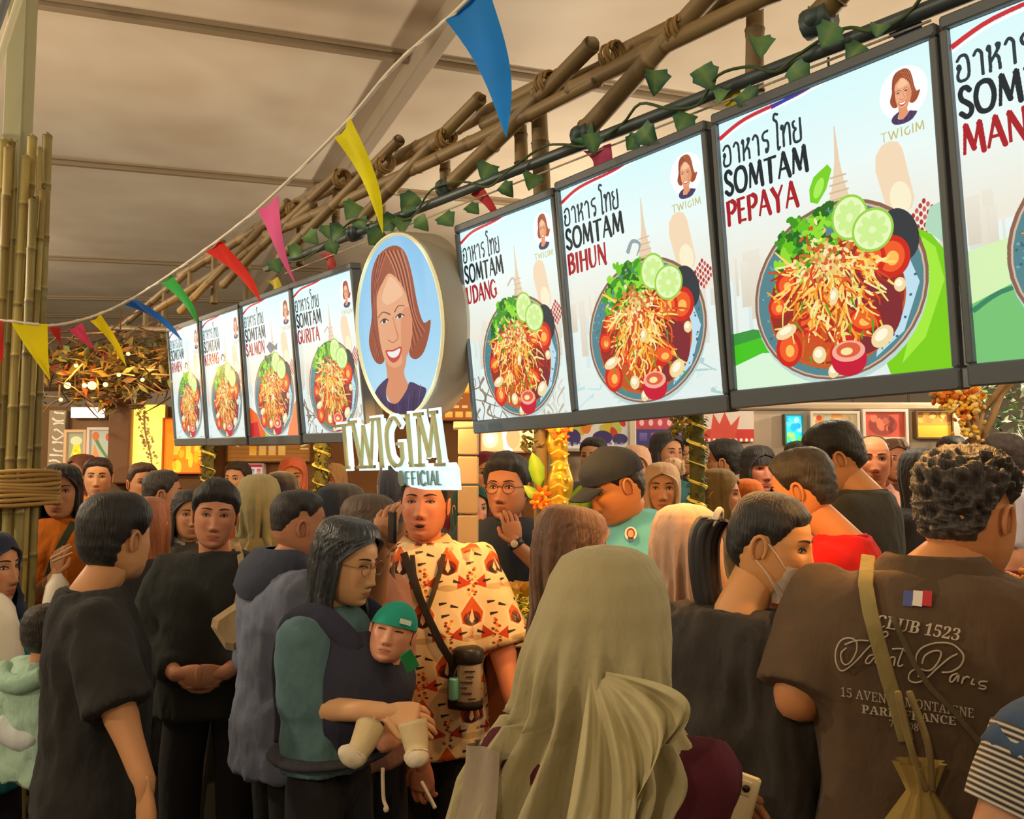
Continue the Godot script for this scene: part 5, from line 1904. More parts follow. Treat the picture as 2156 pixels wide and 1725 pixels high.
# hair that follows the skull: thick where there is hair, tucked under the skin where there is none
func hair_cap(b: MB, xf: Transform3D, col: Color, o := {}) -> void:
	if head_P.is_empty():
		head_base()
	var th: float = o.get("thick", 0.018)
	var wild: float = o.get("wild", 0.003)
	var front: float = o.get("front", 0.072)
	var side: float = o.get("side", 0.0)
	var nape: float = o.get("nape", -0.075)
	var fine: int = o.get("fine", 1)
	var sd: float = o.get("seed", 0.0)
	var R := []
	var C := PackedColorArray()
	var nr := HR * fine
	var nc := HC * fine
	for j in nr:
		var row := PackedVector3Array()
		for i in nc:
			var p: Vector3
			var ph: float
			if fine == 1:
				p = head_P[j * HC + i]
				ph = head_A[j * HC + i].x
			else:
				var fi := float(i) / fine
				var fj := minf(float(j) / fine, HR - 1.001)
				var i0 := int(fi)
				var j0 := int(fj)
				var u := fi - i0
				var v := fj - j0
				var i1 := (i0 + 1) % HC
				p = head_P[j0 * HC + i0].lerp(head_P[j0 * HC + i1], u).lerp(head_P[(j0 + 1) * HC + i0].lerp(head_P[(j0 + 1) * HC + i1], u), v)
				ph = lerpf(lerpf(head_A[j0 * HC + i0].x, head_A[j0 * HC + i1].x, u), lerpf(head_A[(j0 + 1) * HC + i0].x, head_A[(j0 + 1) * HC + i1].x, u), v)
			var line: float
			if ph < 0.9:
				line = front - 0.012 * ph
			elif ph < 1.45:
				line = lerpf(front - 0.011, side, (ph - 0.9) / 0.55)
			elif ph < 1.8:
				line = side + 0.028 * sin((ph - 1.45) / 0.35 * PI)
			else:
				line = lerpf(side, nape, smoothstep(1.8, 2.5, ph))
			var m := smoothstep(-0.004, 0.02, p.y - line)
			var topness := smoothstep(0.0, 0.08, p.y)
			var t: float = lerpf(th * o.get("fade", 0.5), th, topness)
			var nn := Vector3(p.x * 1.4, maxf(p.y, 0.0) * 0.9, p.z).normalized()
			var q := p * 60.0
			var w := wild * (fold.get_noise_3d(q.x * 0.9 + sd, q.y * 0.35, q.z * 0.9) + 0.5 * fold.get_noise_3d(q.x * 2.6, q.y * 0.8 + sd, q.z * 2.6))
			if o.get("curly", false):
				w = wild * (1.1 - 2.4 * absf(fold.get_noise_3d(p.x * 24.0 + sd, p.y * 24.0, p.z * 24.0)) + 0.7 * fold.get_noise_3d(p.x * 60.0, p.y * 60.0 + sd, p.z * 60.0))
			var off := lerpf(-0.006, t + w, m)
			if ph < 0.8 and o.has("fringe"):
				off += o.fringe * m * smoothstep(0.07, 0.1, p.y)
			row.append(xf * (p + nn * off + Vector3(0, 0, -0.008) * m * o.get("swept", 0.0)))
			C.append(col.lightened(clampf(0.10 * w / maxf(wild, 0.001), 0, 0.12)).darkened(clampf(-0.3 * w / maxf(wild, 0.001), 0, 0.3)))
		R.append(row)
	b.grid(R, true, C, true, false)

# a hood round the head that falls to the shoulders: scarves, veils, long hair
func hood(b: MB, xf: Transform3D, body: Transform3D, prof: Array, col: Color, o := {}) -> void:
	var top: float = prof[0][0]
	var bot: float = prof[-1][0]
	var cols: int = o.get("cols", 72)
	var rows: int = o.get("rows", maxi(24, int((top - bot) / 0.011)))
	var oy0: float = o.get("open_top", 0.075)
	var oy1: float = o.get("open_bot", -0.125)
	var th: float = o.get("open", 0.95)
	var foldA: float = o.get("fold", 0.02)
	var kf: float = o.get("kf", 2.2)
	var strand: float = o.get("strand", 0.0)
	var sd: float = o.get("seed", 0.0)
	var R := []
	var C := PackedColorArray()
	for j in rows + 1:
		var v := float(j) / rows
		var y := lerpf(top, bot, pow(v, 1.15))
		var r := row_at(prof, y)
		var o0 := 0.0
		if y < oy0:
			if o.get("open_down", false):
				o0 = th * sqrt(clampf((oy0 - y) / 0.07, 0, 1))
			elif y > oy1:
				var t := (y - (oy0 + oy1) / 2) / ((oy0 - oy1) / 2)
				o0 = th * pow(maxf(0.0, 1.0 - t * t), 0.42)
		var row := PackedVector3Array()
		for i in cols + 1:
			var u := float(i) / cols
			var a := o0 + u * (TAU - 2 * o0)
			var sx := sin(a)
			var cz := cos(a)
			var A := lerpf(0.0015, foldA, smoothstep(0.08, -0.3, y))
			var nx := fold.get_noise_3d(sx * kf + sd, y * o.get("ky", 2.0) + cz * o.get("slant", 0.0) * 1.2, cz * kf)
			if o.has("ridges"):
				var fy := clampf((0.05 - y) / (0.05 - bot), 0, 1)
				nx *= 0.35
				for q in o.ridges:
					var ca: float = lerpf(q[0], q[1], pow(fy, 0.7))
					var t: float = (a - ca) / q[3]
					nx += q[2] / 0.036 * exp(-(t * t if t < 0 else t * t * 2.2)) * smoothstep(0.1, -0.06, y)
			var disp := A * (nx * 1.6 + (0.12 if o.has("ridges") else 0.5) * fold.get_noise_3d(sx * kf * 2.7, y * 3.0 + sd, cz * kf * 2.7))
			if strand > 0:
				disp += strand * fold.get_noise_3d(sx * 34.0 + sd, y * 5.0, cz * 34.0)
			var edge := minf(u, 1.0 - u)
			if o0 > 0.05:
				disp += 0.006 * exp(-pow((edge - 0.02) / 0.02, 2))
				if edge < 0.001:
					disp -= 0.012
			var p := Vector3(sx * (r.x + disp), y, cz * ((r.y if cz > 0 else r.z) + disp))
			if o.has("skew") and sx > 0.0:
				p.x += o.skew * smoothstep(0.12, -0.06, y) * sx
			if o.has("tuck") and sx < 0.0:
				p.x *= lerpf(1.0, o.tuck, smoothstep(-0.17, -0.33, y))
			if o.has("hem") and v > 0.6:
				p.y += o.hem * (v - 0.6) / 0.4 * sin(a * o.get("hemk", 2.0) + sd)
			if o.has("trail"):
				p += o.trail * smoothstep(-0.1, bot, y)
			var w := smoothstep(-0.08, -0.2, y)
			row.append((xf * p).lerp(body * p, w))
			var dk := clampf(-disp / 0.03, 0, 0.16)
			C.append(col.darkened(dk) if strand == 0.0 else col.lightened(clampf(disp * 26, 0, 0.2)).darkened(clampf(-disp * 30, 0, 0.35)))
		R.append(row)
	b.grid(R, false, C, true, false)

# cloth over a body: a torso profile and tapered sleeves, blended, meshed as surface nets
class Field:
	var T := []          # y, half width, half depth, z
	var caps := []       # [a, b, ra, rb, end]
	var y0 := 0.0
	var y1 := 1.0
	var k := 0.045
	var wide := 1.0
	var lean := 0.0
	func d(p: Vector3) -> float:
		var y := clampf(p.y, T[-1][0], T[0][0])
		var w := 0.1
		var dz := 0.1
		var cz := 0.0
		for q in T.size() - 1:
			if y >= T[q + 1][0]:
				var t: float = (T[q][0] - y) / (T[q][0] - T[q + 1][0])
				w = lerpf(T[q][1], T[q + 1][1], t)
				dz = lerpf(T[q][2], T[q + 1][2], t)
				cz = lerpf(T[q][3], T[q + 1][3], t)
				break
		var ux := p.x / w
		var uz := (p.z - cz) / dz
		var r := (pow(pow(absf(ux), 2.5) + pow(absf(uz), 2.5), 0.4) - 1.0) * minf(w, dz)
		r = maxf(r, maxf(p.y - y1, y0 - p.y))
		for c in caps:
			var a: Vector3 = c[0]
			var ab: Vector3 = c[1] - a
			var h := clampf((p - a).dot(ab) / ab.length_squared(), 0.0, 1.0)
			var e: float = (p - a - ab * h).length() - lerpf(c[2], c[3], h)
			if c[4] != null:
				e = maxf(e, (p - c[1]).dot(ab.normalized()) - 0.002)
			var m := clampf(0.5 + 0.5 * (e - r) / k, 0.0, 1.0)
			r = lerpf(e, r, m) - k * m * (1.0 - m)
		return r

func nets(f: Field, lo: Vector3, hi: Vector3, cell: float) -> Array:
	var nx := int((hi.x - lo.x) / cell) + 2
	var ny := int((hi.y - lo.y) / cell) + 2
	var nz := int((hi.z - lo.z) / cell) + 2
	var V := PackedFloat32Array()
	V.resize(nx * ny * nz)
	var q := 0
	for z in nz:
		for y in ny:
			var x := 0
			while x < nx:
				var dd := f.d(lo + Vector3(x, y, z) * cell)
				V[q] = dd
				q += 1
				x += 1
				# far outside the surface: the next cells cannot reach it
				var skip := int(absf(dd) * 0.5 / cell) - 1
				while skip > 0 and x < nx:
					V[q] = dd
					q += 1
					x += 1
					skip -= 1
	var P := PackedVector3Array()
	var I := PackedInt32Array()
	var id := PackedInt32Array()
	id.resize(nx * ny * nz)
	id.fill(-1)
	var sx := 1
	var sy := nx
	var sz := nx * ny
	var corner := [0, sx, sy, sx + sy, sz, sz + sx, sz + sy, sz + sx + sy]
	var edges := [[0, 1], [2, 3], [4, 5], [6, 7], [0, 2], [1, 3], [4, 6], [5, 7], [0, 4], [1, 5], [2, 6], [3, 7]]
	var offs := [Vector3(0, 0, 0), Vector3(1, 0, 0), Vector3(0, 1, 0), Vector3(1, 1, 0), Vector3(0, 0, 1), Vector3(1, 0, 1), Vector3(0, 1, 1), Vector3(1, 1, 1)]
	for z in nz - 1:
		for y in ny - 1:
			var c := y * sy + z * sz
			for x in nx - 1:
				var i := c + x
				var n := 0
				if V[i] < 0: n += 1
				if V[i + sx] < 0: n += 1
				if V[i + sy] < 0: n += 1
				if V[i + sx + sy] < 0: n += 1
				if V[i + sz] < 0: n += 1
				if V[i + sz + sx] < 0: n += 1
				if V[i + sz + sy] < 0: n += 1
				if V[i + sz + sx + sy] < 0: n += 1
				if n == 0 or n == 8:
					continue
				var s := Vector3.ZERO
				var m := 0
				for e in edges:
					var a: float = V[i + corner[e[0]]]
					var b: float = V[i + corner[e[1]]]
					if (a < 0) != (b < 0):
						s += (offs[e[0]] as Vector3).lerp(offs[e[1]], a / (a - b))
						m += 1
				id[i] = P.size()
				P.append(lo + (Vector3(x, y, z) + s / m) * cell)
	for z in range(1, nz - 1):
		for y in range(1, ny - 1):
			for x in range(1, nx - 1):
				var i := x + y * sy + z * sz
				var a := V[i] < 0
				for ax in 3:
					var st: int = [sx, sy, sz][ax]
					if a == (V[i + st] < 0):
						continue
					var u: int = [sy, sz, sx][ax]
					var w: int = [sz, sx, sy][ax]
					var q0 := id[i]
					var q1 := id[i - u]
					var q2 := id[i - u - w]
					var q3 := id[i - w]
					if q0 < 0 or q1 < 0 or q2 < 0 or q3 < 0:
						continue
					if a:
						I.append_array(PackedInt32Array([q0, q1, q2, q0, q2, q3]))
					else:
						I.append_array(PackedInt32Array([q0, q2, q1, q0, q3, q2]))
	return [P, I]

func wrinkled(P: PackedVector3Array, I: PackedInt32Array, amp: float, fx: float, fy: float, sd: float) -> PackedVector3Array:
	if amp <= 0.0:
		return P
	var N := PackedVector3Array()
	N.resize(P.size())
	for k in range(0, I.size(), 3):
		var f := (P[I[k + 1]] - P[I[k]]).cross(P[I[k + 2]] - P[I[k]])
		N[I[k]] += f
		N[I[k + 1]] += f
		N[I[k + 2]] += f
	var Q := PackedVector3Array()
	for k in P.size():
		var p := P[k]
		var w := 0.55 - absf(fold.get_noise_3d(p.x * fx + sd, (p.y + p.x * 0.5) * fy, p.z * fx + p.y * 1.5)) * 2.2
		w += 0.35 * fold.get_noise_3d(p.x * fx * 2.2, p.y * fy * 2.0 + sd, p.z * fx * 2.2)
		Q.append(p + N[k].normalized() * amp * w)
	return Q

func hand(b: MB, wrist: Vector3, dir: Vector3, palm: Vector3, side: float, skin: Color, curls := 0.5, k := 1.0, spread := 0.0) -> void:
	dir = dir.normalized()
	palm = (palm - dir * palm.dot(dir)).normalized()
	var sv := dir.cross(palm).normalized() * side
	b.tube([wrist - dir * 0.02 * k, wrist + dir * 0.012 * k, wrist + dir * 0.035 * k, wrist + dir * 0.065 * k, wrist + dir * 0.09 * k, wrist + dir * 0.098 * k], [.025 * k, .027 * k, .036 * k, .042 * k, .041 * k, .03 * k], 12, skin, true, 0.46, palm)
	for i in 4:
		var L: float = [.074, .083, .077, .061][i] * k
		var p := wrist + dir * (0.086 - 0.004 * absf(i - 1.3)) * k + sv * (0.0305 - 0.0203 * i) * k
		var dd := dir.rotated(palm, (1.5 - i) * spread * side)
		var pts := [p]
		var tilt := 0.0
		for q in 3:
			tilt += curls * [0.7, 1.0, 0.75][q] * (0.9 + 0.12 * i)
			var v := dd.rotated(sv.normalized() * side, tilt)
			if v.dot(palm) < 0.0 and curls > 0.0:
				v = dd.rotated(-sv.normalized() * side, tilt)
			p += v * L * [0.44, 0.31, 0.25][q]
			pts.append(p)
		pts.append(p + (pts[3] - pts[2]).normalized() * 0.004 * k)
		b.tube(pts, [.0093 * k, .0088 * k, .0083 * k, .0066 * k, .003 * k], 7, skin)
	var t0 := wrist + dir * 0.024 * k + sv * 0.024 * k
	var td := (dir * 0.72 + sv * 0.6 + palm * 0.3).normalized()
	var td2 := (dir * 0.95 + sv * 0.05 + palm * 0.45 * curls).normalized()
	b.tube([t0 - td * 0.012 * k, t0 + td * 0.022 * k, t0 + td * 0.046 * k, t0 + td * 0.046 * k + td2 * 0.03 * k, t0 + td * 0.046 * k + td2 * 0.036 * k], [.014 * k, .0135 * k, .0105 * k, .0085 * k, .004 * k], 7, skin)
# arms by name: elbow, wrist, finger direction, palm direction, curl - for the left arm, at 1.7 m
const ARM := {
	"down": [Vector3(.225, 1.10, -.03), Vector3(.235, .86, .03), Vector3(.05, -1, .15), Vector3(-1, 0, .1), 0.35],
	"front": [Vector3(.245, 1.11, .0), Vector3(.075, 1.03, .20), Vector3(-1, -.1, .25), Vector3(0, 0, -1), 0.5],
	"hold": [Vector3(.23, 1.10, .05), Vector3(.11, 1.17, .27), Vector3(-.35, .55, .6), Vector3(-.6, .5, -.4), 0.7],
	"phone": [Vector3(.22, 1.11, .08), Vector3(.09, 1.22, .28), Vector3(-.3, .8, .2), Vector3(-.3, .2, -.9), 0.6],
	"chin": [Vector3(.21, 1.15, .15), Vector3(.06, 1.37, .18), Vector3(-.3, .95, -.1), Vector3(-.4, .1, -.9), 0.5],
}
const TORSO := [[1.475, .06, .056, -.012], [1.445, .075, .066, -.014], [1.415, .118, .08, -.013], [1.375, .16, .096, -.01], [1.33, .172, .108, -.004], [1.27, .174, .12, .004], [1.15, .166, .122, .01], [1.02, .158, .12, .008], [.92, .17, .128, .0], [.8, .178, .13, .0], [.7, .18, .13, 0]]

const SCARF := [[.134, .01, .01, .02], [.129, .042, .04, .062], [.113, .068, .066, .092], [.08, .083, .084, .112], [.04, .089, .094, .12], [-.01, .088, .097, .12], [-.06, .084, .1, .11], [-.1, .082, .103, .1], [-.13, .09, .112, .098], [-.165, .125, .125, .105], [-.2, .178, .135, .125], [-.25, .222, .15, .145], [-.34, .245, .165, .16], [-.44, .252, .172, .165]]
const LONG := [[.136, .01, .01, .015], [.131, .044, .042, .06], [.116, .068, .068, .09], [.085, .083, .086, .108], [.04, .089, .094, .114], [-.02, .09, .095, .112], [-.08, .089, .09, .1], [-.13, .092, .08, .095], [-.2, .105, .07, .105], [-.3, .115, .06, .12], [-.36, .1, .05, .115]]

var skins := [c8(196, 140, 102), c8(178, 122, 86), c8(210, 158, 118), c8(160, 106, 74)]

func person(o: Dictionary) -> Node3D:
	var hw := pt(o.px, o.py, o.d)
	var s: float = o.get("s", hw.y / (1.585 - o.get("drop", 0.015)))
	var yaw := deg_to_rad(o.get("yaw", 0.0))
	var fwd: float = o.get("fwd", 0.015)
	var hx: float = o.get("hx", 0.0)
	var root := hw - Vector3(hx * s, 0, fwd * s).rotated(Vector3.UP, yaw)
	root.y = 0.0 if not o.has("s") else hw.y - (1.585 - o.get("drop", 0.015)) * s
	var t := thing("person", o.label, "person", root, yaw)
	t.scale = Vector3.ONE * s
	var hs: float = o.get("hs", 1.0)
	var wide: float = o.get("wide", 1.0)
	var C := Vector3(hx, 1.585 - o.get("drop", 0.015), fwd)
	var hb := Basis.from_euler(Vector3(deg_to_rad(o.get("hp", 0.0)), deg_to_rad(o.get("hy", 0.0)), deg_to_rad(o.get("hr", 0.0))))
	var xf := Transform3D(hb.scaled(Vector3.ONE * hs), C)
	var bx := Transform3D(Basis().scaled(Vector3(1, 1, 1)), C)
	var skin: Color = o.get("skin", skins[0])
	var far: bool = o.get("far", false)
	# joints
	var sh := Vector3(.163 * wide, 1.368, -.008)
	var arms := []
	for k in 2:
		var a = o.get("arms", ["down", "down"])[k]
		if a is Dictionary:
			# elbow and wrist given where they stand in the room
			var inv := t.transform.affine_inverse()
			var el: Vector3 = inv * pt(a.e[0], a.e[1], a.e[2])
			var wr: Vector3 = inv * pt(a.w[0], a.w[1], a.w[2])
			var fd: Vector3 = inv.basis * a.fd if a.has("fd") else wr - el
			var pn: Vector3 = inv.basis * a.get("pn", Vector3(0, 0, -1))
			arms.append([el, wr, fd.normalized(), pn.normalized(), a.get("curl", 0.5)])
			continue
		var A: Array = (ARM[a] if a is String else a).duplicate()
		if a is String:
			A[0] = Vector3(A[0].x * lerpf(1.0, wide, 0.8), A[0].y, A[0].z)
			A[1] = Vector3(A[1].x * lerpf(1.0, wide, 0.8), A[1].y, A[1].z + (wide - 1.0) * 0.1 * signf(A[1].z - 0.1))
			if k == 1:
				for q in 4:
					A[q] = Vector3(-A[q].x, A[q].y, A[q].z)
		arms.append(A)
	# skin: head, neck, trunk, arms and hands in one body
	var b := MB.new()
	head(b, xf, skin, o.get("look", {}))
	var nb := hb * Vector3(0, -0.07, -0.018) * hs + C
	b.tube([Vector3(0, 1.33, -.02), Vector3(0, 1.42, -.018), nb.lerp(Vector3(0, 1.42, -.018), 0.5), nb, nb + hb.y * 0.04], [.075 * lerpf(1, wide, 0.7), .06 * lerpf(1, wide, 0.7), .055 * lerpf(1, wide, 0.5), .056, .05], 14, skin, true)
	var R := []
	for e in TORSO:
		if e[0] < 1.04:
			continue
		var ring := PackedVector3Array()
		for i in 12:
			ring.append(Vector3(cos(TAU * i / 12) * e[1] * 0.84 * wide, e[0] - 0.03, sin(TAU * i / 12) * e[2] * 0.82 + e[3]))
		R.append(ring)
	b.grid(R, true, skin, true, true)
	for k in 2:
		var A: Array = arms[k]
		var sd := 1.0 if k == 0 else -1.0
		var S := Vector3(sh.x * sd, sh.y, sh.z)
		var mid: Vector3 = A[0]
		var wr: Vector3 = A[1]
		var u1 := (mid - S).normalized()
		var u2 := (wr - mid).normalized()
		var pts := spline([S, S.lerp(mid, 0.5), mid - u1 * 0.02, mid + u2 * 0.03, mid.lerp(wr, 0.45), wr], 3)
		var rad := []
		var aw: float = lerpf(1.0, wide, 0.7) * o.get("arm", 1.0)
		for q in pts.size():
			var f := q / float(pts.size() - 1)
			rad.append((lerpf(.05, .041, f / 0.5) if f < 0.5 else lerpf(.043, .026, (f - 0.5) / 0.5)) * aw)
		if o.get("hands", true):
			var fd := (A[2] as Vector3).normalized()
			pts[-1] = wr - fd * 0.004
			pts.append_array([wr + fd * 0.016, wr + fd * 0.036, wr + fd * 0.06])
			rad.append_array([.0225 * aw, .0185, .01])
		b.tube(pts, rad, 12, skin)
		if o.get("hands", true):
			hand(b, wr, A[2], A[3], 1.0 if k == 0 else -1.0, skin, A[4], 1.0)
	part(t, "body", b, M(Color.WHITE, 0.5, {"vc": true, "sss": 0.12, "spec": 0.4}))
	# top
	var tp: Dictionary = o.get("top", {})
	var f := Field.new()
	f.k = 0.04
	var loose: float = tp.get("loose", 0.008)
	for e in TORSO:
		f.T.append([e[0], e[1] * wide + loose, e[2] * lerpf(1.0, wide, 0.6) + loose, e[3] + tp.get("belly", 0.0) * bell(e[0], 1.08, 0.16)])
		if tp.has("belly"):
			f.T[-1][2] += tp.belly * bell(e[0], 1.08, 0.16)
	f.y1 = tp.get("neck", 1.442)
	f.y0 = tp.get("hem", 0.84)
	var slv: float = tp.get("sleeve", 0.7)
	var lo := Vector3(-.24 * wide, f.y0, -.2)
	var hi := Vector3(.24 * wide, 1.47, .2)
	for k in 2:
		var A: Array = arms[k]
		var S := Vector3(sh.x * (1.0 if k == 0 else -1.0), sh.y, sh.z)
		var e: Vector3 = A[0]
		var r0: float = (.054 + loose * 0.6) * lerpf(1, wide, 0.6)
		var r1: float = (.05 + loose * (1.2 if slv < 1.0 else 0.7)) * lerpf(1, wide, 0.6) * tp.get("cuff", 1.0)
		if slv <= 1.0:
			f.caps.append([S, S.lerp(e, slv), r0, r1, true])
		else:
			f.caps.append([S, e, r0, r1, null])
			f.caps.append([e, e.lerp(A[1], slv - 1.0), r1, r1 * tp.get("wrist", 0.74), true])
			lo = lo.min((A[1] as Vector3) - Vector3.ONE * 0.09)
			hi = hi.max((A[1] as Vector3) + Vector3.ONE * 0.09)
		lo = lo.min(e - Vector3.ONE * 0.1)
		hi = hi.max(e + Vector3.ONE * 0.1)
	lo -= Vector3.ONE * 0.04
	hi += Vector3.ONE * 0.04
	lo.y = minf(lo.y, f.y0 - 0.04)
	var cell: float = o.get("cell", 0.03 if far else 0.022)
	var net := nets(f, lo, hi, cell)
	fields[t] = f
	b = MB.new()
	var tc: Color = tp.get("col", c8(60, 60, 64))
	var P := wrinkled(net[0], net[1], tp.get("amp", 0.006), tp.get("fx", 6.0), tp.get("fy", 4.0), o.px * 0.013)
	b.put(P, net[1], Color.WHITE)
	tops[t] = part(t, tp.get("name", "shirt"), b, tp.mat if tp.has("mat") else cloth(tc, tp.get("rough", 0.9), tp.get("sheen", 0.2)))
	if tp.get("collar", "round") == "round":
		b = MB.new()
		var ring := []
		for i in 25:
			var a := TAU * i / 24
			ring.append(Vector3(sin(a) * (.073 * lerpf(1, wide, 0.6)), f.y1 - 0.004 - 0.022 * (cos(a) * 0.5 + 0.5), cos(a) * .068 - .012))
		b.tube(ring, 0.0085, 6, Color.WHITE)
		part(tops[t], "collar", b, cloth(tc.darkened(0.12)))
	elif tp.get("collar", "") == "fold":
		b = MB.new()
		R = []
		for e in [[1.425, .084, .006], [1.462, .07, .004], [1.472, .069, .0], [1.462, .078, .0], [1.405, .108, .012]]:
			var row := PackedVector3Array()
			for i in 29:
				var a := 0.32 + (TAU - 0.64) * i / 28
				row.append(Vector3(sin(a) * e[1] * lerpf(1, wide, 0.6) * 1.05, e[0] - 0.03 * pow(maxf(0, cos(a)), 2.0), cos(a) * e[1] * 0.95 - .012 - e[2]))
			R.append(row)
		b.grid(R, false, Color.WHITE)
		part(tops[t], "collar", b, cloth(tp.get("collar_col", tc.darkened(0.1))))
	# legs
	var lg: Dictionary = o.get("legs", {})
	var lc: Color = lg.get("col", c8(44, 44, 48))
	b = MB.new()
	if lg.get("kind", "trousers") == "skirt":
		R = []
		for e in [[1.0, .14, .11], [.85, .185, .14], [.5, .22, .18], [.06, .26, .22]]:
			var ring := PackedVector3Array()
			for i in 40:
				var a := TAU * i / 40
				var w: float = 1.0 + (0.06 if e[0] < 0.8 else 0.015) * sin(a * 7 + e[0])
				ring.append(Vector3(cos(a) * e[1] * wide * w, e[0], sin(a) * e[2] * w))
			R.append(ring)
		b.grid(R, true, Color.WHITE, true, true)
	elif lg.get("sit", false):
		for sd in [-1.0, 1.0]:
			b.tube(spline([Vector3(sd * .06, .95, -.02), Vector3(sd * .1, .9, .05), Vector3(sd * .2, .86, .24), Vector3(sd * .22, .74, .3), Vector3(sd * .22, .5, .28), Vector3(sd * .22, .42, .28)], 3), 0.085, 12, Color.WHITE)
		b.ball(Vector3(0, .93, -.005), Vector3(.16, .14, .13), Color.WHITE)
	else:
		for sd in [-1.0, 1.0]:
			var st: float = 0.0 if not lg.has("stride") else lg.stride * sd
			b.tube([Vector3(sd * .06, 1.0, 0), Vector3(sd * .072, .92, 0), Vector3(sd * .085, .82, 0.005 + st * .1), Vector3(sd * .1, .66, .01 + st * 0.3), Vector3(sd * .1, .5, .015 + st * .5), Vector3(sd * .1, .3, .0 + st * .7), Vector3(sd * .1, .07, -.01 + st)], [.08 * wide, .088 * wide, .084, .08, .072, .068, .062], 14, Color.WHITE)
		b.ball(Vector3(0, .93, -.005), Vector3(.145 * wide, .12, .1), Color.WHITE)
	part(t, lg.get("kind", "trousers"), b, cloth(lc))
	for sd in [-1.0, 1.0]:
		if o.get("no_shoes", false):
			continue
		b = MB.new()
		var st: float = 0.0 if not lg.has("stride") else lg.stride * sd
		b.tube([Vector3(sd * .1, .04, -.075 + st), Vector3(sd * .1, .05, -.04 + st), Vector3(sd * .105, .05, .03 + st), Vector3(sd * .11, .036, .1 + st), Vector3(sd * .112, .026, .15 + st), Vector3(sd * .112, .02, .165 + st)], [.025, .04, .044, .043, .034, .012], 12, Color.WHITE, true, 0.85, Vector3.UP)
		for q in b.v.size():
			b.v[q].y = maxf(b.v[q].y, 0.002)
		part(t, "shoe", b, M(o.get("shoe", c8(52, 48, 46)), 0.6))
	dress_head(t, o, xf, bx)
	return t

func dress_head(t: Node3D, o: Dictionary, xf: Transform3D, bx: Transform3D) -> void:
	var h: Dictionary = o.get("hair", {})
	var col: Color = h.get("col", c8(34, 31, 30))
	# fine strands: a relief stretched along the fall of the hair
	var hm := M(Color.WHITE, h.get("rough", 0.58), {"vc": true, "sheen": 0.15})
	if not hm.heightmap_enabled:
		cloth(Color.WHITE)
		hm.heightmap_enabled = true
		hm.heightmap_texture = cloth_bump
		hm.heightmap_scale = 0.35
		hm.uv1_triplanar = true
		hm.uv1_scale = Vector3(22, 3.0, 22)
	var sd: float = o.px * 0.01
	var b := MB.new()
	match h.get("kind", "short"):
		"short":
			hair_cap(b, xf, col, h.merged({"seed": sd}))
			part(t, "hair", b, hm)
		"bald":
			hair_cap(b, xf, col, {"thick": 0.006, "front": 0.13, "side": 0.045, "nape": -0.07, "fade": 1.0, "seed": sd, "wild": 0.002})
			part(t, "hair", b, hm)
		"long":
			var prof := LONG.duplicate(true)
			var L: float = h.get("len", -0.3)
			prof[-1][0] = L - 0.04
			prof[-2][0] = L
			if L > -0.2:
				prof[-3][0] = L + 0.04
			if L > -0.14:
				prof[-4][0] = -0.1
			for e in prof:
				for q in [1, 2, 3]:
					e[q] += h.get("full", 0.0)
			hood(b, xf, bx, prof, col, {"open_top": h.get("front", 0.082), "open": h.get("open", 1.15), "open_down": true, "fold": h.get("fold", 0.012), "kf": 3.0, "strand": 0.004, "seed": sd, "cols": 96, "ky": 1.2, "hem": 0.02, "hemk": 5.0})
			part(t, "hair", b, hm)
			if h.get("fringe", false):
				b = MB.new()
				var R := []
				for j in 7:
					var row := PackedVector3Array()
					for i in 25:
						var x := lerpf(-0.062, 0.062, i / 24.0)
						var y := lerpf(0.095, 0.032 + 0.25 * absf(x) * (-0.4), j / 6.0)
						row.append(xf * Vector3(x, y, face_z(x, y) + 0.012 + 0.002 * sin(i * 2.1)))
					R.append(row)
				b.grid(R, false, col)
				part(t, "fringe", b, hm)
		"tied":
			hair_cap(b, xf, col, h.merged({"thick": 0.014, "seed": sd, "side": 0.0, "nape": -0.07, "fade": 0.8}))
			part(t, "hair", b, hm)
		"scarf":
			var prof := SCARF.duplicate(true)
			if h.has("len"):
				prof[-1][0] = h.len
				prof[-2][0] = h.len * 0.75
			for e in prof:
				if e[0] < -0.12:
					for q in [1, 2, 3]:
						e[q] *= h.get("wide", 1.0)
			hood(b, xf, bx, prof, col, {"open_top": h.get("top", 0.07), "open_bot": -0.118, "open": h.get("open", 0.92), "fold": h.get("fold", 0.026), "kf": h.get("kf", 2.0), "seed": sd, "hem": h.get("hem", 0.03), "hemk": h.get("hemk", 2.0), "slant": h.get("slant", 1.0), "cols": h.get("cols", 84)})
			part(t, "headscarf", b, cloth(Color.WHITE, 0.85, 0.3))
			b = MB.new()
			hair_cap(b, xf, c8(40, 36, 36), {"thick": 0.004, "wild": 0.0, "front": 0.062})
			part(t, "under_cap", b, M(Color.WHITE, 0.8, {"vc": true}))

var fields := {}
var tops := {}
# where a line of sight meets the cloth of a person, in the person's own frame
func on_cloth(t: Node3D, px: float, py: float, off := 0.0) -> Vector3:
	var f: Field = fields[t]
	var inv := t.transform.affine_inverse()
	var e := inv * EYE
	var d := (inv * pt(px, py, 4.0) - e).normalized()
	var l := maxf(0.2, e.distance_to(Vector3(0, 1.2, 0)) - 0.75)
	var best := l
	var bd := 9.0
	for k in 90:
		var dd := f.d(e + d * l)
		if dd < bd:
			bd = dd
			best = l
		if dd < 0.0015:
			break
		l += maxf(dd * 0.6, 0.002)
	return e + d * (best - off)

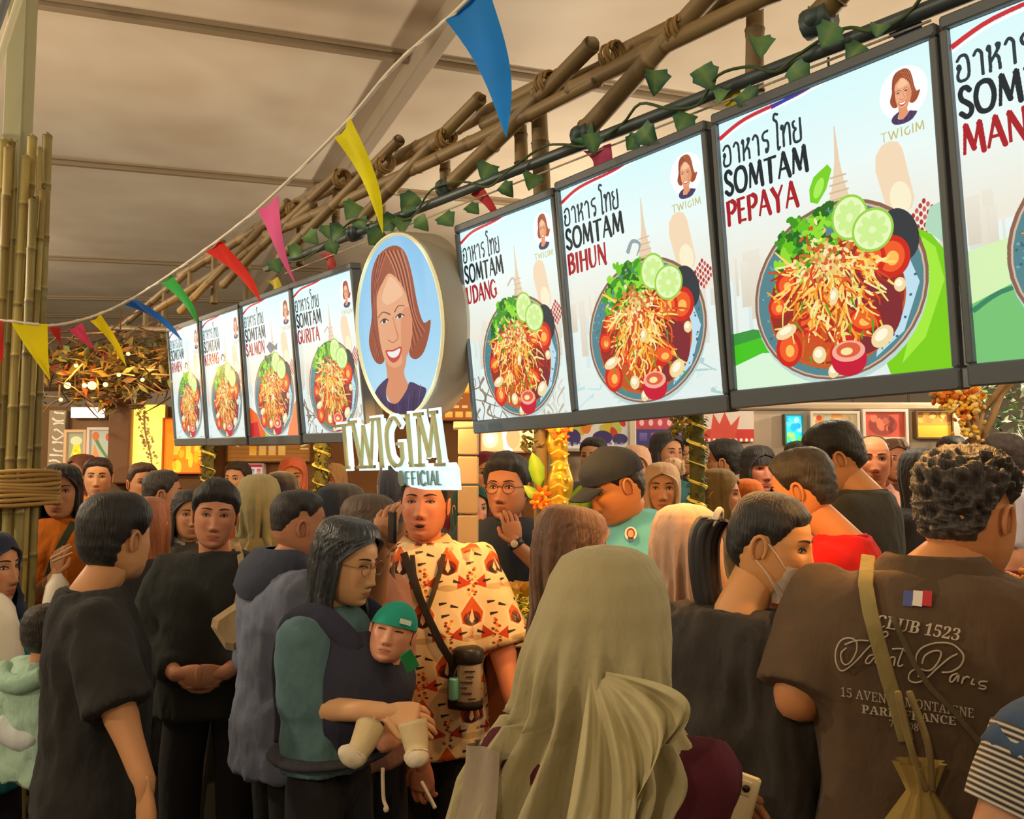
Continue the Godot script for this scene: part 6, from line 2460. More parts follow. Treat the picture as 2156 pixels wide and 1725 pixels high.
func cloth_line(t: Node3D, P: Array, off := 0.006) -> Array:
	var o := []
	for k in P.size():
		if k < P.size() - 1:
			for q in 3:
				var a: Array = P[k]
				var c: Array = P[k + 1]
				o.append(on_cloth(t, lerpf(a[0], c[0], q / 3.0), lerpf(a[1], c[1], q / 3.0), off))
	o.append(on_cloth(t, P[-1][0], P[-1][1], off))
	return o

# a woven strap lying on the cloth
func strap_on(t: Node3D, called: String, P: Array, w: float, col: Color, off := 0.008) -> MeshInstance3D:
	var pts := cloth_line(t, P, off)
	var inv := t.transform.affine_inverse()
	var eye := inv * EYE
	var b := MB.new()
	var R := []
	for k in pts.size():
		var d: Vector3 = (pts[mini(k + 1, pts.size() - 1)] - pts[maxi(k - 1, 0)]).normalized()
		var n: Vector3 = (eye - pts[k]).normalized()
		var sdv := d.cross(n).normalized()
		n = sdv.cross(d)
		var row := PackedVector3Array()
		for q in [[-1, -.003], [-1, .002], [-.8, .004], [.8, .004], [1, .002], [1, -.003]]:
			row.append(pts[k] + sdv * w * q[0] + n * q[1])
		R.append(row)
	b.grid(R, true, Color.WHITE, true, true)
	return part(t, called, b, cloth(col, 0.8, 0.1))

# lettering printed on cloth, along a line of sight from one frame point to another
func print_on(t: Node3D, b: MB, text: String, x0: float, y0: float, x1: float, y1: float, h: float, bold: bool, slant := 0.0, col := Color.WHITE) -> void:
	var tm := TextMesh.new()
	tm.text = text
	var sf := SystemFont.new()
	sf.font_names = PackedStringArray(["Droid Serif"])
	sf.font_weight = 700 if bold else 400
	tm.font = sf
	tm.font_size = 64
	tm.depth = 0.0
	tm.pixel_size = 0.01
	var A := tm.surface_get_arrays(0)
	var V: PackedVector3Array = A[Mesh.ARRAY_VERTEX]
	var I = A[Mesh.ARRAY_INDEX]
	var lo := Vector2(INF, INF)
	var hi := Vector2(-INF, -INF)
	for p in V:
		lo = lo.min(Vector2(p.x, p.y))
		hi = hi.max(Vector2(p.x, p.y))
	var P := PackedVector3Array()
	for p in V:
		var u := (p.x - lo.x) / (hi.x - lo.x)
		var v := (p.y - lo.y) / (hi.y - lo.y)
		P.append(on_cloth(t, lerpf(x0, x1, u) + slant * v * h, lerpf(y0, y1, u) - v * h, 0.009))
	var J := PackedInt32Array()
	if I == null:
		for k in P.size():
			J.append(k)
	else:
		J = I
	b.put(P, J, col, PackedVector2Array(), false)

# things worn, held on to the body by straps
func strap(t: Node3D, called: String, pts: Array, w: float, mat: Material, flat := 0.12) -> MeshInstance3D:
	var b := MB.new()
	b.tube(spline(pts, 6), w, 8, Color.WHITE, true, flat, Vector3(0, 0, 1))
	return part(t, called, b, mat)

func at_person(t: Node3D, p: Vector3) -> Vector3:
	return t.transform * p


# ---------------------------------------------------------------- the crowd
func floral() -> ImageTexture:
	var p := Pic.new(512, 512, 1.0, c8(240, 214, 164))
	var r := RandomNumberGenerator.new()
	r.seed = 4
	for gy in 3:
		for gx in 3:
			var x := gx * 256.0 - (128.0 if gy % 2 else 0.0)
			var y := gy * 256.0
			# teardrop with a dark heart and a pale flame
			p.poly(PackedVector2Array([Vector2(x + 64, y - 10), Vector2(x + 136, y + 80), Vector2(x + 128, y + 140), Vector2(x + 64, y + 166), Vector2(x, y + 140), Vector2(x - 8, y + 80)]), c8(246, 226, 190))
			p.poly(PackedVector2Array([Vector2(x + 64, y), Vector2(x + 124, y + 84), Vector2(x + 114, y + 134), Vector2(x + 64, y + 154), Vector2(x + 14, y + 134), Vector2(x + 4, y + 84)]), c8(214, 92, 20))
			p.ell(x + 64, y + 112, 46, 36, c8(126, 38, 18))
			p.ell(x + 64, y + 126, 36, 22, c8(54, 28, 24))
			p.poly(PackedVector2Array([Vector2(x + 64, y + 62), Vector2(x + 78, y + 118), Vector2(x + 64, y + 138), Vector2(x + 50, y + 118)]), c8(252, 216, 176))
			p.poly(PackedVector2Array([Vector2(x + 122, y + 150), Vector2(x + 190, y + 196), Vector2(x + 110, y + 222)]), c8(200, 62, 24))
			p.poly(PackedVector2Array([Vector2(x + 262, y + 150), Vector2(x + 198, y + 196), Vector2(x + 274, y + 222)]), c8(200, 62, 24))
			for k in 22:
				p.ell(x + 194 + r.randf_range(-24, 24), y + 120 + k * 7, 9, 7, [c8(226, 130, 46), c8(180, 64, 30), c8(244, 190, 110), c8(120, 50, 34)][k % 4])
			p.ell(x + 64, y + 214, 52, 16, c8(206, 176, 130))
			for e in [[-4, 186, 36, 178], [92, 178, 130, 190], [146, 36, 184, 30], [206, 44, 244, 54], [160, 96, 200, 88]]:
				p.line([Vector2(x + e[0], y + e[1]), Vector2(x + e[2], y + e[3])], 16, 7, c8(46, 34, 30))
	return p.tex()

func people() -> void:
	var black := c8(46, 46, 48)
	var jet := c8(30, 28, 28)
	# --- nearest rows ---
	var scarf_near := person({"label": "person in a long olive-grey headscarf and maroon sleeves, back turned, lower centre", "px": 1278, "py": 1362, "d": 1.42, "yaw": 168, "hs": 1.2, "wide": 1.05, "cell": 0.014,
		"hair": {"kind": "none"}, "top": {"col": c8(84, 34, 44), "sleeve": 1.93, "hem": 0.7, "amp": 0.006},
		"arms": ["front", {"e": [1440, 1730, 1.42], "w": [1500, 1672, 1.74], "fd": Vector3(0.6, -0.35, -0.25), "pn": Vector3(0.1, -0.5, 0.9), "curl": 0.75}], "legs": {"kind": "skirt", "col": c8(58, 48, 46)}})
	near_scarf(scarf_near)
	var polo := person({"label": "person with curly hair in a brown polo shirt printed CLUB 1523, back turned", "px": 2040, "py": 1090, "d": 1.78, "yaw": 142, "hy": -18, "hx": -0.05, "fwd": 0.07, "drop": 0.045, "wide": 1.34, "hs": 1.02, "cell": 0.014, "skin": c8(204, 140, 92), "look": {"face": true},
		"hair": {"kind": "short", "curly": true, "wild": 0.009, "thick": 0.02, "fine": 3, "fade": 0.3, "nape": -0.045, "side": 0.02, "col": c8(50, 44, 40), "rough": 0.6}, "top": {"name": "polo_shirt", "col": c8(96, 78, 60), "sleeve": 0.93, "hem": 0.72, "amp": 0.0045, "fx": 5.0, "fy": 3.0, "loose": 0.012, "collar": "fold", "cuff": 1.12},
		"arms": [{"e": [1672, 1474, 1.82], "w": [1800, 1490, 2.1]}, "front"], "arm": 0.85, "legs": {"col": c8(52, 50, 46)}})
	polo_prints(polo)
	var tied := person({"label": "person with a dark ponytail, white face mask and gathered black blouse", "px": 1624, "py": 1150, "d": 2.0, "yaw": 138, "hy": -76, "hp": 12, "hx": -0.05, "fwd": 0.05, "cell": 0.014, "skin": c8(222, 160, 104), "wide": 0.98,
		"hair": {"kind": "tied", "col": c8(36, 34, 33), "front": 0.066, "thick": 0.012, "wild": 0.0012}, "top": {"name": "blouse", "col": c8(62, 58, 54), "sleeve": 1.75, "hem": 0.9, "amp": 0.011, "fx": 9.0, "fy": 2.2, "loose": 0.014, "cuff": 1.3, "wrist": 1.05, "neck": 1.425, "collar": "none", "rough": 0.75},
		"arms": [{"e": [1505, 1545, 1.98], "w": [1500, 1640, 2.0], "pn": Vector3(1, 0, 0), "curl": 1.0}, [Vector3(-.19, 1.12, .08), Vector3(-.05, 1.08, .22), Vector3(1, 0, .2), Vector3(0, 0, -1), 0.5]], "legs": {"kind": "skirt", "col": c8(50, 48, 48)}})
	ponytail(tied)
	var tee := person({"label": "person with short black hair, black T-shirt and tan trousers at the left, facing away", "px": 246, "py": 1137, "d": 2.33, "yaw": 116, "hy": 42, "fwd": 0.045, "cell": 0.014, "skin": c8(206, 150, 104), "wide": 1.0,
		"hair": {"col": jet, "thick": 0.022, "fade": 0.6, "nape": -0.075, "side": 0.004, "wild": 0.0012, "front": 0.06}, "top": {"name": "black_t_shirt", "col": c8(50, 50, 50), "sleeve": 0.95, "hem": 0.855, "amp": 0.007, "loose": 0.016, "cuff": 1.25},
		"arms": ["down", {"e": [252, 1500, 2.12], "w": [305, 1650, 2.06], "fd": Vector3(0.1, -1, 0.05), "pn": Vector3(0.6, 0, -0.6), "curl": 0.4}], "legs": {"col": c8(170, 128, 78)}})
	var mum := person({"label": "person with long dark hair, glasses and a teal T-shirt carrying a baby", "px": 730, "py": 1186, "d": 2.42, "yaw": 68, "hp": 12, "fwd": 0.05, "hs": 1.03, "cell": 0.014, "skin": c8(222, 170, 124), "look": {"eyes": 0.6, "lips": 0.6},
		"hair": {"kind": "long", "col": c8(38, 44, 50), "len": -0.24, "open": 1.2, "full": 0.004, "front": 0.088, "rough": 0.35}, "top": {"name": "teal_t_shirt", "col": c8(92, 124, 130), "sleeve": 0.86, "hem": 0.98, "amp": 0.006, "loose": 0.008, "cuff": 1.25},
		"arms": [[Vector3(.2, 1.14, .04), Vector3(.12, 1.16, .15), Vector3(-1, .1, .2), Vector3(0, 0, -1), 0.5], {"e": [652, 1490, 2.36], "w": [806, 1500, 2.14], "fd": Vector3(0.9, -0.1, 0.1), "pn": Vector3(0.1, -0.7, -0.7), "curl": 0.5}], "legs": {"col": c8(44, 44, 48)}})
	mother_extras(mum)
	var flo := StandardMaterial3D.new()
	flo.albedo_texture = floral()
	flo.roughness = 0.85
	flo.uv1_triplanar = true
	flo.uv1_triplanar_sharpness = 8.0
	flo.uv1_scale = Vector3(3.0, 3.0, 3.0)
	flo.uv1_offset = Vector3(0.12, 0.2, 0.0)
	var man := person({"label": "heavy-set person in a cream shirt with orange pattern under the TWIGIM sign", "px": 894, "py": 1066, "d": 3.12, "yaw": 4, "hy": -8, "hp": -6, "wide": 1.2, "hs": 1.05, "cell": 0.015, "skin": c8(206, 130, 96), "look": {"eyes": 0.55, "mouth_open": true, "lips": 0.3, "brow": -0.002},
		"hair": {"col": jet}, "top": {"name": "patterned_shirt", "mat": flo, "col": c8(224, 198, 152), "sleeve": 0.96, "hem": 0.715, "amp": 0.005, "loose": 0.02, "cuff": 1.3, "belly": 0.03, "collar": "fold", "collar_col": c8(220, 190, 140)},
		"arms": [{"e": [1058, 1370, 3.08], "w": [1078, 1470, 2.95], "pn": Vector3(-1, 0, 0)}, {"e": [800, 1430, 3.05], "w": [888, 1596, 2.72], "fd": Vector3(0.02, -1, 0.05), "pn": Vector3(0.3, 0, -1), "curl": 0.45}], "legs": {"col": black}})
	man_extras(man)
	person({"label": "person in a peach-pink headscarf and cream jacket, back turned, beside the ponytail", "px": 1444, "py": 1174, "d": 2.3, "yaw": 172, "hs": 1.14, "cell": 0.018,
		"hair": {"kind": "scarf", "col": c8(220, 176, 146), "fold": 0.05, "len": -0.34, "kf": 2.4, "slant": 2.0}, "top": {"col": c8(206, 186, 136), "sleeve": 1.9, "amp": 0.009, "loose": 0.02}, "legs": {"kind": "skirt", "col": c8(120, 104, 80)}, "arms": ["front", "front"]})
	person({"label": "person with straight brown hair seen from behind, left of the cap vendor", "px": 1204, "py": 1160, "d": 2.45, "yaw": 98, "hp": 10, "hair": {"kind": "long", "col": c8(104, 72, 50), "len": -0.36, "full": 0.012, "open": 1.0, "fringe": true, "front": 0.08}, "top": {"col": c8(70, 56, 46)}, "skin": c8(232, 176, 112), "arms": ["front", "front"]})
	striped()
	# --- left side ---
	var navy := person({"label": "person in a navy headscarf, white bib and teal jacket at the left frame edge", "px": -22, "py": 1200, "d": 2.66, "yaw": 84, "hair": {"kind": "scarf", "col": c8(46, 54, 76), "len": -0.16, "fold": 0.012}, "top": {"col": c8(40, 118, 130), "sleeve": 1.9, "amp": 0.01}, "arms": ["hold", "hold"]})
	var bib := MB.new()
	bib.tube(spline([Vector3(-.04, 1.46, .09), Vector3(-.08, 1.4, .13), Vector3(-.1, 1.28, .16), Vector3(-.06, 1.16, .17)], 4), 0.085, 12, Color.WHITE, true, 0.4, Vector3(0, 0, 1))
	part(navy, "white_bib", bib, cloth(c8(230, 226, 210)))
	child()
	var orange := person({"label": "person in an orange shirt with a dark cross strap, right of the bamboo post", "px": 129, "py": 1038, "d": 4.5, "yaw": 16, "hs": 1.12, "hair": {"kind": "long", "col": jet, "len": -0.16, "open": 1.0}, "top": {"col": c8(206, 112, 34), "sleeve": 1.0, "loose": 0.02}, "arms": ["down", {"e": [70, 1260, 4.4], "w": [118, 1212, 4.15], "fd": Vector3(0.1, 0.9, 0.1), "pn": Vector3(0.4, 0, -0.9)}], "wide": 1.12})
	strap_on(orange, "cross_strap", [[156, 1100], [138, 1130], [112, 1180], [96, 1230]], 0.018, c8(70, 76, 52))
	person({"label": "person with long auburn hair over a black coat, behind the black T-shirt", "px": 312, "py": 1112, "d": 3.5, "yaw": 184, "hair": {"kind": "long", "col": c8(160, 98, 66), "len": -0.46, "open": 0.5, "fold": 0.016}, "top": {"col": c8(52, 50, 50), "sleeve": 1.9, "hem": 0.6, "amp": 0.012}, "legs": {"col": black}})
	var sleeve := person({"label": "person in a plain black long-sleeved top with beige cross-body bag, hands clasped", "px": 453, "py": 1089, "d": 3.2, "yaw": 8, "hy": 10, "hr": -4, "cell": 0.018, "skin": c8(196, 136, 104), "look": {"eyes": 0.7}, "hair": {"col": jet, "thick": 0.024, "fringe": 0.012, "front": 0.058}, "top": {"col": c8(48, 50, 48), "sleeve": 1.88, "amp": 0.007, "loose": 0.018}, "arms": ["front", "front"], "legs": {"col": black}, "wide": 1.08})
	strap_on(sleeve, "bag_strap", [[494, 1132], [506, 1170], [512, 1210], [500, 1270], [480, 1320]], 0.012, c8(176, 158, 124))
	person({"label": "person with long dark hair and patterned collar, half hidden by the black top", "px": 399, "py": 1087, "d": 4.15, "yaw": 32, "hair": {"kind": "long", "col": jet, "len": -0.2}, "top": {"col": c8(74, 70, 66), "collar": "fold", "collar_col": c8(150, 146, 140)}})
	person({"label": "person with short dark hair in side view, behind the auburn hair", "px": 344, "py": 1042, "d": 4.6, "yaw": 112, "far": true, "hair": {"col": c8(56, 48, 44)}, "top": {"col": c8(84, 76, 70)}})
	person({"label": "person in an olive-brown draped headscarf, back turned, right of the black top", "px": 544, "py": 1068, "d": 3.75, "yaw": 196, "hs": 1.1, "hair": {"kind": "scarf", "col": c8(154, 144, 104), "fold": 0.03, "kf": 2.6}, "top": {"col": c8(130, 118, 86)}, "legs": {"kind": "skirt", "col": c8(70, 62, 52)}})
	var hoodie := person({"label": "person with a short fade haircut in a blue-grey hooded jacket, facing right", "px": 632, "py": 1110, "d": 2.92, "yaw": 122, "hy": -4, "fwd": 0.05, "cell": 0.018, "wide": 1.12, "skin": c8(190, 132, 100), "hair": {"col": c8(44, 42, 42), "thick": 0.016, "fade": 0.2, "side": 0.03, "nape": -0.02, "wild": 0.002}, "top": {"name": "hooded_jacket", "col": c8(116, 124, 146), "sleeve": 1.92, "amp": 0.011, "loose": 0.022, "hem": 0.76}, "arms": ["down", "front"], "legs": {"col": black}})
	var hd := MB.new()
	var R := []
	for e in [[1.5, .07, .0], [1.5, .1, .01], [1.45, .13, .03], [1.38, .13, .05], [1.34, .1, .06]]:
		var row := PackedVector3Array()
		for i in 25:
			var a := 0.5 + (TAU - 1.0) * i / 24
			row.append(Vector3(sin(a) * e[1] * 1.1, e[0] - 0.05 * pow(maxf(0, cos(a)), 2), cos(a) * e[1] * 0.95 - e[2]))
		R.append(row)
	hd.grid(R, false, Color.WHITE)
	part(tops[hoodie], "hood", hd, cloth(c8(70, 76, 92)))
	person({"label": "person in a near-black headscarf, back turned, behind the hooded jacket", "px": 592, "py": 1050, "d": 4.2, "yaw": 176, "hair": {"kind": "scarf", "col": c8(48, 46, 54)}, "top": {"col": black}})
	person({"label": "person in a black headscarf in side view, above the mother's dark hair", "px": 724, "py": 1090, "d": 3.4, "yaw": 112, "hs": 1.05, "hair": {"kind": "scarf", "col": c8(44, 50, 60), "fold": 0.014}, "top": {"col": black, "sleeve": 1.9}})
	person({"label": "person with brown hair lifting a phone to the face, left of the patterned shirt", "px": 780, "py": 1126, "d": 2.74, "yaw": 62, "hair": {"kind": "long", "col": c8(92, 74, 60), "len": -0.2}, "top": {"col": c8(150, 110, 96), "sleeve": 0.9}, "arms": ["down", {"e": [790, 1260, 2.62], "w": [806, 1158, 2.52], "fd": Vector3(0.1, 1, 0.0), "pn": Vector3(0.3, 0, -0.9), "curl": 0.5}]})
	person({"label": "person in a dark blue headscarf partly hidden by the hanging letters", "px": 838, "py": 1035, "d": 3.75, "yaw": 188, "hair": {"kind": "scarf", "col": c8(46, 54, 74)}, "top": {"col": c8(50, 54, 70)}})
	# --- behind the counter and centre ---
	person({"label": "person in a dark green headscarf and robe, behind the patterned shirt's shoulder", "px": 990, "py": 1075, "d": 4.5, "yaw": 34, "hs": 1.1, "wide": 1.15, "hair": {"kind": "scarf", "col": c8(32, 76, 72), "fold": 0.03, "len": -0.5, "wide": 1.1}, "top": {"col": c8(30, 70, 70), "sleeve": 1.9}, "skin": c8(216, 152, 120)})
	var thinker := person({"label": "person with glasses and a dark T-shirt, fingers on the chin, behind the counter", "px": 1068, "py": 1031, "d": 4.05, "yaw": -8, "hy": -10, "hs": 1.18, "wide": 1.18, "cell": 0.018, "skin": c8(196, 134, 100), "hair": {"col": c8(40, 44, 54), "thick": 0.026, "fringe": 0.01}, "top": {"col": c8(50, 58, 70), "sleeve": 0.9}, "arms": [[Vector3(.27, 1.13, .12), Vector3(.07, 1.34, .24), Vector3(-.25, .95, -.1), Vector3(-.3, .1, -.9), 0.35], "down"]})
	glasses(thinker, 1.18, Vector3(0, 1.57, .015), -10.0, 0.0)
	var wt := MB.new()
	wt.tube([Vector3(.062, 1.355, .238), Vector3(.078, 1.33, .237)], 0.034, 14, Color.WHITE)
	var ws := part(thinker, "watch_strap", wt, M(c8(50, 46, 44), 0.5))
	wt = MB.new()
	wt.ball(Vector3(.068, 1.345, .274), Vector3(.016, .016, .006), Color.WHITE)
	part(ws, "watch_face", wt, M(c8(236, 226, 206), 0.3))
	var vendor := person({"label": "person in a light blue T-shirt and dark cap, looking down behind the stall", "px": 1296, "py": 1026, "d": 3.15, "yaw": -22, "hy": -52, "hp": 24, "fwd": 0.09, "drop": 0.07, "cell": 0.018, "skin": c8(198, 134, 86), "hair": {"col": jet, "thick": 0.014}, "top": {"name": "blue_t_shirt", "col": c8(104, 190, 208), "sleeve": 0.85, "loose": 0.018, "amp": 0.007}, "arms": ["front", "front"]})
	cap(vendor, 1.0, Vector3(0, 1.515, .09), -52.0, 24.0)
	badge(vendor, 1328, 1124)
	person({"label": "person in a beige headscarf with a fluffy bobble, right of the dark cap", "px": 1394, "py": 1032, "d": 4.3, "yaw": -8, "hs": 1.02, "hair": {"kind": "scarf", "col": c8(196, 164, 132), "open": 0.85}, "top": {"col": c8(176, 140, 104), "sleeve": 1.9}, "skin": c8(214, 154, 116)})
	var bun := MB.new()
	bun.ball(pt(1420, 985, 4.36), Vector3(.05, .05, .05), Color.WHITE, Basis(), 10, 14)
	for k in 60:
		bun.ball(pt(1420, 985, 4.36) + Vector3(rn(-1, 1), rn(-1, 1), rn(-1, 1)).normalized() * 0.05, Vector3(.009, .009, .009), Color.WHITE, Basis(), 3, 5)
	solo("hair_bobble", "fluffy beige bobble behind the beige headscarf", "bobble", bun, M(c8(206, 178, 148), 0.95, {"sheen": 0.4}))
	person({"label": "person in a pale tan headscarf behind the cap's back", "px": 1338, "py": 988, "d": 5.2, "yaw": -14, "far": true, "hair": {"kind": "scarf", "col": c8(206, 164, 136)}, "top": {"col": c8(90, 70, 60)}, "skin": c8(206, 140, 104)})
	person({"label": "person in an olive headscarf in side view, right of the ribboned post", "px": 1516, "py": 1046, "d": 4.1, "yaw": 66, "hair": {"kind": "scarf", "col": c8(122, 104, 70)}, "top": {"col": c8(96, 80, 60)}, "skin": c8(196, 136, 96)})
	person({"label": "person with a black fringe facing the camera, above the ponytail", "px": 1597, "py": 992, "d": 4.9, "yaw": 12, "far": true, "hair": {"kind": "long", "col": jet, "len": -0.14, "fringe": true, "open": 0.9}, "top": {"col": c8(120, 80, 70)}, "skin": c8(212, 140, 116)})
	person({"label": "person in a rust-orange headscarf, back turned, above the peach headscarf", "px": 1572, "py": 1062, "d": 4.4, "yaw": 190, "hair": {"kind": "scarf", "col": c8(196, 104, 44)}, "top": {"col": c8(170, 90, 50)}})
	person({"label": "person with thick black hair facing left, below the red cone banner", "px": 1524, "py": 976, "d": 5.5, "yaw": -118, "far": true, "hair": {"col": jet, "thick": 0.028}, "top": {"col": c8(130, 80, 60)}})
	var red := person({"label": "person with short dark hair in a red shirt, leaning over the stall", "px": 1690, "py": 1036, "d": 2.82, "yaw": -128, "fwd": 0.1, "hx": 0.02, "hp": 14, "cell": 0.018, "skin": c8(204, 134, 82), "hair": {"col": c8(44, 40, 38), "thick": 0.024, "nape": -0.06}, "top": {"name": "red_shirt", "col": c8(206, 30, 28), "sleeve": 0.85, "amp": 0.005}, "arms": ["front", "front"]})
	var tall := person({"label": "tall person in a charcoal T-shirt looking down, back to the bald man", "px": 1758, "py": 970, "d": 3.5, "yaw": -128, "hy": 22, "hp": 22, "fwd": 0.09, "drop": 0.04, "cell": 0.018, "skin": c8(214, 156, 106), "hair": {"col": c8(38, 38, 34), "thick": 0.03, "fade": 0.6, "nape": -0.06}, "top": {"col": c8(66, 66, 60), "sleeve": 0.92, "amp": 0.004, "loose": 0.012}, "arms": ["front", "front"]})
	var pink := StandardMaterial3D.new()
	var pk := Pic.new(128, 128, 1.0, c8(238, 176, 158))
	var r := RandomNumberGenerator.new()
	r.seed = 31
	for k in 26:
		var q := Vector2(r.randf_range(0, 128), r.randf_range(0, 128))
		pk.bend([q, q + Vector2(8, -6), q + Vector2(16, 2)], 3, 2, c8(206, 110, 96))
	pink.albedo_texture = pk.tex()
	pink.uv1_triplanar = true
	pink.uv1_scale = Vector3(4, 4, 4)
	pink.roughness = 0.9
	person({"label": "bald person in a pink patterned shirt with folded arms", "px": 1838, "py": 972, "d": 4.5, "yaw": -6, "hy": -10, "wide": 1.15, "skin": c8(214, 138, 98), "hair": {"kind": "bald", "col": c8(60, 50, 44)}, "top": {"mat": pink, "col": c8(238, 176, 158), "sleeve": 0.95, "collar": "fold"}, "arms": ["front", "front"]})
	person({"label": "person with long brown hair behind the bald man's shoulder", "px": 1884, "py": 972, "d": 5.7, "yaw": -8, "far": true, "hair": {"kind": "long", "col": c8(104, 70, 50), "len": -0.26}, "top": {"col": c8(96, 60, 46)}, "skin": c8(196, 132, 98)})
	person({"label": "person with long black hair and dark clothes, right of the pink shirt", "px": 1948, "py": 1008, "d": 4.0, "yaw": 44, "hair": {"kind": "long", "col": c8(46, 46, 48), "len": -0.4, "open": 1.0}, "top": {"col": c8(50, 48, 48), "sleeve": 1.9}, "skin": c8(206, 132, 90), "arms": ["front", "front"]})
	person({"label": "person with short dark hair under the mustard board", "px": 2004, "py": 962, "d": 6.2, "yaw": -60, "far": true, "hair": {"col": c8(50, 46, 46)}, "top": {"col": c8(120, 110, 96)}})
	person({"label": "person with brown hair in a pale lavender shirt facing left, by the blossom tree", "px": 2112, "py": 968, "d": 4.9, "yaw": -122, "far": true, "hair": {"col": c8(66, 56, 50), "thick": 0.024}, "top": {"col": c8(190, 186, 200), "sleeve": 0.9}, "skin": c8(220, 156, 122)})
	# --- far rows: only heads show ---
	for e in [
		["person in a dark cap under the drink posters", 206, 1008, 5.6, 20, "short", c8(50, 30, 28), c8(206, 130, 60)],
		["person with reddish hair next to the dark cap, far left", 172, 1000, 6.0, -20, "long", c8(110, 60, 36), c8(214, 130, 60)],
		["person with hair pinned up under the orange drinks poster", 300, 1020, 5.4, 40, "short", c8(70, 46, 34), c8(206, 140, 70)],
		["person in a rose headscarf below the price board", 616, 1008, 5.6, 10, "scarf", c8(206, 110, 84), c8(150, 60, 50)],
		["person in a tan headscarf between the price board and letters", 700, 1015, 6.3, -30, "scarf", c8(190, 146, 96), c8(120, 90, 60)],
		["person in a maroon headscarf behind the glasses wearer", 1022, 1000, 5.2, 12, "scarf", c8(110, 44, 54), c8(96, 44, 50)],
		["person with dark hair far below the fruit banner", 1250, 965, 6.2, -30, "short", c8(44, 44, 48), c8(90, 96, 110)],
		["person with a bob haircut below the crimson banner", 1404, 958, 5.6, 30, "long", c8(40, 40, 42), c8(60, 110, 116)],
		["person with short hair just left of the ribboned post", 1446, 962, 6.1, -50, "short", c8(36, 34, 34), c8(70, 70, 76)],
		["person in a dark green cap under the aqua screen", 1680, 972, 6.3, -40, "short", c8(52, 66, 44), c8(120, 120, 100)],
		["person in a cream headscarf behind the red shirt's wearer", 1640, 1020, 6.0, 15, "scarf", c8(230, 190, 170), c8(206, 170, 150)],
		["person in a black headscarf under the meat poster", 1790, 985, 5.8, 25, "scarf", c8(44, 42, 44), c8(60, 56, 56)],
		["person with dark hair close to the blossom tree trunk", 2066, 968, 5.5, 10, "short", c8(52, 48, 46), c8(150, 130, 110)],
		["person in a grey headscarf at the right frame edge", 2146, 985, 6.4, -20, "scarf", c8(150, 150, 150), c8(120, 120, 126)],
		["person with cropped hair under the wooden header sign", 500, 1012, 6.2, -15, "short", c8(60, 44, 36), c8(150, 70, 50)]]:
		person({"label": e[0], "px": e[1], "py": e[2], "d": e[3], "yaw": e[4], "far": true, "hands": false, "hair": {"kind": e[5], "col": e[6]}, "top": {"col": e[7]}, "skin": skins[int(e[1]) % 3]})

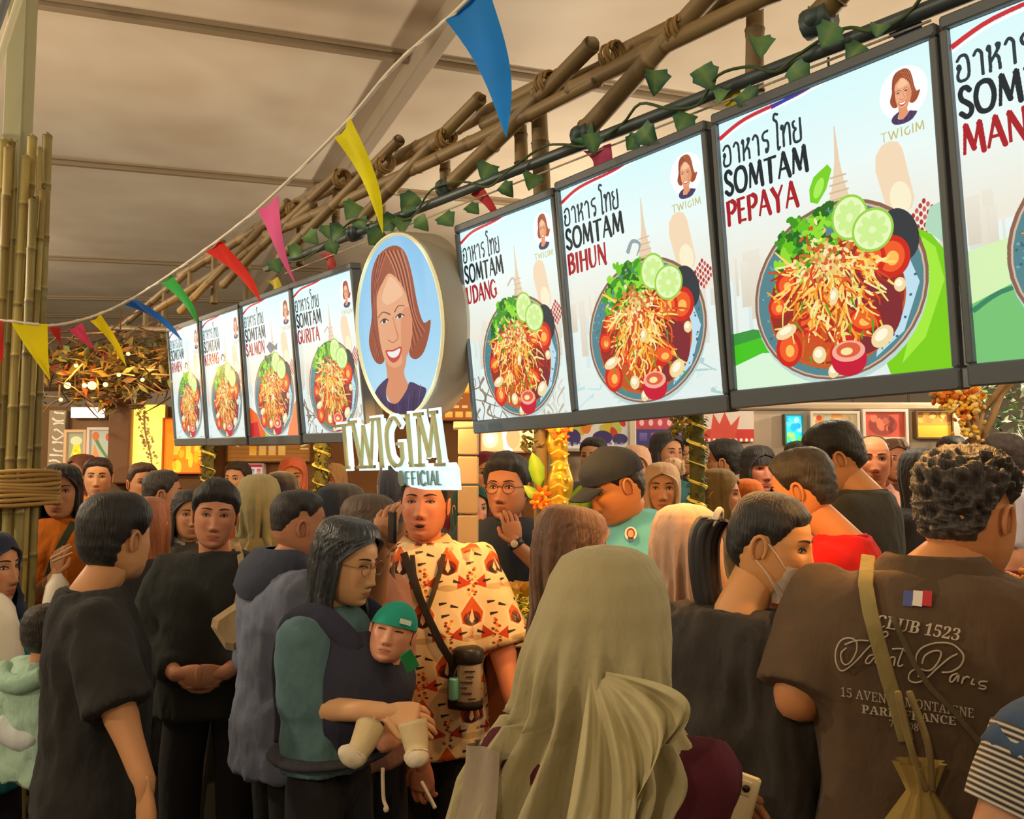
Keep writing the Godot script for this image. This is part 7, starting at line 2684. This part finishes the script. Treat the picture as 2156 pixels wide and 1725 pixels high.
func near_scarf(t: Node3D) -> void:
	# the big soft scarf: a hood, then long folds that fall down the back and gather on the right
	var b := MB.new()
	var prof := [[.168, .01, .01, .02], [.162, .05, .05, .07], [.146, .082, .076, .104], [.11, .104, .1, .132], [.06, .114, .112, .15], [0, .116, .116, .155], [-.06, .112, .118, .15], [-.11, .108, .12, .14], [-.15, .122, .126, .132], [-.2, .15, .14, .135], [-.26, .185, .15, .15], [-.34, .21, .155, .17], [-.46, .2, .155, .185], [-.62, .19, .155, .19], [-.8, .185, .155, .19]]
	var C := Vector3(0, 1.585, 0.015)
	var bx := Transform3D(Basis(), C)
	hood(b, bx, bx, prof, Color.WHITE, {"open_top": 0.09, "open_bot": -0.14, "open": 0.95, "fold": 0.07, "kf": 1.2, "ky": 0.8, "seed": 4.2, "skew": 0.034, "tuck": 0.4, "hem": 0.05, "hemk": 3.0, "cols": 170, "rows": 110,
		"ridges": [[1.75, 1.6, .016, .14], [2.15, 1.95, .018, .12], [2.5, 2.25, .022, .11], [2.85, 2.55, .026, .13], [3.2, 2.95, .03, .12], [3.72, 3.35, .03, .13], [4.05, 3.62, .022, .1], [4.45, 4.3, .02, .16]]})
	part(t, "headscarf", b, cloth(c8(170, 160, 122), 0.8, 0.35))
	# the end thrown over the right shoulder: it fans out from a pinch into soft folds
	b = MB.new()
	var inv := t.transform.affine_inverse()
	var edge := spline([pt(1404, 1552, 1.27), pt(1372, 1592, 1.25), pt(1338, 1650, 1.23), pt(1326, 1740, 1.22), pt(1300, 1850, 1.22), pt(1260, 1900, 1.22), pt(1205, 1890, 1.23), pt(1165, 1850, 1.24)], 8)
	var knot := pt(1262, 1432, 1.275)
	var R := []
	for j in 34:
		var f := j / 33.0
		var row := PackedVector3Array()
		for i in edge.size():
			var u := float(i) / (edge.size() - 1)
			var p := knot.lerp(edge[i], f) + Vector3(0.07 * (1.0 - u), 0.02 * (1.0 - u), 0) * sin(f * PI) * 0.9
			p += Vector3(0, 0, 1) * (0.03 * sin(f * PI * 0.8) + smoothstep(0.0, 0.4, f) * (0.014 * sin(u * 21.0 + f * 2.0) + 0.008 * sin(u * 43.0 - f * 4.0)))
			p += (edge[i] - knot).cross(Vector3(0, 0, 1)).normalized() * 0.03 * (u - 0.5) * (1.0 - f)
			row.append(inv * p)
		R.append(row)
	b.grid(R, false, Color.WHITE)
	part(t, "scarf_end", b, cloth(c8(186, 176, 134), 0.8, 0.35))
	# soft sheer shawl over the left shoulder
	b = MB.new()
	R = []
	for j in 26:
		var f := j / 25.0
		var row := PackedVector3Array()
		for i in 31:
			var a := lerpf(0.15, PI * 0.95, i / 30.0)
			var rr := lerpf(0.09, 0.15, smoothstep(0, 0.4, f)) + 0.008 * sin(i * 0.7 + f * 3.0)
			row.append(Vector3(0.15 + sin(a) * rr, lerpf(1.40, 0.7, f) - 0.02 * cos(a), -cos(a) * rr * 1.1 * -1.0 - 0.03))
		R.append(row)
	b.grid(R, false, Color.WHITE)
	part(t, "shawl", b, cloth(c8(150, 136, 116), 0.85, 0.4))
	# phone in the right hand
	var ph := thing("phone", "cream-cased phone held low in the hand beside the maroon sleeve", "phone", pt(1553, 1678, 1.70))
	ph.basis = Basis.from_euler(Vector3(-0.2, -0.15, -0.3))
	b = MB.new()
	b.box(Vector3(0, -0.02, 0), Vector3(0.068, 0.13, 0.01), Color.WHITE, Basis(), 0.004)
	part(ph, "case", b, M(c8(222, 204, 160), 0.4))
	b = MB.new()
	b.box(Vector3(-0.006, 0.02, 0.006), Vector3(0.05, 0.026, 0.003), Color.WHITE, Basis(), 0.001)
	var bump := part(ph, "camera_bump", b, M(c8(206, 188, 146), 0.35))
	for k in 3:
		b = MB.new()
		b.tube([Vector3(-0.022 + k * 0.016, 0.02, 0.006), Vector3(-0.022 + k * 0.016, 0.02, 0.0105)], [0.0045, 0.0045 + k * 0.0012], 14, Color.WHITE)
		part(bump, "lens", b, M(c8(40, 32, 28), 0.1))

func polo_prints(t: Node3D) -> void:
	var ink := c8(196, 184, 164)
	var b := MB.new()
	print_on(t, b, "CLUB 1523", 1842, 1320, 2018, 1350, 26, true, 0.25)
	print_on(t, b, "15 AVENUE MONTAIGNE", 1770, 1466, 2050, 1512, 20, false)
	print_on(t, b, "PARIS FRANCE", 1814, 1502, 2012, 1528, 18, true)
	print_on(t, b, "75 008", 1872, 1530, 1934, 1540, 15, false)
	part(tops[t], "print", b, M(ink, 0.8))
	b = MB.new()
	var S := [
		[300, 790, 245, 840, 250, 920, 290, 960, 350, 920, 400, 820, 400, 730, 340, 690, 250, 710, 195, 800, 190, 920, 230, 1010, 290, 1010, 400, 920, 480, 830, 560, 750],
		[285, 755, 400, 715, 525, 718], [645, 645, 700, 625, 716, 660, 668, 690],
		[580, 860, 530, 870, 490, 930, 530, 945, 590, 880, 592, 945], [660, 900, 640, 950], [705, 880, 692, 962], [700, 930, 750, 885, 788, 890, 776, 970], [875, 790, 820, 940, 832, 975, 872, 958], [760, 800, 860, 800, 915, 842],
		[1060, 950, 1090, 870, 1180, 820, 1250, 830, 1240, 900, 1180, 990, 1110, 1020, 1020, 980, 1000, 880, 1060, 790, 1200, 740, 1360, 750, 1460, 830, 1480, 900, 1440, 980, 1350, 1030, 1260, 1035],
		[1420, 850, 1340, 890, 1220, 990, 1100, 1100, 1000, 1140, 930, 1110, 940, 1040, 1010, 1000, 1060, 1040, 1020, 1080],
		[1420, 1045, 1360, 1070, 1340, 1120, 1370, 1130, 1430, 1060, 1420, 1130], [1482, 1080, 1460, 1150], [1470, 1110, 1510, 1080, 1542, 1090], [1580, 1100, 1560, 1150, 1594, 1160], [1722, 1130, 1650, 1130, 1640, 1160, 1700, 1180, 1690, 1205, 1630, 1195]]
	for s in S:
		var pts := []
		for k in range(0, s.size(), 2):
			pts.append(on_cloth(t, 1720 + s[k] / 4.79, 1200 + s[k + 1] / 4.79, 0.009))
		b.tube(spline(pts, 4), 0.0017, 5, Color.WHITE)
	part(tops[t], "script_print", b, M(ink, 0.8))
	b = MB.new()
	for k in 3:
		var x0 := 1903.0 + k * 20
		var P := PackedVector3Array()
		for q in [[x0, 1243], [x0 + 20, 1245], [x0 + 18, 1278], [x0 - 3, 1275]]:
			P.append(on_cloth(t, q[0], q[1], 0.01))
		b.put(P, PackedInt32Array([0, 1, 2, 0, 2, 3]), [c8(84, 90, 150), c8(226, 216, 204), c8(190, 52, 60)][k], PackedVector2Array(), false)
	part(tops[t], "flag_patch", b, M(Color.WHITE, 0.8, {"vc": true}))
	strap_on(t, "bag_strap", [[1828, 1172], [1822, 1230], [1832, 1290], [1848, 1350], [1870, 1430], [1892, 1500], [1908, 1560]], 0.0135, c8(150, 136, 88), 0.014)
	strap_on(t, "thin_strap", [[1880, 1300], [1900, 1345], [1926, 1400], [1960, 1450], [2010, 1500], [2060, 1560], [2120, 1620]], 0.005, c8(96, 86, 62), 0.012)
	# tan bag hanging at the hip
	var bag := thing("canvas_bag", "tan canvas bag with gathered top hanging behind the polo shirt's hip", "bag", t.transform * (on_cloth(t, 1940, 1715, 0.05)) - Vector3(0, 0.2, 0))
	b = MB.new()
	var R := []
	for e in [[0.0, .03, .02], [.02, .075, .045], [.1, .085, .055], [.18, .06, .04], [.24, .022, .018], [.262, .03, .024], [.29, .042, .03]]:
		var ring := PackedVector3Array()
		for i in 36:
			var a := TAU * i / 36
			var w: float = 1.0 + 0.14 * sin(a * 9 + e[0] * 10)
			ring.append(Vector3(cos(a) * e[1] * w, e[0], sin(a) * e[2] * w))
		R.append(ring)
	b.grid(R, true, Color.WHITE, true, false)
	part(bag, "sack", b, cloth(c8(176, 150, 84)))
	b = MB.new()
	b.tube(spline([Vector3(0, .25, .02), Vector3(-.03, .33, .03), Vector3(-.05, .42, .035)], 4), 0.006, 6, Color.WHITE)
	b.tube(spline([Vector3(.01, .25, .02), Vector3(.0, .33, .035), Vector3(-.03, .42, .035)], 4), 0.006, 6, Color.WHITE)
	part(bag, "drawstring", b, cloth(c8(150, 132, 84)))

func ponytail(t: Node3D) -> void:
	var hb := Basis.from_euler(Vector3(deg_to_rad(12), deg_to_rad(-76), 0))
	var C := Vector3(-0.05, 1.57, .05)
	var xf := Transform3D(hb, C)
	var b := MB.new()
	var root := xf * Vector3(0.0, 0.03, -0.115)
	var pts := spline([root, root + hb * Vector3(0, 0.0, -0.03), root + hb * Vector3(0.0, -0.05, -0.045), root + hb * Vector3(0, -0.13, -0.03) , root + hb * Vector3(0, -0.21, 0.0), root + hb * Vector3(0, -0.27, 0.02)], 5)
	var R := []
	var cs := PackedColorArray()
	for k in pts.size():
		var f := float(k) / (pts.size() - 1)
		var ring := PackedVector3Array()
		for i in 40:
			var a := TAU * i / 40
			var r := lerpf(0.018, 0.036, smoothstep(0, 0.25, f)) * lerpf(1.0, 0.35, smoothstep(0.75, 1.0, f)) * (1.0 + 0.1 * sin(i * 2.4 + f * 2.0) + 0.06 * sin(i * 5.1))
			ring.append(pts[k] + hb * Vector3(cos(a) * r * 1.05, 0, sin(a) * r))
			cs.append(c8(36, 34, 33).lightened(0.06 * (0.5 + 0.5 * sin(i * 2.4))))
		R.append(ring)
	b.grid(R, true, cs, true, true)
	var tail := part(t, "ponytail", b, M(Color.WHITE, 0.45, {"vc": true, "sheen": 0.2}))
	b = MB.new()
	var ring := []
	for k in 17:
		var a := TAU * k / 16
		ring.append(root + hb * Vector3(cos(a) * 0.026, sin(a) * 0.026, -0.022))
	b.tube(ring, 0.008, 8, Color.WHITE)
	part(tail, "hair_tie", b, M(c8(226, 214, 196), 0.7))
	# face mask with ear loops
	b = MB.new()
	R = []
	for j in 11:
		var y := lerpf(-0.03, -0.122, j / 10.0)
		var row := PackedVector3Array()
		for i in 21:
			var x := lerpf(-0.064, 0.064, i / 20.0) * lerpf(1.0, 0.86, j / 10.0)
			var rr := row_at(HEAD, maxf(y, -0.1))
			var u := clampf(absf(x) / rr.x, 0, 0.97)
			var z := rr.y * pow(1.0 - pow(u, 2.3), 1 / 2.3) + 0.014 * bell(x, 0, 0.03) * (1.0 - j / 14.0) + 0.007 + 0.0015 * sin(j * 2.2)
			row.append(xf * Vector3(x, y, z))
		R.append(row)
	b.grid(R, false, Color.WHITE)
	var mask := part(t, "face_mask", b, cloth(c8(222, 200, 178), 0.9, 0.1))
	for s in [-1.0, 1.0]:
		b = MB.new()
		b.tube(spline([xf * Vector3(s * 0.062, -0.036, 0.052), xf * Vector3(s * 0.078, 0.0, 0.022), xf * Vector3(s * 0.082, 0.024, -0.01)], 4), 0.0016, 5, Color.WHITE)
		b.tube(spline([xf * Vector3(s * 0.052, -0.105, 0.05), xf * Vector3(s * 0.074, -0.06, 0.02), xf * Vector3(s * 0.08, -0.03, -0.014)], 4), 0.0016, 5, Color.WHITE)
		part(mask, "ear_loop", b, M(c8(230, 216, 200), 0.7))

func glasses(t: Node3D, hs: float, C: Vector3, hy: float, hp: float, col := Color(0.12, 0.11, 0.1)) -> void:
	var xf := Transform3D(Basis.from_euler(Vector3(deg_to_rad(hp), deg_to_rad(hy), 0)).scaled(Vector3.ONE * hs), C)
	var b := MB.new()
	for s in [-1.0, 1.0]:
		var ring := []
		for k in 21:
			var a := TAU * k / 20
			ring.append(xf * Vector3(s * 0.033 + cos(a) * 0.024, 0.006 + sin(a) * 0.021, 0.094 - 0.006 * absf(cos(a))))
		b.tube(ring, 0.0015, 6, Color.WHITE)
		b.tube([xf * Vector3(s * 0.057, 0.01, 0.09), xf * Vector3(s * 0.078, 0.012, 0.03), xf * Vector3(s * 0.08, 0.004, -0.015)], 0.0015, 5, Color.WHITE)
	b.tube([xf * Vector3(-0.01, 0.01, 0.094), xf * Vector3(0, 0.013, 0.098), xf * Vector3(0.01, 0.01, 0.094)], 0.0015, 5, Color.WHITE)
	part(t, "glasses", b, M(col, 0.3, {"metal": 0.4}))

func cap(t: Node3D, hs: float, C: Vector3, hy: float, hp: float) -> void:
	var xf := Transform3D(Basis.from_euler(Vector3(deg_to_rad(hp), deg_to_rad(hy), 0)).scaled(Vector3.ONE * hs), C)
	var b := MB.new()
	var R := []
	for j in 12:
		var v := j / 11.0
		var y := lerpf(0.146, 0.034, v * v * 0.55 + v * 0.45)
		var k := sin(minf(1.0, v * 1.15 + 0.02) * PI / 2)
		var ring := PackedVector3Array()
		for i in 40:
			var a := TAU * i / 40
			ring.append(xf * Vector3(sin(a) * 0.089 * k, y + 0.012 * cos(a) * v, cos(a) * (0.108 if cos(a) > 0 else 0.116) * k - 0.002))
		R.append(ring)
	b.grid(R, true, Color.WHITE, true, false)
	var crown := part(t, "cap", b, cloth(c8(44, 50, 60)))
	b = MB.new()
	for off in [0.0, -0.004]:
		R = []
		for j in 8:
			var v := j / 7.0
			var row := PackedVector3Array()
			for i in 17:
				var u := i / 8.0 - 1.0
				row.append(xf * Vector3(u * lerpf(0.08, 0.062, v), 0.046 - 0.018 * u * u - 0.02 * v + off, lerpf(0.106 * sqrt(1.0 - 0.55 * u * u), 0.106 + 0.066 * sqrt(maxf(0.0, 1.0 - 0.9 * u * u)), v)))
			R.append(row)
		b.grid(R, false, Color.WHITE)
	part(crown, "peak", b, cloth(c8(40, 46, 56)))
	b = MB.new()
	for k in 5:
		b.box(xf * Vector3(-0.024 + k * 0.012, 0.084, 0.099 - absf(k - 2) * 0.002), Vector3(0.008, 0.006, 0.004), Color.WHITE, xf.basis.orthonormalized())
	part(crown, "stitching", b, M(c8(226, 226, 220), 0.7))

func badge(t: Node3D, px: float, py: float) -> void:
	var cols := [c8(206, 220, 226), c8(130, 66, 40), c8(226, 160, 120), c8(80, 60, 90)]
	var b := MB.new()
	for e in [[0, 0, 13, 15, 0], [0, -1, 9, 11, 1], [0, 0, 6, 8, 2], [0, 10, 7, 3, 3]]:
		var P := PackedVector3Array([on_cloth(t, px + e[0], py + e[1], 0.008 + 0.001 * e[4])])
		var I := PackedInt32Array()
		for k in 14:
			P.append(on_cloth(t, px + e[0] + cos(TAU * k / 14) * e[2], py + e[1] + sin(TAU * k / 14) * e[3], 0.008 + 0.001 * e[4]))
			I.append_array(PackedInt32Array([0, 1 + k, 1 + (k + 1) % 14]))
		b.put(P, I, cols[e[4]], PackedVector2Array(), false)
	part(tops[t], "chest_badge", b, M(Color.WHITE, 0.8, {"vc": true}))

func mother_extras(t: Node3D) -> void:
	glasses(t, 1.03, Vector3(0, 1.57, .05), 0.0, 12.0, c8(150, 110, 96))
	# baby in a navy carrier on her chest
	var navy := cloth(c8(54, 56, 72), 0.9, 0.2)
	var inv := t.transform.affine_inverse()
	var car := thing("baby_carrier", "navy cloth baby carrier worn on the chest over a teal T-shirt", "baby carrier", t.transform * Vector3(0, 0.95, 0.16))
	var b := MB.new()
	var R := []
	# the pouch: a swelling panel from chest to waist
	for j in 22:
		var f := j / 21.0
		var y := lerpf(1.385, 1.04, f)
		var bulge := 0.09 + 0.11 * sin(f * PI * 0.86 + 0.25)
		var row := PackedVector3Array()
		for i in 31:
			var a := lerpf(-1.5, 1.5, i / 30.0)
			var w := lerpf(0.125, 0.165, smoothstep(0.0, 0.4, f)) * lerpf(1.0, 0.8, smoothstep(0.7, 1.0, f))
			var wr := 0.004 * sin(f * 16 + a * 3.0)
			row.append(t.transform * Vector3(sin(a) * w, y, 0.07 + cos(a) * (bulge + wr)))
		R.append(row)
	b.grid(R, false, Color.WHITE)
	part(car, "pouch", b, navy, true)
	b = MB.new()
	for sd in [-1.0, 1.0]:
		var pts := spline([Vector3(sd * .1, 1.33, .15), Vector3(sd * .112, 1.39, .1), Vector3(sd * .11, 1.43, .02), Vector3(sd * .1, 1.4, -.075), Vector3(sd * .06, 1.27, -.135), Vector3(sd * .04, 1.12, -.135), Vector3(sd * .04, 1.03, -.135)], 5)
		var wp := []
		for p in pts:
			wp.append(t.transform * p)
		b.tube(wp, 0.03, 10, Color.WHITE, true, 0.42, Vector3(0, 0.3, 1))
	part(car, "shoulder_strap", b, navy, true)
	b = MB.new()
	b.box(pt(862, 1392, 2.2), Vector3(0.034, 0.05, 0.006), Color.WHITE, Basis.from_euler(Vector3(0, 0.5, 0.5)), 0.002)
	part(car, "green_tag", b, cloth(c8(40, 130, 70)), true)
	b = MB.new()
	var belt := []
	for k in 33:
		var a := TAU * k / 32
		belt.append(t.transform * Vector3(sin(a) * .18, 1.02, cos(a) * .15 + .01))
	b.tube(belt, 0.03, 8, Color.WHITE, true, 0.4, Vector3.UP)
	part(car, "waist_belt", b, cloth(c8(64, 66, 74)), true)
	b = MB.new()
	b.tube(spline([pt(806, 1618, 2.2), pt(806, 1650, 2.18), pt(808, 1685, 2.18), pt(814, 1700, 2.17)], 3), 0.0045, 6, Color.WHITE)
	b.ball(pt(813, 1704, 2.17), Vector3(.007, .008, .006), Color.WHITE)
	part(car, "white_cord", b, M(c8(206, 192, 170), 0.8), true)
	# the baby
	var baby := thing("person", "sleeping baby in a teal knitted hat, tucked in the navy carrier", "person", t.transform * Vector3(0.02, 1.0, 0.2), t.rotation.y)
	baby.scale = t.scale
	var C: Vector3 = baby.transform.affine_inverse() * pt(826, 1334, 2.34)
	var hb := Basis.from_euler(Vector3(deg_to_rad(-14), deg_to_rad(-64), deg_to_rad(-14)))
	var xf := Transform3D(hb.scaled(Vector3(0.86, 0.72, 0.78)), C)
	b = MB.new()
	head(b, xf, c8(226, 160, 126), {"eyes": 0.12, "lips": 0.5, "brows": 0.2})
	b.tube(spline([C + Vector3(0, -0.05, -0.01), C + Vector3(0, -0.12, -0.02), C + Vector3(0, -0.26, -0.02), C + Vector3(0, -0.33, 0)], 3), [.036, .038, .04, .042, .044, .045, .045, .045, .04, .03], 12, c8(226, 160, 126))
	part(baby, "body", b, M(Color.WHITE, 0.5, {"vc": true, "sss": 0.12}))
	b = MB.new()
	R = []
	for j in 16:
		var v := j / 15.0
		var y := lerpf(0.128, 0.026, v)
		var k := sqrt(maxf(0.0, 1.0 - pow(clampf((y - 0.02) / 0.11, 0, 1), 2.0)))
		var ring := PackedVector3Array()
		for i in 40:
			var a := TAU * i / 40
			var w := 1.0 + 0.012 * sin(a * 20)
			ring.append(xf * Vector3(sin(a) * 0.086 * k * w, y + 0.002 * sin(a * 20), cos(a) * (0.1 if cos(a) > 0 else 0.112) * k * w))
		R.append(ring)
	b.grid(R, true, Color.WHITE, true, false)
	var kh := part(baby, "knitted_hat", b, cloth(c8(44, 160, 140), 0.95, 0.3))
	b = MB.new()
	b.box(xf * Vector3(0.045, 0.05, 0.096), Vector3(0.034, 0.014, 0.003), Color.WHITE, hb * Basis(Vector3.UP, 0.4))
	part(kh, "hat_label", b, M(c8(226, 236, 220), 0.8))
	var binv := baby.transform.affine_inverse()
	for e in [[[780, 1530, 2.12], [762, 1570, 2.08], [745, 1594, 2.06], [716, 1580, 2.04]], [[868, 1520, 2.12], [876, 1570, 2.1], [878, 1594, 2.08], [886, 1606, 2.06]]]:
		b = MB.new()
		var q := []
		for p in e:
			q.append(binv * pt(p[0], p[1], p[2]))
		b.tube(spline([q[0], q[1], q[2]], 4), [.04, .038, .036, .034, .032, .03, .03, .029, .028], 12, Color.WHITE)
		part(baby, "legging", b, cloth(c8(226, 206, 160)))
		b = MB.new()
		b.tube(spline([q[2] + (q[1] - q[2]) * 0.3, q[2], q[2].lerp(q[3], 0.5), q[3]], 4), [.03, .032, .034, .034, .034, .032, .031, .03, .028, .025, .02, .016, .01], 12, Color.WHITE, true, 0.85)
		part(baby, "sock", b, cloth(c8(236, 224, 196)))

func man_extras(t: Node3D) -> void:
	var inner := MB.new()
	inner.tube([Vector3(0, 1.40, .06), Vector3(0, 1.34, .105), Vector3(0, 1.28, .135)], [.07, .075, .02], 14, Color.WHITE, true, 0.3, Vector3(0, 0.4, 1))
	part(t, "undershirt", inner, cloth(c8(226, 214, 196)))
	strap_on(t, "lanyard", [[868, 1170], [872, 1210], [884, 1250], [898, 1290]], 0.0085, c8(52, 48, 46), 0.016)
	strap_on(t, "lanyard", [[934, 1168], [926, 1205], [912, 1250], [898, 1290]], 0.0085, c8(76, 66, 50), 0.016)
	strap_on(t, "bottle_sling", [[850, 1165], [862, 1200], [884, 1260], [906, 1310], [930, 1360], [955, 1400]], 0.013, c8(46, 42, 42), 0.02)
	var at := t.transform * on_cloth(t, 985, 1484, 0.05)
	var d := -at.z
	var k := d / F
	var bt := thing("drink_bottle", "clear drink bottle in a black sling hanging on the patterned shirt", "bottle", at)
	var b := MB.new()
	b.tube([Vector3(0, .0, 0), Vector3(0, .004, 0), Vector3(0, 82 * k, 0), Vector3(0, 90 * k, 0)], [.024, 31 * k * 0.9, 31 * k * 0.9, 26 * k * 0.9], 20, Color.WHITE)
	var bb := part(bt, "bottle_body", b, M(c8(196, 184, 160), 0.15, {"spec": 0.6}))
	b = MB.new()
	b.tube([Vector3(0, 86 * k, 0), Vector3(0, 92 * k, 0), Vector3(0, 112 * k, 0), Vector3(0, 118 * k, 0)], [30 * k, 33 * k, 32 * k, 22 * k], 20, Color.WHITE)
	part(bt, "lid", b, M(c8(40, 38, 38), 0.4))
	b = MB.new()
	b.tube([Vector3(-16 * k, -.01, -.012), Vector3(-18 * k, 90 * k, -.012)], 26 * k, 16, Color.WHITE)
	b.tube([Vector3(0, -.008, 0), Vector3(0, .018, 0)], 31 * k, 20, Color.WHITE)
	part(bt, "sling_sleeve", b, cloth(c8(44, 42, 42)))
	b = MB.new()
	for j in 6:
		b.box(Vector3(rn(-12, 12) * k, (18 + j * 11) * k, 29 * k), Vector3(rn(10, 26) * k, 3 * k, 0.002), Color.WHITE)
	part(bb, "bottle_print", b, M(c8(90, 66, 48), 0.7))
	var fo := thing("key_fob", "turquoise capsule fob clipped beside the drink bottle", "fob", t.transform * on_cloth(t, 955, 1474, 0.06))
	b = MB.new()
	b.tube([Vector3(0, 0, 0), Vector3(0, .006, 0), Vector3(0, 40 * k, 0), Vector3(0, 44 * k, 0)], [8 * k, 11 * k, 11 * k, 8 * k], 14, Color.WHITE)
	part(fo, "capsule", b, M(c8(120, 206, 190), 0.35))
	b = MB.new()
	b.tube(spline([Vector3(0, 42 * k, 0), Vector3(4 * k, 58 * k, .004), Vector3(12 * k, 72 * k, 0)], 3), 0.0025, 6, Color.WHITE)
	part(fo, "clip_ring", b, M(c8(150, 146, 140), 0.3, {"metal": 0.8}))
	b = MB.new()
	b.tube([pt(888, 1648, 2.6), pt(916, 1702, 2.52)], 0.006, 8, Color.WHITE)
	solo("white_stick", "thin white stick held in the lowered hand below the patterned shirt", "stick", b, M(c8(226, 216, 196), 0.6))

func child() -> void:
	var t := person({"label": "small child with dark hair in a mint hooded jacket, held at the left edge", "px": 100, "py": 1336, "d": 2.42, "yaw": 150, "s": 0.52, "hs": 1.22, "no_shoes": true, "cell": 0.024, "hair": {"col": c8(50, 44, 40), "thick": 0.016}, "top": {"name": "hooded_jacket", "col": c8(170, 204, 184), "sleeve": 1.9, "amp": 0.016, "loose": 0.045, "hem": 0.86, "fx": 5.0}, "legs": {"sit": true, "col": c8(180, 176, 170)}, "arms": [[Vector3(.27, 1.13, .1), Vector3(.2, 1.02, .3), Vector3(0, -.3, 1), Vector3(-1, 0, 0), 0.5], "front"]})
	var b := MB.new()
	b.tube(spline([Vector3(.17, 1.4, -.1), Vector3(.08, 1.36, -.16), Vector3(-.08, 1.36, -.16), Vector3(-.17, 1.4, -.1)], 4), 0.05, 10, Color.WHITE)
	part(tops[t], "hood", b, cloth(c8(160, 196, 176)))
	for e in [[30, 1545, 2.36, c8(206, 214, 216)], [95, 1552, 2.4, c8(60, 130, 160)]]:
		b = MB.new()
		var p := pt(e[0], e[1], e[2])
		b.tube(spline([p + Vector3(-.05, .02, 0), p, p + Vector3(.05, -.01, .02), p + Vector3(.08, .0, .03)], 3), [.03, .032, .034, .036, .036, .034, .03, .026, .02, .012], 10, Color.WHITE)
		part(t, "sock", b, cloth(e[3]), true)

func striped() -> void:
	# a shoulder and arm at the lower right corner: striped sleeve under a denim waistcoat
	var t := person({"label": "person in a striped short sleeve and blue denim waistcoat at the lower right corner", "px": 2375, "py": 1290, "d": 1.36, "yaw": 186, "cell": 0.016, "wide": 1.15, "skin": c8(206, 150, 112), "hair": {"col": c8(40, 36, 34)}, "top": {"name": "waistcoat", "col": c8(66, 84, 112), "sleeve": 0.12, "hem": 0.8, "amp": 0.006, "loose": 0.02}, "arms": [[Vector3(.3, 1.13, -.02), Vector3(.27, .9, .12), Vector3(-.2, -.6, .7), Vector3(-1, 0, 0), 0.4], "front"], "legs": {"col": c8(52, 60, 80)}})
	var b := MB.new()
	var S := Vector3(.163 * 1.15, 1.368, -.008)
	var E := Vector3(.3, 1.13, -.02)
	var R := []
	var cs := PackedColorArray()
	for k in 57:
		var f := k / 56.0 * 0.48 - 0.04
		var p := S.lerp(E, f)
		var d := (E - S).normalized()
		var x := d.cross(Vector3(0, 0, 1)).normalized()
		var y := d.cross(x)
		var ring := PackedVector3Array()
		for i in 28:
			var a := TAU * i / 28
			var r := lerpf(.075, .07, f) + 0.0025 * sin(a * 3 + f * 9)
			ring.append(p + (x * cos(a) + y * sin(a)) * r)
			cs.append(c8(52, 50, 48) if k % 4 < 2 else c8(196, 188, 174))
		R.append(ring)
	b.grid(R, true, cs, true, false)
	part(tops[t], "striped_sleeve", b, M(Color.WHITE, 0.9, {"vc": true, "sheen": 0.15}))

func things_held() -> void:
	var b := MB.new()
	for e in [[[106, 1176], [150, 1152]], [[110, 1182], [152, 1164]]]:
		b = MB.new()
		b.tube([pt(e[0][0], e[0][1], 4.12), pt(e[1][0], e[1][1], 4.1)], 0.004, 6, Color.WHITE)
		solo("chopstick", "pale chopstick held up beside the orange shirt", "chopstick", b, M(c8(226, 200, 150), 0.6), "chopsticks in one hand")
	# white food bag under the chopsticks
	b = MB.new()
	var c := pt(118, 1250, 4.1)
	b.tube([c + Vector3(0, -.1, 0), c + Vector3(0, -.06, 0), c + Vector3(0.005, .04, 0), c + Vector3(0, .09, 0)], [.04, .06, .05, .02], 14, Color.WHITE)
	solo("white_food_bag", "crumpled white food bag below the chopsticks", "bag", b, M(c8(222, 214, 196), 0.6))
	# the beige cross-body bag
	b = MB.new()
	c = pt(500, 1316, 2.98)
	b.box(c, Vector3(0.15, 0.13, 0.05), Color.WHITE, Basis(Vector3.BACK, 0.6), 0.02)
	solo("cross_body_bag", "beige cross-body bag at the clasped hands of the black top", "bag", b, cloth(c8(176, 152, 116)))
	# phone lifted to a face
	b = MB.new()
	b.box(pt(826, 1110, 2.47), Vector3(0.01, 0.09, 0.05), Color.WHITE, Basis(Vector3.UP, 0.5), 0.004)
	solo("dark_phone", "dark phone held up beside the patterned shirt wearer's face", "phone", b, M(c8(36, 34, 34), 0.3))
